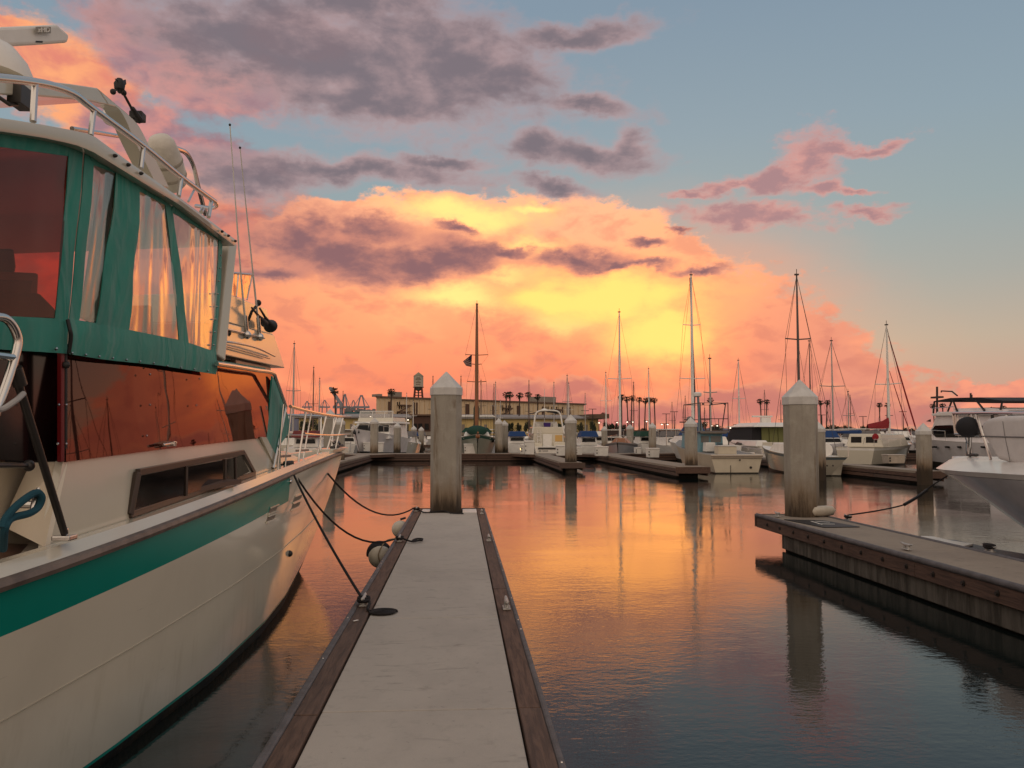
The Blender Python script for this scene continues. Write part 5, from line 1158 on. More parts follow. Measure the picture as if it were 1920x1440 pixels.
# --- old fishing boat, stern-on, blue wheelhouse
q = G(1382, 888, 0)
r = thing('fishing_boat', 'old fishing boat with broad cream stern, pale blue wheelhouse and pipe frame above', 'boat')
CREAM = M('cream_paint', (.68, .60, .46), .45, var=.4, vscale=2, dark=(.52, .44, .33))
pt = make_hull(r, 11.4, 2.9, 1.75, 1.02, CREAM, sw=.97, rake=1.3, fine=2.4, cap=WHITE, deckmat=M('grey_deck', (.25, .24, .23), .7))
m = MB(); m.box((0, -5.73, .93), (2.82, .09, .07)); m.box((0, -5.73, .83), (2.78, .07, .03)); m.build('transom_trim', M('worn_trim', (.35, .28, .22), .6), r, bevel=.01)
m = MB(); m.lathe([(.07, 0), (.06, .04)], (.75, -5.7, .32), (0, -1, 0), n=12); m.lathe([(.05, 0), (.04, .03)], (.15, -5.75, .72), (0, -1, 0), n=10); m.build('exhaust', DARKMETAL, r)
m = MB(); m.box((-.35, -5.72, .25), (.02, .03, .38)); m.build('transom_bracket', DARKMETAL, r)
m = MB(); frust(m, -1.05, .35, -2.4, 1.6, 1.05, 2.15, .05, .2); m.build('wheelhouse', LBLUE, r, bevel=.03)
for x0, x1 in ((-.95, -.5), (-.38, .2)): window(r, [(x0, -2.4, 1.62), (x1, -2.4, 1.62), (x1, -2.4, 1.98), (x0, -2.4, 1.98)], out=(0, -1, 0), t=.02, mat=M('hazy_window', (.16, .16, .15), .1))
window(r, [(-1.04, -1.8, 1.6), (-1.04, .6, 1.65), (-1.02, .6, 2.0), (-1.02, -1.8, 1.98)], out=(-1, 0, 0), t=.02)
m = MB(); m.box((-.3, -.8, 2.22), (1.75, 4.0, .1)); m.build('wheelhouse_roof', GREYC, r, bevel=.03)
P = []; 
for i in range(60): P.append((-1.1 + 1.5 * i / 59, -2.85, 2.16 + .02 * math.sin(i * 1.9)))
m = MB(); m.tube(P, .045, 6); m.build('rope_fringe', M('fringe_rope', (.18, .15, .12), .9), r, smooth=True)
m = MB(); frust(m, -.9, -.3, -3.1, -2.5, 1.1, 1.62, .03); m.build('white_chair', WHITE, r, bevel=.04)
m = MB(); m.box((-.25, -3.6, 1.25), (.18, .6, .7)); m.box((.3, -3.4, 1.2), (.5, .5, .55)); m.build('net_gear', M('blue_grey_gear', (.07, .11, .14), .7), r, bevel=.03)
m = MB(); m.box((-.35, -4.9, 1.22), (1.0, .75, .42)); m.build('cream_bait_box', CREAM, r, bevel=.03)
m = MB(); m.box((-.35, -4.9, 1.46), (1.04, .8, .05)); m.build('box_lid', WHITE, r, bevel=.01)
zt, zm = zz(753, 45), zz(784, 45)
m = MB()
for y in (-2.7, .8):
    m.tube([(-1.05, y, 2.2), (-1.05, y, zt), (.55, y, zt), (.55, y, 1.2)], .03, 6); m.tube([(-1.05, y, zm), (.55, y, zm)], .022, 6)
for x in (-1.05, .55): m.tube([(x, -2.7, zt), (x, .8, zt)], .028, 6)
m.tube([(.15, -2.7, 2.2), (.42, -2.7, zt)], .03, 6); m.tube([(.0, -2.7, 2.2), (.0, -2.7, zm)], .02, 6); m.build('pipe_frame', DARKMETAL, r)
m = MB(); m.tube([(-.55, -1.0, 2.2), (-.62, -1.0, 3.0), (-.68, -1.0, zz(741, 46))], [.16, .09, .07], 8); m.build('signal_mast', M('pale_blue_mast', (.16, .22, .25), .5), r, smooth=True)
m = MB(); m.lathe([(.1, -.14), (.24, -.08), (.25, .08), (.12, .15)], (-.72, -1.0, zz(736, 46)), n=14); m.build('radar_dome', WHITE, r, smooth=True)
for x in (-.9, -.4, .35): m = MB(); m.ball((x, -2.72, zt - .06), .06, 8, 5); m.build('deck_lamp', DARKMETAL, r)
rails(r, [pt(u, 1, 1) for u in (0, .1, .2, .3)], .25, .02, name='side_rail')
r.location = (q.x, q.y + 5.7, 0)
p = AT(1412, 852, 44.5)
# --- express cruiser with lettering
r = thing('express_cruiser', 'white express cruiser with olive curtains and its name in dark letters on the stern', 'boat')
Yv = 57
pt = make_hull(r, 11, 3.9, 1.9, 1.25, GELW, sw=.9, rake=2.0, cap=GEL)
m = MB(); m.box((.9, -5.95, .55), (2.2, .7, .12)); m.build('swim_platform', WHITE, r, bevel=.03)
m = MB(); m.box((0, -5.56, 1.15), (3.2, .06, .75)); m.build('transom_panel', GEL, r, bevel=.02)
text('Mi Cabo', .52, (.95, -5.62, 1.12), (math.pi / 2, 0, 0), M('dark_lettering', (.05, .03, .02), .5), r, ext=.006, shear=.2)
m = MB(); m.box((.9, -5.62, .84), (1.3, .02, .03)); m.build('underline_mark', DARKMETAL, r)
text('L 2', .3, (-1.2, -5.62, 1.15), (math.pi / 2, 0, 0), bpy.data.materials['dark_lettering'], r, ext=.004, shear=.3)
m = MB(); frust(m, -1.6, 1.5, -3.4, 2.8, 1.4, 2.6, .12, 1.6, .1); m.build('dark_enclosure', BLACKC, r, bevel=.05)
for x0, x1 in ((-.85, -.35), (-.3, .3), (.35, .95)): window(r, [(x0, -3.42, 1.45), (x1, -3.42, 1.45), (x1, -3.36, 2.55), (x0, -3.36, 2.55)], out=(0, -1, 0), t=.06, mat=OLIVE, name='curtain')
m = MB(); frust(m, -1.7, 1.75, -4.2, 2.2, 2.58, 2.68, .05, .3, .1); frust(m, -1.35, 1.3, -3.7, 1.6, 2.68, 2.9, .35, .8, .5); m.build('hardtop', GELW, r, bevel=.05)
m = MB(); m.box((.35, -1, 3.1), (.7, .4, .4)); m.box((.1, -1, 3.38), (1.5, .25, .12)); m.tube([(1.3, -2, 2.7), (1.35, -2, 3.3)], .04); m.build('radar_array', WHITE, r, bevel=.02)
m = MB(); frust(m, -1.95, -.9, -5.2, 1.0, 1.2, 1.65, .2, .6, .2); m.build('cockpit_side', GELW, r, bevel=.08)
window(r, [(-1.95, -2.2, 1.25), (-1.93, -.8, 1.3), (-1.9, -1.3, 1.5), (-1.93, -2.3, 1.42)], out=(-1, 0, 0), t=.03)
moor(r, 1418, Yv + 4, 0)
# --- white double-ended sloop right of the large pile
q = Vector((18.2, 39.8, 0))
r = thing('sailboat', 'small white sloop with rounded stern and grey stripe just right of the large right pile', 'sailboat')
pt = make_hull(r, 9.0, 2.15, 1.45, .98, GEL, stripe=M('blue_grey_stripe', (.13, .17, .19), .4), sw=.9, rake=1.2, rounded=.75)
m = MB(); 
for x in (-.1, .2): m.tube([(x, -4.45, .58), (x, -4.45, .5)], .035, 6)
m.build('drain_fittings', DARKMETAL, r)
m = MB(); frust(m, -.7, .7, -1.8, 2.0, 1.0, 1.6, .12, .7, .1); m.build('cabin', WHITE, r, bevel=.05)
m = MB(); frust(m, -.75, .45, -2.4, -1.2, 1.3, 2.3, .25, .3, .5); m.build('spray_hood', GREYC, r, bevel=.1)
m = MB(); frust(m, -.85, .2, -3.4, -2.4, 1.05, 1.5, .15, .2, .2); m.build('cockpit_cover', BLUEC, r, bevel=.08)
m = MB(); m.lathe([(.3, 0), (.34, .02), (.34, .05), (.3, .07)], (.2, -3.7, 1.3), (0, -1, .2), n=16); m.build('steering_wheel', WHITE, r)
mast(r, -1.0, 1.5, zz(507, 43.4), .085, M('dark_mast', (.10, .085, .08), .5), ((.62, .7),), 9, hz=1.2)
rails(r, [pt(u, 1, 1) for u in (0, .12, .25)], .5, .015, name='stern_rail')
r.location = (q.x, q.y + 4.6, 0)
# --- sailboat with red sail cover
Yv = 56
r = thing('sailboat', 'white pilothouse sailboat with bright red boom cover and red furled headsail', 'sailboat')
pt = make_hull(r, 9.5, 3.1, 1.5, 1.2, GEL, stripe=WHITE, rake=1.2)
m = MB(); frust(m, -1.25, 1.25, -3.2, 1.5, 1.2, 2.1, .2, .5, .1); m.build('cabin', GEL, r, bevel=.06)
for y0, y1 in ((-2.7, -1.5), (-1.1, .1)): window(r, [(-1.18, y0, 1.55), (-1.18, y1, 1.55), (-1.12, y1 - .15, 1.9), (-1.12, y0 + .1, 1.9)], out=(-1, 0, .1), t=.03)
window(r, [(-.9, -3.15, 1.5), (-.2, -3.15, 1.5), (-.2, -3.12, 1.9), (-.9, -3.12, 1.9)], out=(0, -1, 0), t=.03); window(r, [(.1, -3.15, 1.5), (.85, -3.15, 1.5), (.85, -3.12, 1.9), (.1, -3.12, 1.9)], out=(0, -1, 0), t=.03)
mast(r, 1.2, 1.4, zz(600, Yv), .10, WHITE, ((.50, .9),), 9.5, hz=1.4)
m = MB(); m.grid([[(-.06, 1.25, 2.9), (-.10, -.3, 2.65), (-.08, -2.6, 2.5)], [(0, 1.25, 3.3), (0, 0, 3.0), (0, -2.6, 2.75)], [(.06, 1.25, 2.9), (.10, -.3, 2.65), (.08, -2.6, 2.5)], [(0, 1.2, 2.5), (0, -.3, 2.45), (0, -2.6, 2.45)], [(-.06, 1.25, 2.9), (-.10, -.3, 2.65), (-.08, -2.6, 2.5)]]); m.build('red_boom_cover', REDC, r, smooth=True)
m = MB(); m.tube([(.05, 1.4, zz(620, Yv)), (.6, 3.2, 4.4), (.9, 4.5, 1.5)], [.03, .06, .05], 7); m.tube([(.05, 1.4, zz(690, Yv)), (.35, 2.6, 4.0), (.55, 4.2, 1.5)], [.02, .04, .03], 6); m.build('red_furled_sail', REDC, r, smooth=True)
m = MB(); m.lathe([(.1, 0), (.22, .03), (.1, .08)], (1.0, -3.8, 1.9), (0, -1, 0), n=12); m.build('horseshoe_buoy', REDC, r)
rails(r, [pt(u, 1, 1) for u in (0, .2, .4)], .55, .015, name='stern_rail')
moor(r, 1655, Yv, -.85)
# --- sloops behind, between those two
def small_sail(px, Yv, ytop, head, L, B, label, cover=None, hull=None, spread=((.5, .7),), mat=None, cabin=True, r_=.08, grp='sailboats in the far rows'):
    r = thing('sailboat', label, 'sailboat', group=grp)
    pt = make_hull(r, L, B, 1.35, 1.05, hull or WHITE, rake=1.0)
    if cabin: m = MB(); frust(m, -B * .32, B * .32, -L * .22, L * .22, 1.0, 1.65, .1, .5, .1); m.build('cabin', WHITE, r, bevel=.04)
    mast(r, L * .1, 1.4, zz(ytop, Yv), r_, mat or ALU, spread, L, hz=1.1)
    m = MB(); m.tube([(0, L * .08, 2.2), (0, -L * .32, 2.25)], [.10, .15], 8); m.build('boom_cover', cover or BLUEC, r, smooth=True)
    moor(r, px, Yv, head); return r
DM = M('brown_mast', (.13, .08, .06), .5)
small_sail(1574, 66, 632, .05, 10, 3, 'sailboat with a thin mast between the sloop and the red-covered sailboat', BLUEC, mat=ALU, spread=((.55, 1.1),))
small_sail(1529, 78, 633, 0, 10, 3, 'sailboat whose dark mast rises just right of the large right pile cap', GREYC, mat=DM, spread=((.4, .9),))
small_sail(1598, 92, 732, 0, 8, 2.6, 'small sailboat with a short leaning white spar right of the sloop', GREYC)
for px, yt, lab, mt in ((546, 645, 'sailboat with the tall mast just right of the yacht bow curtain', ALU), (584, 690, 'sailboat with a mast above the middle of the yacht bow rail', DM), (600, 712, 'sailboat with a short thin mast left of the leaning crane', ALU), (641, 735, 'sailboat with a short dark mast right of the leaning crane', DM),
    (761, 738, 'sailboat with a white mast left of the water tower', WHITE), (774, 752, 'sailboat with a low white mast under the water tower', WHITE), (811, 708, 'sailboat with a thin mast touching the left side of the near pile', DM), (864, 707, 'sailboat with a thin mast just right of the near pile cap', DM), (902, 713, 'sailboat with a dark mast right of the wooden mast', DM),
    (925, 722, 'sailboat with a thin mast left of the paired masts', DM), (928.5, 718, 'sailboat with a thin mast, right one of a close pair', ALU), (938, 752, 'sailboat with a low white mast by the stair tower', WHITE), (991, 715, 'sailboat with a tall brown mast left of the tubular arch', DM), (1038, 718, 'sailboat with faint mast above the rooftop box of the long building', ALU),
    (1066, 703, 'sailboat with a grey mast directly behind the centre finger pile', ALU), (1068.5, 718, 'sailboat with a white mast against the centre finger pile', WHITE), (1099, 738, 'sailboat with a pale distant mast right of the long building', ALU), (1135, 699, 'sailboat with a white mast left of the varnished sailboat', WHITE), (1191, 716, 'sailboat with a brown mast among the palms', DM),
    (1215, 691, 'sailboat with a silver mast in front of the last palms', WHITE), (1258, 755, 'sailboat with a short dark mast right of the palm row', DM), (1288, 742, 'sailboat with a dark mast left of the tall ketch', DM), (1324, 765, 'sailboat with a low mast inside the pipe frame', DM), (1392, 672, 'sailboat with a tall white mast above the express cruiser', WHITE),
    (1438, 731, 'sailboat with a brown mast beside the pair of palms', DM), (1461, 751, 'sailboat with a thin mast left of the large right pile', DM), (1561, 755, 'sailboat with a faint short mast right of the large right pile', DM), (1592, 741, 'sailboat with a brown mast between two palms groups', DM)):
    Yv = min(175, max(84, 8.6 * F / (812 - yt))) + random.uniform(-3, 3)
    if Yv < 114: Yv = min(Yv, 106) if Yv < 106 else 119
    small_sail(px, Yv, yt, random.choice((0, R180)) + random.uniform(-.06, .06), random.uniform(8, 10.5), 2.8, lab, random.choice((BLUEC, GREYC, WHITE, GREENC)), random.choice((WHITE, GELG, GEL)), mat=mt, r_=.10, spread=((random.uniform(.45, .6), random.uniform(.6, .9)),))
# --- other small motor boats in the background
def small_motor(px, Yv, head, L, B, label, top_=None, cov=None, hull=None):
    r = thing('motor_boat', label, 'boat', group='motor boats in the far rows')
    pt = make_hull(r, L, B, 1.4, .95, hull or WHITE, sw=.9, rake=1.2)
    m = MB(); frust(m, -B * .36, B * .36, -L * .2, L * .25, 1.0, 1.75, .1, .7, .05); m.build('cabin', WHITE, r, bevel=.04)
    window(r, [(-B * .28, -L * .2, 1.3), (B * .28, -L * .2, 1.3), (B * .26, -L * .2 + .03, 1.65), (-B * .26, -L * .2 + .03, 1.65)], out=(0, -1, 0), t=.03)
    window(r, [(-B * .28, L * .2, 1.4), (B * .28, L * .2, 1.4), (B * .26, L * .17, 1.68), (-B * .26, L * .17, 1.68)], out=(0, 1, .5), t=.08)
    if cov: m = MB(); frust(m, -B * .38, B * .38, -L * .3, L * .1, 1.78, 2.35, .2, .5, .2); m.build('canvas_top', cov, r, bevel=.06)
    if top_: 
        m = MB(); m.box((0, -L * .05, 2.5), (B * .8, L * .4, .08)); m.build('canopy', top_, r, bevel=.03)
        m = MB(); [m.tube([(x, y, 1.0), (x, y, 2.5)], .03, 5) for x in (-B * .37, B * .37) for y in (-L * .22, L * .12)]; m.build('canopy_posts', STEEL, r)
    moor(r, px, Yv, head); return r
small_motor(968, 92, 0, 7, 2.6, 'low motor boat with a dark blue canvas top between pile and sport fishing boat', cov=BLUEC)
small_motor(785, 118, 0, 7.5, 2.8, 'small white cabin boat seen left of the large near pile', cov=GREYC)
small_motor(768, 98, .1, 7.5, 2.6, 'motor boat under a bright blue cover left of the large near pile', cov=BLUEC)
small_motor(1100, 80, 0, 6.5, 2.3, 'small white boat with blue cover right of the centre finger pile', cov=BLUEC)
small_motor(1208, 92, 0, 7, 2.5, 'white motor boat with dark green top behind the far pile', cov=GREENC)
small_motor(1255, 78, .15, 8, 2.8, 'white cabin boat left of the blue awning', top_=WHITE)
small_motor(1245, 88, 0, 8, 2.8, 'white motor boat with canopy left of the tall-masted ketch', top_=WHITE, cov=GREYC)
small_motor(580, 70, 0, 8, 2.8, 'boat with dark red cover glimpsed through the yacht bow rail', cov=M('dull_red_canvas', (.16, .03, .03), .8))
small_motor(655, 88, 0, 7, 2.4, 'small white boat just right of the yacht bow', top_=WHITE)
small_motor(1580, 80, 0, 9, 3.2, 'white trawler with canopy behind the sloop', top_=WHITE)
small_motor(1606, 70, .1, 7.5, 2.8, 'white motor boat with flat canopy between sloop and red-covered sailboat', top_=WHITE, cov=GREYC)
small_motor(1492, 66, 0, 8, 2.8, 'pale boat half hidden behind the left side of the large right pile', cov=GREYC)
small_motor(1625, 108, 0, 9, 3.4, 'distant boat under a white tent cover above the red-covered sailboat', cov=WHITE)
for i, (px, Yv, c_, t_, lab) in enumerate(((760, 86, GREYC, None, 'small white boat with grey canvas just right of the white motor yacht'), (725, 100, None, WHITE, 'white canopy boat behind the white motor yacht'), (915, 84, None, WHITE, 'white boat under a flat canopy right of the green-covered sailboat'), (1010, 98, BLUEC, None, 'blue-topped boat behind the sport fishing boat'),
    (1120, 98, WHITE, None, 'white-topped boat left of the slender far pile'), (1148, 92, None, WHITE, 'canopied white boat behind the varnished sailboat'), (1190, 104, GREENC, None, 'green-topped boat far behind the varnished sailboat'), (1232, 100, WHITE, None, 'distant white boat right of the silver mast'), (1275, 92, GREYC, None, 'grey-topped boat left of the pile beside the fishing boat'),
    (1345, 78, BLUEC, None, 'boat with blue canvas behind the blue wheelhouse'), (1400, 96, None, WHITE, 'distant canopied boat above the express cruiser bow'), (1545, 66, BLUEC, None, 'white boat with blue canvas close behind the sloop'), (1560, 96, None, WHITE, 'distant canopied boat left of the tent-covered boat'), (1690, 84, WHITE, None, 'white boat behind the bow of the large white yacht'),
    (1710, 100, GREYC, None, 'distant grey-topped boat right of the red furled sail'), (690, 108, BLUEC, None, 'distant blue-topped boat left of the white motor yacht'), (840, 96, WHITE, None, 'white boat hidden by the near pile'))):
    small_motor(px, Yv, random.choice((0, R180)) + random.uniform(-.1, .1), random.uniform(6.5, 9), random.uniform(2.4, 3.0), lab, top_=t_, cov=c_, hull=random.choice((WHITE, GELG, GEL)))
# --- big white yacht on the right
r = thing('motor_yacht', 'large white yacht on the right with dark six-sided window and black bimini', 'boat')
X0 = 32.2; Yc = 50.0
pt = make_hull(r, 15.5, 4.8, 2.0, 1.55, GELG, rake=2.6, fine=2.0, cap=GELW, deckmat=GELW)
HX = -2.0
def BX(px, py, x=-2.0):            # a point of the photo on the yacht's left side, in its own frame
    p = ATX(px, py, X0 + x); return Vector((x, p.y - Yc, p.z))
def slab(pts, x, t, name, mat, bev=.04, par=None):
    q = [BX(*p, x) for p in pts]; n = len(q); m = MB(); o = Vector((t, 0, 0)); m.add(q + [v + o for v in q], [tuple(range(n)), tuple(range(n, 2 * n))[::-1]] + [(i, (i + 1) % n, (i + 1) % n + n, i + n) for i in range(n)]); return m.build(name, mat, par or r, bevel=bev)
slab([(1722, 833), (1748, 800), (1756, 772), (1798, 772), (1960, 772), (1960, 834)], -1.75, 3.5, 'superstructure', GELG)
slab([(1744, 810), (1753, 798), (1782, 797), (1795, 798), (1795, 820), (1755, 820)], -1.80, .06, 'side_window', GLASSD, 0)
slab([(1797, 798), (1850, 798), (1850, 820), (1797, 820)], -1.80, .06, 'side_window', M('tinted_side_glass', (.05, .05, .05), .15), 0)
slab([(1736, 790), (1744, 786), (1744, 791)], -1.80, .05, 'nav_light', BLACK, 0)
slab([(1745, 776), (1772, 772), (1960, 772), (1960, 777), (1748, 780)], -2.0, 4.0, 'flybridge_deck', GELW)
slab([(1788, 766), (1850, 764), (1893, 768), (1886, 773), (1790, 773)], -1.6, 3.2, 'flybridge_coaming', GELG)
slab([(1750, 752), (1782, 746), (1832, 745), (1880, 751), (1880, 754), (1840, 756), (1800, 750), (1752, 754)], -1.7, 3.4, 'bimini', BLACKC, .02)
m = MB()
for a, b in (((1786, 748), (1777, 772)), ((1786, 748), (1795, 772)), ((1752, 753), (1750, 775)), ((1879, 754), (1876, 768)), ((1830, 750), (1846, 770))):
    for x in (-1.65, 1.6): m.tube([BX(*a, x), BX(*b, x)], .06, 6)
o = m.build('bimini_frame', DARKMETAL, r); o['kind'] = 'stuff'
m = MB(); m.tube([BX(1757, 776, -1), BX(1757, 725, -1)], .07, 6); m.box(BX(1757, 745, -1), (.3, 1.0, .12)); m.tube([BX(1820, 748, 0), BX(1820, 737, 0)], .06, 6); m.tube([BX(1822, 746, -1), BX(1822, 740, -1)], .05); m.tube([BX(1765, 736, 0), BX(1765, 733, 0), BX(1785, 734, 0), BX(1795, 742, 0)], .05, 6); o = m.build('instrument_mast', DARKMETAL, r); o['kind'] = 'stuff'
rails(r, [BX(1748, 776, -1.8), BX(1760, 775, -1.8), BX(1775, 774, -1.8), BX(1788, 773, -1.8)], .35, .025)
rails(r, [pt(u, 1, -1) for u in (.45, .55, .65, .75, .85, .95, 1)] + [pt(u, 1, 1) for u in (.9, .8)], .6, .018)
for x in (1748, 1774, 1797, 1814, 1841):
    slab([(x - 3, 836.5), (x + 3, 836.5), (x + 3, 840), (x - 2, 840)], -2.33, .2, 'portlight', GLASSD, 0)
slab([(1704, 844), (1717, 844), (1717, 850), (1704, 850)], -2.0, .9, 'hull_window', GLASSD, 0)
r.location = (X0, Yc, 0)
# --- tall tripod spar seen over the yacht's bow
# ================================================================ near boat at the right edge
NB = ATX(1785, 877, 10.1); NX = NB.x; NY = NB.y; NZ = NB.z
r = thing('sport_boat', 'white boat at the right edge, flared bow and covered cabin with tube railings', 'boat', (NX, NY - 5, 0))
def hb(s): return ip(s, [(0, .02), (.4, .45), (1, .95), (2, 1.42), (3.2, 1.8), (5.4, 2.15), (8, 2.3), (14, 2.3)])
def NBW(s, b, z): return Vector((NX + b, NY - s, z))
def nz(s): return NZ + .02 * s
def nrow(t, side, n=30):
    out = []
    for i in range(n + 1):
        s0 = 4.2 * (1 - t) ** .9; s = s0 + (13 - s0) * (i / n) ** 1.3
        z = -.3 + (nz(s) + .3) * t; e = (s - s0) * 13 / (13 - s0)
        out.append(NBW(s, side * max(.012, hb(e) * (.62 + .38 * t ** 1.3)), z))
    return out
NHULL = M('violet_grey_gelcoat', (.56, .54, .55), .2, coat=.3, var=.3)
for side in (-1, 1):
    m = MB(); m.grid([nrow(t, side) for t in (0, .12, .22)]); m.build('bottom_paint', ANTIFOUL, r, smooth=True)
    m = MB(); m.grid([nrow(.22 + .74 * k / 8, side) for k in range(9)]); m.build('topsides', NHULL, r, smooth=True)
    m = MB(); m.grid([nrow(.96, side), [p + Vector((side * .02, 0, .05)) for p in nrow(.97, side)]]); m.build('rub_strip', GREYC, r, smooth=True)
g1, g2 = nrow(1, -1), nrow(1, 1)
m = MB(); m.grid([nrow(.965, -1), [p + Vector((0, 0, .015)) for p in g1], [Vector((NX + (p.x - NX) * .72, p.y - .02, p.z + .17)) for p in g1], [Vector((NX, p.y - .02, p.z + .24)) for p in g1], [Vector((NX + (p.x - NX) * .72, p.y - .02, p.z + .17)) for p in g2], [p + Vector((0, 0, .015)) for p in g2], nrow(.965, 1)]); m.build('foredeck', GELW, r, smooth=True)
def nside(pts, b, t, name, mat, bev=.03, par=None, smooth=False):
    q = [ATX(*p, NX - b) for p in pts]; n = len(q); m = MB(); o = Vector((t, 0, 0)); m.add(q + [v + o for v in q], [tuple(range(n)), tuple(range(n, 2 * n))[::-1]] + [(i, (i + 1) % n, (i + 1) % n + n, i + n) for i in range(n)]); return m.build(name, mat, par or r, bevel=bev)
NCOV = M('pale_boat_cover', (.62, .58, .56), .8, var=.3, vscale=2, bump=.01, bscale=5)
o = nside([(1836, 802), (1839, 792), (1848, 785), (1868, 780), (2000, 777), (2000, 905), (1935, 884), (1890, 868), (1868, 862), (1852, 835), (1839, 814)], 1.33, 2.66, 'cabin_cover', NCOV, .16); o.modifiers['bevel'].segments = 6; o.data.shade_smooth()
m = MB(); m.tube([ATX(1842, 818, NX - 1.335), ATX(1880, 819, NX - 1.335), ATX(2000, 822, NX - 1.335)], .012, 6); m.build('cover_seam', GREYC, r)
m = MB()
for x in (1880,): m.tube([ATX(x, 790, NX - 1.335), ATX(x + 4, 818, NX - 1.34), ATX(x + 14, 866, NX - 1.335)], .004, 5)
m.build('cover_lacing', GREYC, r)
m = MB()
def NT_(px, py, b): return ATX(px, py, NX - b)
m.tube([NT_(1788, 775, .9), NT_(1850, 774.5, .9), NT_(2000, 776, 1.1)], .03, 8)
for a, b in (((1787, 775), (1792, 815)), ((1793, 776), (1797, 813)), ((1816, 776), (1818, 800)), ((1830, 776), (1858, 862)), ((1886, 776), (1918, 868)), ((1822, 776), (1832, 806))): m.tube([NT_(*a, .9), NT_(*b, .9)], .024, 6)
m.tube([NT_(1791, 814, .9), NT_(1838, 816, .9)], .028, 6)
m.build('cabin_railing', STEEL, r, smooth=True)
m = MB(); m.tube([NT_(1861, 776, .8), NT_(1861, 818, .8)], .03, 6); m.build('awning_pole', DARKMETAL, r)
m = MB(); m.tube([NT_(1819, 818, .2), NT_(1818, 856, .1)], .035, 8); m.tube([NT_(1810, 818, .2), NT_(1815, 832, .15)], .02, 6); m.tube([NT_(1812, 828, .15), NT_(1813, 855, .1)], .016, 6); m.build('pulpit_post', STEEL, r, smooth=True)
m = MB(); m.box(NT_(1823, 853, .1), (.1, .3, .06)); m.build('anchor_roller', DARKMETAL, r, bevel=.03)
bf = NT_(1815, 801, .97); m = MB(); m.ball(bf, .2, 20, 12, .95); bo = m.build('covered_buoy', BLACKC, smooth=True); place(bo, bf); tag(bo, 'round black-covered buoy resting on the rail of the right-hand boat', 'buoy')
lp = NT_(1897, 793, .85)
ln = thing('hanging_lantern', 'black lantern hanging from the railing of the right-hand boat', 'lantern', lp)
m = MB(); m.lathe([(.07, -.2), (.085, -.17), (.05, .0), (.045, .1), (.06, .12), (.03, .18)], lp, n=10); m.build('lantern_body', BLACK, ln, smooth=True)
m = MB(); m.tube([lp + Vector((0, 0, .16)), NT_(1897, 776, .88)], .01, 6); m.build('hook', DARKMETAL, ln)
e = ATX(1790, 884, NX - .05); a = RC1 + Vector((0, 0, .06))
mid = G(1698, 968, .62)
k1 = a.lerp(e, .5); P = arc([a, a.lerp(e, .25) + Vector((0, 0, -.14)), a.lerp(e, .5) + Vector((0, 0, -.24)), a.lerp(e, .62) + Vector((0, 0, -.2)), a.lerp(e, .8) + Vector((0, 0, -.08)), e], 6)
rope(P, .014, 'black mooring line from the right-hand dock cleat up to the white boat bow')
P2 = arc([a.lerp(e, .5) + Vector((0, 0, -.24)), a.lerp(e, .62) + Vector((0, 0, -.2)), a.lerp(e, .72) + Vector((0, 0, -.14))], 6)
rope(P2, .032, 'thick rubber snubber on the mooring line of the white boat bow', BLACK, None, 'snubber')
turns(RC1 + Vector((0, 0, .05)), 'black rope turns on the cleat behind the big right-hand pile', 3)
turns(RC2 + Vector((0, 0, .05)), 'black rope turns heaped on the far edge cleat of the right dock', 4)
fp = G(1543, 962, .5); fp = Vector((RX1 + .12, fp.y, .5)); fp = AT(1543, 956, RY1 - .6)
m = MB(); m.lathe([(.02, -.3), (.03, -.27), (.09, -.22), (.1, -.1), (.1, .1), (.09, .2), (.03, .25), (.02, .28)], fp - Vector((0, 0, .02)), (1, .25, 0), n=18); o = m.build('cylindrical_fender', bpy.data.materials['fender_vinyl'], smooth=True); place(o, fp); tag(o, 'cream cylinder fender lying behind the big pile on the right-hand dock', 'fender')

# ================================================================ the shore: buildings, tower, cranes, palms, trees
def onl(px, P1, P2):                 # where a line of sight crosses the wall P1-P2 (plan)
    d = ray(px, 812); d = Vector((d.x, d.y)); e = P2 - P1; det = d.x * -e.y + e.x * d.y
    t = (P1.x * -e.y + e.x * P1.y) / det; return d * t
P1 = AT(705, 812, 268).to_2d(); P2 = AT(1095, 812, 332).to_2d()
BWALL = M('tan_stucco', (.70, .54, .35), .8, var=.4, vscale=.06, dark=(.6, .46, .3))
BDARK = M('brown_panel', (.10, .05, .03), .8); BEDGE = M('brown_cornice', (.15, .09, .06), .8)
r = thing('warehouse', 'long tan three-storey warehouse with brown bays behind the marina', 'building', (P1.x, P1.y, 1.5))
H = 13.6; nrm = Vector(((P2 - P1).y, -(P2 - P1).x)).normalized(); nrm = nrm if nrm.y < 0 else -nrm
bk = (P1.normalized() + Vector((.12, 0))) * 36
m = MB(); m.prism([P1, P2, P2 + bk, P1 + bk], 1.5, H); m.build('wall', BWALL, r)
m = MB(); o = nrm * .7; e = (P2 - P1).normalized() * .8; m.prism([P1 + o - e, P2 + o + e, P2 + bk + e, P1 + bk - e], H, H + .5); m.build('roof', BEDGE, r)
def wpatch(x0, x1, z0, z1, name, mat, t=.25, par=None):
    a, b = onl(x0, P1, P2), onl(x1, P1, P2); m = MB(); m.prism([a + nrm * t, b + nrm * t, b, a][::-1], z0, z1); return m.build(name, mat, par or r)
for a, b in ((727, 733), (775, 782), (871, 879), (923, 929), (969, 975), (1016, 1020), (1064, 1069)): wpatch(a, b, 6.5, 12.4, 'loading_door', BDARK)
for x in [712 + 9.3 * i for i in range(41)]: wpatch(x, x + 1.2, 2, H - .4, 'pilaster', BWALL, .3)
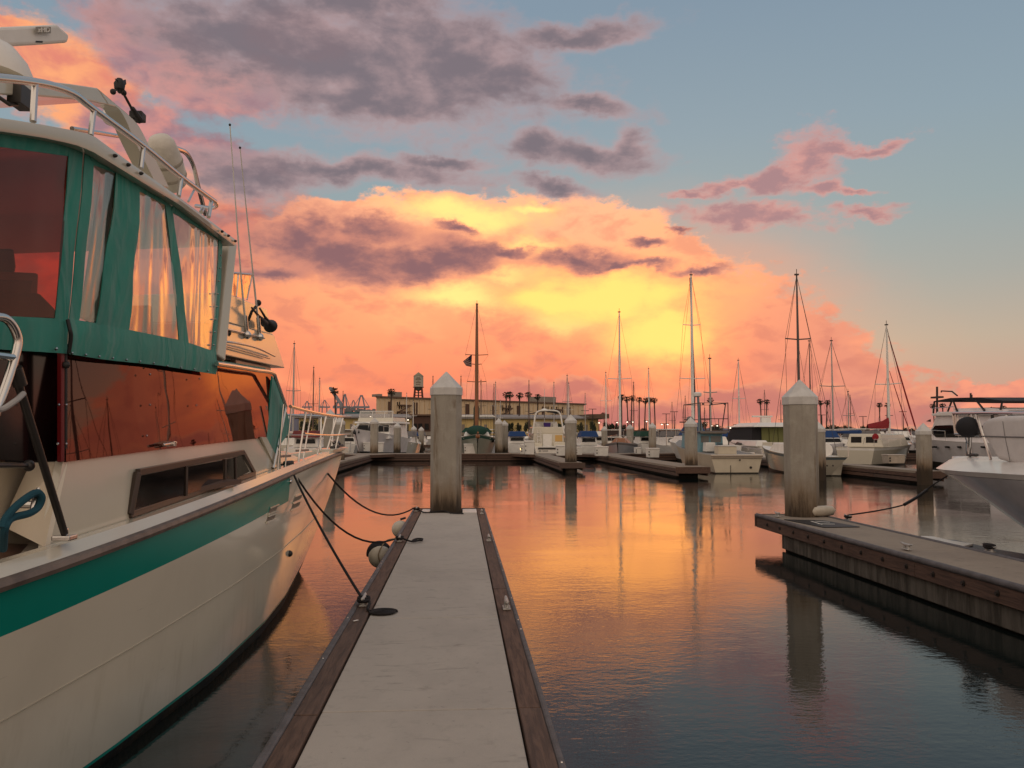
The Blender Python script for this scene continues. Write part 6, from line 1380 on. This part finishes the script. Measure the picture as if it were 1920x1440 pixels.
for x0, n in ((744, 3), (938, 6), (1023, 5), (1043, 4)):
    for k in range(n):
        for zc in (6.4, 8.6, 10.6, 11.9):
            if (k * 7 + int(zc)) % 5: wpatch(x0 + k * 3.6, x0 + k * 3.6 + 1.6, zc - .5, zc + .5, 'window', GLASSD, .1)
for a, b in ((744, 766), (941, 956), (1032, 1050)):
    st = wpatch(a, b, 6.8, 7.2, 'stair_landing', BEDGE, 1.6); 
    for zc in (9.0, 11.2): wpatch(a, b, zc, zc + .3, 'stair_landing', BEDGE, 1.6)
    for k in range(3):
        A1, B1 = onl(a, P1, P2) + nrm * 1.5, onl(b, P1, P2) + nrm * 1.5; zb = 5.0 + 2.1 * k
        if k % 2: A1, B1 = B1, A1
        m = MB(); m.beam((A1.x, A1.y, zb), (B1.x, B1.y, zb + 2.1), .4, .45); m.build('stair_flight', BEDGE, r)
def rbox(px0, px1, z1, name, mat, back=6):
    a, b = onl(px0, P1, P2), onl(px1, P1, P2); q = -nrm * back; m = MB(); m.prism([a + q * .3, b + q * .3, b + q, a + q], H + .45, z1); m.build(name, mat, r)
rbox(746, 759, H + 2.2, 'rooftop_unit', M('roof_grey', (.28, .24, .2), .8)); rbox(716, 722, H + 1.3, 'rooftop_unit', bpy.data.materials['roof_grey']); rbox(1022, 1052, H + 2.8, 'rooftop_house', bpy.data.materials['roof_grey'], 9)
# low shed in front, yellow light painted into its wall colour
P1, P2 = AT(560, 812, 226).to_2d(), AT(1122, 812, 240).to_2d()
r = thing('harbour_shed', 'long low shed with grey roof and yellow light painted on its wall in front of the warehouse', 'building', (P1.x, P1.y, 1.5))
nrm = Vector(((P2 - P1).y, -(P2 - P1).x)).normalized(); nrm = nrm if nrm.y < 0 else -nrm; bk = -nrm * 14
m = MB(); m.prism([P1, P2, P2 + bk, P1 + bk], 1.5, 6.2); m.build('wall', M('lit_yellow_wall', (.74, .56, .24), .8, var=.3, vscale=.1), r)
m = MB(); e = (P2 - P1).normalized() * 1.2; m.hexa([(*(P1 + nrm * 1.2 - e), 6.2), (*(P2 + nrm * 1.2 + e), 6.2), (*(P2 + bk + e), 6.2), (*(P1 + bk - e), 6.2)], [(*(P1 + nrm * 1.2 - e), 6.6), (*(P2 + nrm * 1.2 + e), 6.6), (*(P2 + bk * .6), 7.6), (*(P1 + bk * .6), 7.6)]); m.build('roof', M('grey_roofing', (.32, .29, .28), .8, var=.5, vscale=.3), r)
for x in [572 + 21 * i for i in range(26)]: wpatch(x, x + 5, 1.6, 4.6, 'door', bpy.data.materials['roof_grey'], .1)
m = MB(); a = onl(1098, P1, P2); m.prism([a + nrm * 3, AT(1136, 812, 236).to_2d() + nrm * 3, AT(1136, 812, 236).to_2d() + bk, a + bk], 6.3, 7.6); m.build('gable_roof', BEDGE, r)
P1, P2 = AT(772, 812, 214).to_2d(), AT(828, 812, 214).to_2d()
r = thing('brick_kiosk', 'dark brown low harbour building left of the near pile', 'building', (P1.x, P1.y, 1.5))
m = MB(); m.prism([P1, P2, P2 + Vector((0, 8)), P1 + Vector((0, 8))], 1.5, 6.6); m.build('wall', M('dark_brick', (.10, .05, .035), .85, var=.5), r); m = MB(); m.prism([P1 - Vector((.6, .6)), P2 + Vector((.6, -.6)), P2 + Vector((.6, 9)), P1 + Vector((-.6, 9))], 6.6, 7.0); m.build('roof', BEDGE, r)
m = MB(); 
for x in (778, 788, 800, 812): q = AT(x, 812, 213.9); m.box((q.x, q.y, 3.8), (1.0, .1, 1.6))
m.build('window', GLASSD, r)
# dark low wall along the car park
a, b = AT(1126, 812, 207), AT(1790, 812, 213); r = thing('low_wall', 'dark low wall running along the shore right of the shed', 'wall', (a.x, 206.5, 1.5))
m = MB(); m.box(((a.x + b.x) / 2, 206.5, 2.1), (b.x - a.x, .4, 1.3)); m.build('wall_face', M('dark_wall', (.06, .04, .035), .9), r); m = MB(); m.box(((a.x + b.x) / 2, 206.5, 2.8), (b.x - a.x + .3, .55, .12)); m.build('coping', BEDGE, r)
a, b = AT(540, 812, 207), AT(860, 812, 207); r = thing('low_wall', 'grey low wall on the shore between the yacht bow and the near pile', 'wall', (a.x, 206.5, 1.5))
m = MB(); m.box(((a.x + b.x) / 2, 206.5, 2.0), (b.x - a.x, .4, 1.1)); m.build('wall_face', bpy.data.materials['roof_grey'], r); m = MB(); m.box(((a.x + b.x) / 2, 206.5, 2.6), (b.x - a.x + .3, .55, .12)); m.build('coping', BEDGE, r)
# water tower
c = AT(784, 812, 300); r = thing('water_tower', 'old cream water tower with conical roof and dark legs above the warehouse', 'water tower', (c.x, c.y, 1.5))
k = 300 / F; TW = 9.0 * k; z0, z1 = CZ + (812 - 726) * k, CZ + (812 - 706) * k
m = MB(); m.lathe([(TW, z0), (TW, z1)], (c.x, c.y, 0), n=24); m.build('tank', M('tank_paint', (.50, .45, .36), .7, var=.5, vscale=.4), r, smooth=True)
m = MB(); m.lathe([(TW * 1.06, z1), (TW * 1.04, z1 + .1), (.1, CZ + (812 - 698.5) * k)], (c.x, c.y, 0), n=24); m.build('roof', M('tower_roof', (.28, .25, .17), .7, var=.4), r, smooth=True)
m = MB(); m.lathe([(TW * .15, CZ + (812 - 734) * k), (TW * .6, CZ + (812 - 731.5) * k), (TW * .98, z0 - .02)], (c.x, c.y, 0), n=24); m.build('tank_bottom', M('tower_green', (.14, .15, .12), .7), r, smooth=True)
m = MB(); m.lathe([(TW * 1.02, z0 - .25), (TW * 1.14, z0 - .2), (TW * 1.14, z0), (TW * 1.01, z0)], (c.x, c.y, 0), n=24); m.build('balcony', DARKMETAL, r)
for x in (-1, 1):
    for y in (-1, 1): m = MB(); m.tube([(c.x + x * TW * .68, c.y + y * TW * .6, z0 - .2), (c.x + x * TW * .95, c.y + y * TW * .8, 13)], .32, 6); m.build('leg', M('rust_leg', (.10, .03, .02), .7), r)
m = MB()
for z in (CZ + (812 - 737) * k, CZ + (812 - 742) * k): m.tube([(c.x - TW * .85, c.y - TW * .7, z), (c.x + TW * .85, c.y - TW * .7, z)], .16, 5)
m.tube([(c.x, c.y, z0 - 1), (c.x, c.y, 13)], .25, 6); m.build('cross_braces', DARKMETAL, r)
for zc, w_ in ((709.5, .55), (712, .8), (715.5, .35), (718, .75), (721.5, .6)):
    m = MB(); zc_ = CZ + (812 - zc) * k; n_ = int(10 * w_)
    for i in range(n_):
        a = -math.pi / 2 + (i - (n_ - 1) / 2) * .14; m.box((c.x + (TW + .02) * math.cos(a), c.y + (TW + .02) * math.sin(a), zc_), (.16, .1, random.uniform(.22, .4)), a + math.pi / 2)
    m.build('painted_letters', BEDGE, r)
# cranes of the container port, far left; distance haze put into their blue-grey
CRB = M('crane_haze_blue', (.26, .27, .31), .8); CRG = M('crane_haze_grey', (.30, .30, .33), .8)
def crane(px, Yv, w, top, label, boom=None, mat=CRB):
    c = AT(px, 812, Yv); k = Yv / F; r = thing('port_crane', label, 'crane', (c.x, Yv, 1.5), 'container cranes')
    zt = CZ + (812 - top) * k; zp = CZ + (812 - 764) * k; W = w * k
    for s in (-1, 1):
        m = MB(); m.tube([(c.x + s * W * .5, Yv, 1.5), (c.x + s * W * .42, Yv, zp)], .9, 5); m.build('leg', mat, r)
        m = MB(); m.tube([(c.x + s * W * .42, Yv, zp), (c.x + s * W * .12, Yv, zt)], .7, 5); m.build('upper_frame', mat, r)
        m = MB(); m.tube([(c.x + s * W * .12, Yv, zt), (c.x + s * W * .95, Yv, zp + .4)], .35, 4); m.build('stay', mat, r)
    m = MB(); m.beam((c.x - W, Yv, zp), (c.x + W, Yv, zp), 2.4, 2.0); m.build('girder', mat, r)
    m = MB(); m.box((c.x, Yv, zt), (W * .34, 2, 1.6)); m.build('head_frame', mat, r)
    if boom:
        a, b = AT(*boom[0], Yv), AT(*boom[1], Yv); m = MB()
        for dy in (-1, 1): m.beam(a + Vector((0, dy, 0)), b + Vector((0, dy, 0)), 1.0, 2.6)
        for i in range(9): q = a.lerp(b, i / 8); m.box(q, (1.4, 3.2, 1.2))
        m.build('raised_boom', CRG, r)
crane(646, 780, 9, 741, 'blue-grey port crane, the left one of the standing pair'); crane(677, 800, 15, 743, 'blue-grey port crane, the right one of the standing pair')
crane(634, 700, 10, 752, 'port crane with its long boom raised leaning over a palm', ((619, 727), (642, 762)))
crane(662, 1300, 8, 752, 'small distant crane between the standing pair'); crane(608, 1200, 10, 752, 'faint distant crane left of the raised boom'); crane(575, 1200, 9, 754, 'faintest distant crane above the yacht bow rail')
c0, c1 = AT(646, 812, 720), AT(703, 812, 720); r = thing('container_ship', 'blue-green ship hull and container stacks beyond the sheds on the left', 'ship', ((c0.x + c1.x) / 2, 720, 1.5))
m = MB(); m.box(((c0.x + c1.x) / 2, 722, 13), (c1.x - c0.x, 12, 15)); m.build('hull', M('ship_teal', (.07, .17, .19), .7, var=.4, vscale=.02), r)
m = MB()
for i in range(12): m.box((c0.x + (c1.x - c0.x) * (i + .5) / 12, 721, 20.5 + random.uniform(0, 2.4)), ((c1.x - c0.x) / 13, 10, random.uniform(2, 5)))
o = m.build('containers', M('container_grey', (.22, .21, .22), .8), r); o['kind'] = 'stuff'
# hills, with the haze of distance put into their colour
RIDGE = M('far_hill', (.13, .12, .15), 1.0)
m = MB(); N = 90; T0, T1_ = [], []
for i in range(N + 1):
    x = -3600 + 7600 * i / N; h = 45 + 42 * math.exp(-((x + 900) / 600) ** 2) + 12 * math.sin(i * .7) + 7 * math.sin(i * 1.9 + 1) - (35 if x > 300 else 0); T0.append((x, 3400, 0)); T1_.append((x, 3700, max(6, h)))
m.grid([T0, T1_, [(p[0], 4300, 0) for p in T0]]); struct(m.build('hills', RIDGE, smooth=True))
# street lamps, lit and unlit
def street_lamp(px, py, Yv, lab, lit, double=False):
    p = AT(px, py, Yv); r = thing('street_lamp', lab, 'street lamp', (p.x, p.y, 1.5), 'street lamps along the shore')
    m = MB(); m.tube([(p.x, p.y, 1.5), (p.x, p.y, p.z)], [.16, .1], 6); m.build('post', DARKMETAL, r)
    m = MB(); w = 1.5 if double else .9; m.box((p.x, p.y, p.z), (w * 1.5, .35, .16)); m.build('arm', DARKMETAL, r)
    if lit: m = MB(); [m.ball((p.x + s * w * .5, p.y - .2, p.z - .2),   .2, 8, 5, .5) for s in ((-1, 1) if double else (0,))]; m.build('lamp_head', LAMPW, r, smooth=True)
for px, py, Yv, d, w_ in ((1123, 791.5, 208, 0, 'by the shed corner'), (1157, 791, 214, 0, 'behind the slender far pile'), (1181, 790, 216, 1, 'behind the varnished sailboat'), (1212, 789, 215, 0, 'left of the silver mast'), (1246, 794.5, 205, 1, 'right of the palm row'), (1323, 792, 216, 0, 'inside the pipe frame'), (1339, 797, 210, 1, 'below the pipe frame'), (1369, 801, 210, 0, 'just right of the pipe frame'), (1383, 796, 215, 1, 'left of the cruiser radar'), (1398, 800, 212, 0, 'above the cruiser cover'), (765, 786, 212, 0, 'under the water tower'), (695, 780, 225, 0, 'above the bow-on motor yacht')):
    street_lamp(px, py, Yv, 'lit street lamp glowing on the shore ' + w_, True, bool(d))
for px, py, w_ in ((1097, 770, 'right end of the warehouse, left one'), (1111, 767, 'right end of the warehouse, right one'), (1249, 776, 'right of the palm row'), (1264, 772, 'above the far white cabin boats'), (1480, 742, 'beside the large right pile'), (1541, 778, 'right of the large right pile'), (1618, 781, 'above the tent cover'), (1667, 779, 'right of the red cover mast'), (1693, 772, 'behind the red furled sail')):
    street_lamp(px, py, 235, 'tall unlit lamp post, ' + w_, False, True)
# palms
FROND = M('palm_frond', (.03, .04, .018), .8, var=.4, vscale=.6); TRUNK = M('palm_trunk', (.09, .06, .045), .9, var=.6, vscale=2)
def make_palm(seed, H, R=1.9):
    rnd = random.Random(seed); r = thing('palm_tree', 'x', 'palm tree', group='palm trees on the shore'); lean = rnd.uniform(-.5, .5)
    P = [(lean * (i / 6) ** 2, 0, H * i / 6 - .5 * (i == 0)) for i in range(7)]
    m = MB(); m.tube(P, [.34, .26, .22, .2, .19, .2, .26], 7); m.build('trunk', TRUNK, r, smooth=True)
    m = MB(); top = Vector(P[-1])
    for i in range(58):
        a = rnd.uniform(0, 6.283); el = rnd.uniform(-.75, 1.35); L = R * rnd.uniform(.72, 1.05); d = Vector((math.cos(a) * math.cos(el), math.sin(a) * math.cos(el), math.sin(el)))
        s = d.cross(Vector((0, 0, 1))).normalized() * .07; b0 = top + d * .15; b1 = top + d * L * .55
        m.add([b0 + s, b0 - s, b1 - s * .5, b1 + s * .5], [(0, 1, 2, 3)])
        u = d.cross(s).normalized()                      # fan blade split into fingers
        for j in range(7):
            q = (j - 3) * .27; f = d * math.cos(q) + s.normalized() * math.sin(q); e = b1 + f * L * .5 * (1 - .08 * abs(j - 3)) + Vector((0, 0, -.16 * rnd.random() - .1)); w_ = u * .05 + s.normalized() * .05
            m.add([b1, b1.lerp(e, .55) + w_, e, b1.lerp(e, .55) - w_], [(0, 1, 2, 3)])
    m.build('crown', FROND, r)
    m = MB()
    for i in range(14):
        a = rnd.uniform(0, 6.283); m.tube([top + Vector((.2 * math.cos(a), .2 * math.sin(a), -.1)), top + Vector((.5 * math.cos(a), .5 * math.sin(a), -rnd.uniform(.8, 1.5)))], .05, 4)
    m.build('dead_fronds', TRUNK, r); return r
protos = [make_palm(s, 13.0, 1.35) for s in (1, 2, 3)]; used = set()
for i, (px, yt, Yv, lab) in enumerate(((630, 730, 215, 'palm in front of the leaning crane boom'), (733, 731, 215, 'lone palm in front of the left half of the warehouse'), (948, 737, 245, 'first palm of the row before the warehouse, at the stair tower'), (955, 737, 247, 'second palm of the row before the warehouse, touching the first'),
    (973, 738, 240, 'third palm of the row before the warehouse'), (992, 737, 250, 'fourth palm of the row before the warehouse, crossed by a mast'), (1008, 741, 262, 'smallest and last palm of the row before the warehouse'), (1134, 773, 290, 'short distant palm left of the white mast, by the shed end'),
    (1165, 741, 250, 'first palm of the right-hand row, nearest the white mast'), (1177, 745, 262, 'second palm of the right-hand row, leaning'), (1183, 743, 250, 'third palm of the right-hand row, with the widest crown'), (1198, 746, 268, 'fourth palm of the right-hand row, small crown'), (1208.5, 748, 250, 'fifth palm of the right-hand row'),
    (1218.5, 747, 262, 'sixth palm of the right-hand row, beside the silver mast'), (1228, 747, 250, 'last palm of the right-hand row'), (1333, 747, 280, 'palm crown showing beside the radar dome'), (1427, 749, 262, 'left palm of the pair left of the large right pile'), (1436.5, 750, 262, 'right palm of the pair left of the large right pile'),
    (1539, 752, 262, 'left palm of the pair right of the large right pile'), (1548.5, 751, 262, 'right palm of the pair right of the large right pile'), (1649, 756, 270, 'left palm beside the red-covered sailboat mast'), (1662, 756, 270, 'right palm beside the red-covered sailboat mast'), (1751, 758, 270, 'palm behind the left end of the black bimini'),
    (1768, 757, 262, 'palm seen under the black bimini'), (1862, 764, 270, 'low palm right under the bimini tail'), (1882, 761, 262, 'palm right of the bimini'))):
    k = i % 3; o = protos[k] if k not in used else copy_tree(protos[k]); used.add(k)
    p = AT(px, yt + 3, Yv); hs = (p.z - 1.5) / 13.0; o.location = (p.x, p.y, 1.5); o.scale = (hs ** .3, hs ** .3, hs); o.rotation_euler.z = i * 1.3; o['label'] = lab
# broad trees and bushes
LEAF = M('tree_leaf', (.035, .045, .02), .8, var=.6, vscale=.8, dark=(.015, .02, .01))
def make_tree(seed):
    rnd = random.Random(seed); r = thing('broad_tree', 'x', 'tree', group='dark trees on the shore')
    m = MB(); m.tube([(0, 0, -.2), (.05, 0, .9), (.1, .05, 1.6)], [.16, .12, .07], 6)
    for k in range(4): a = k * 1.6 + rnd.random(); m.tube([(.08, 0, 1.1), (.7 * math.cos(a), .7 * math.sin(a), 2.1)], [.07, .03], 5)
    m.build('trunk', TRUNK, r); m = MB(); cl_ = [(rnd.uniform(-1.2, 1.2), rnd.uniform(-1, 1), rnd.uniform(1.2, 2.6), rnd.uniform(.5, .95)) for _ in range(9)]
    for i in range(1500):
        cx, cy, cz, R = cl_[i % 9]; d = Vector((rnd.gauss(0, 1), rnd.gauss(0, 1), rnd.gauss(0, .8))).normalized() * R * rnd.random() ** .35; p = Vector((cx, cy, cz)) + d
        a = Vector((rnd.gauss(0, 1), rnd.gauss(0, 1), rnd.gauss(0, 1))).normalized() * .13; b = a.orthogonal().normalized() * .08; m.add([p - a, p + b, p + a, p - b], [(0, 1, 2, 3)])
    m.build('crown', LEAF, r); return r
tp = [make_tree(s) for s in (11, 12, 13)]; used = set()
for i, (px, w_, yt, Yv, lab) in enumerate(((575, 30, 784, 205.8, 'dark tree behind the yacht bow rail, left one'), (600, 22, 788, 206, 'dark tree behind the yacht bow rail, right one'), (741, 9, 789, 205.9, 'small sunlit bush right of the white motor yacht'), (955, 20, 788, 205.9, 'round bush under the first warehouse palms'), (971, 14, 790, 206, 'round bush under the third warehouse palm'), (988, 14, 789, 205.8, 'bush left of the tubular arch'), (1052, 16, 789, 206, 'bush left of the centre finger pile'), (1090, 18, 789, 205.8, 'bush right of the centre finger pile'),
    (1112, 14, 790, 206, 'bush in front of the shed end'), (1143, 20, 790, 225, 'dark tree right of the shed, tallest of three'), (1155, 16, 791, 224, 'dark tree right of the shed, middle of three'), (1168, 14, 796, 226, 'dark tree by the first right-hand palm'), (1312, 22, 789, 215, 'dark tree behind the pipe frame, left'), (1345, 24, 793, 215, 'dark tree behind the pipe frame, right'), (1378, 20, 799, 215, 'dark tree left of the cruiser hardtop'),
    (1446, 24, 790, 215, 'tall dark tree left of the large right pile'), (1456, 18, 793, 213, 'dark tree touching the large right pile'), (1556, 26, 797, 218, 'dark tree right of the large right pile'), (1575, 22, 796, 220, 'dark tree behind the sloop mast'), (1596, 24, 798, 218, 'dark tree before the tent-covered boat'), (1622, 22, 799, 220, 'dark tree left of the red boom cover'), (1706, 18, 801, 218, 'dark tree right of the red furled sail'), (1238, 26, 806, 222, 'low dark shrub under the right-hand palms'), (1205, 26, 803, 224, 'low dark shrub behind the far pile and palms'))):
    k = i % 3; o = tp[k] if k not in used else copy_tree(tp[k]); used.add(k)
    p = AT(px, yt, Yv); s = (p.z - 1.5) / 3.1; o.location = (p.x, p.y, 1.5); sw_ = w_ / F * Yv / 3.4; o.scale = (sw_, sw_, s); o.rotation_euler.z = i; o['label'] = lab
def parked_car(px, Yv, col, lab):
    p = AT(px, 812, Yv); r = thing('parked_car', lab, 'car', (p.x, Yv, 1.5), 'cars parked on the quay'); x = p.x
    m = MB(); frust(m, x - 2.1, x + 2.1, Yv - .9, Yv + .9, 1.8, 2.35, .1, .05, .05); m.build('body', col, r, bevel=.08)
    m = MB(); frust(m, x - 1.2, x + 1.1, Yv - .8, Yv + .8, 2.35, 2.9, .35, .15, .15); m.build('windows', GLASSD, r, bevel=.05)
    for s in (-1.3, 1.3): m = MB(); m.lathe([(.34, 0), (.34, .2)], (x + s, Yv - .95, 1.84), (0, 1, 0), n=12); m.build('wheel', BLACK, r)
CC = [WHITE, M('car_grey', (.15, .15, .16), .3), M('car_red', (.2, .02, .02), .3), M('car_dark', (.02, .02, .025), .3)]
for i, (px, w_) in enumerate(((650, 'right of the yacht bow rail tip'), (690, 'left of the white motor yacht'), (760, 'right of the white motor yacht bridge'), (905, 'right of the wooden mast'), (1075, 'behind the centre finger pile'), (1150, 'right of the shed'), (1190, 'under the second palm'), (1225, 'under the last palm of the row'), (1270, 'right of the palm row'), (1410, 'above the express cruiser'), (1560, 'right of the large right pile'), (1605, 'near the tent-covered boat'))):
    parked_car(px, 208.5, CC[i % 4], ('white', 'grey', 'red', 'black')[i % 4] + ' car parked on the quay ' + w_)
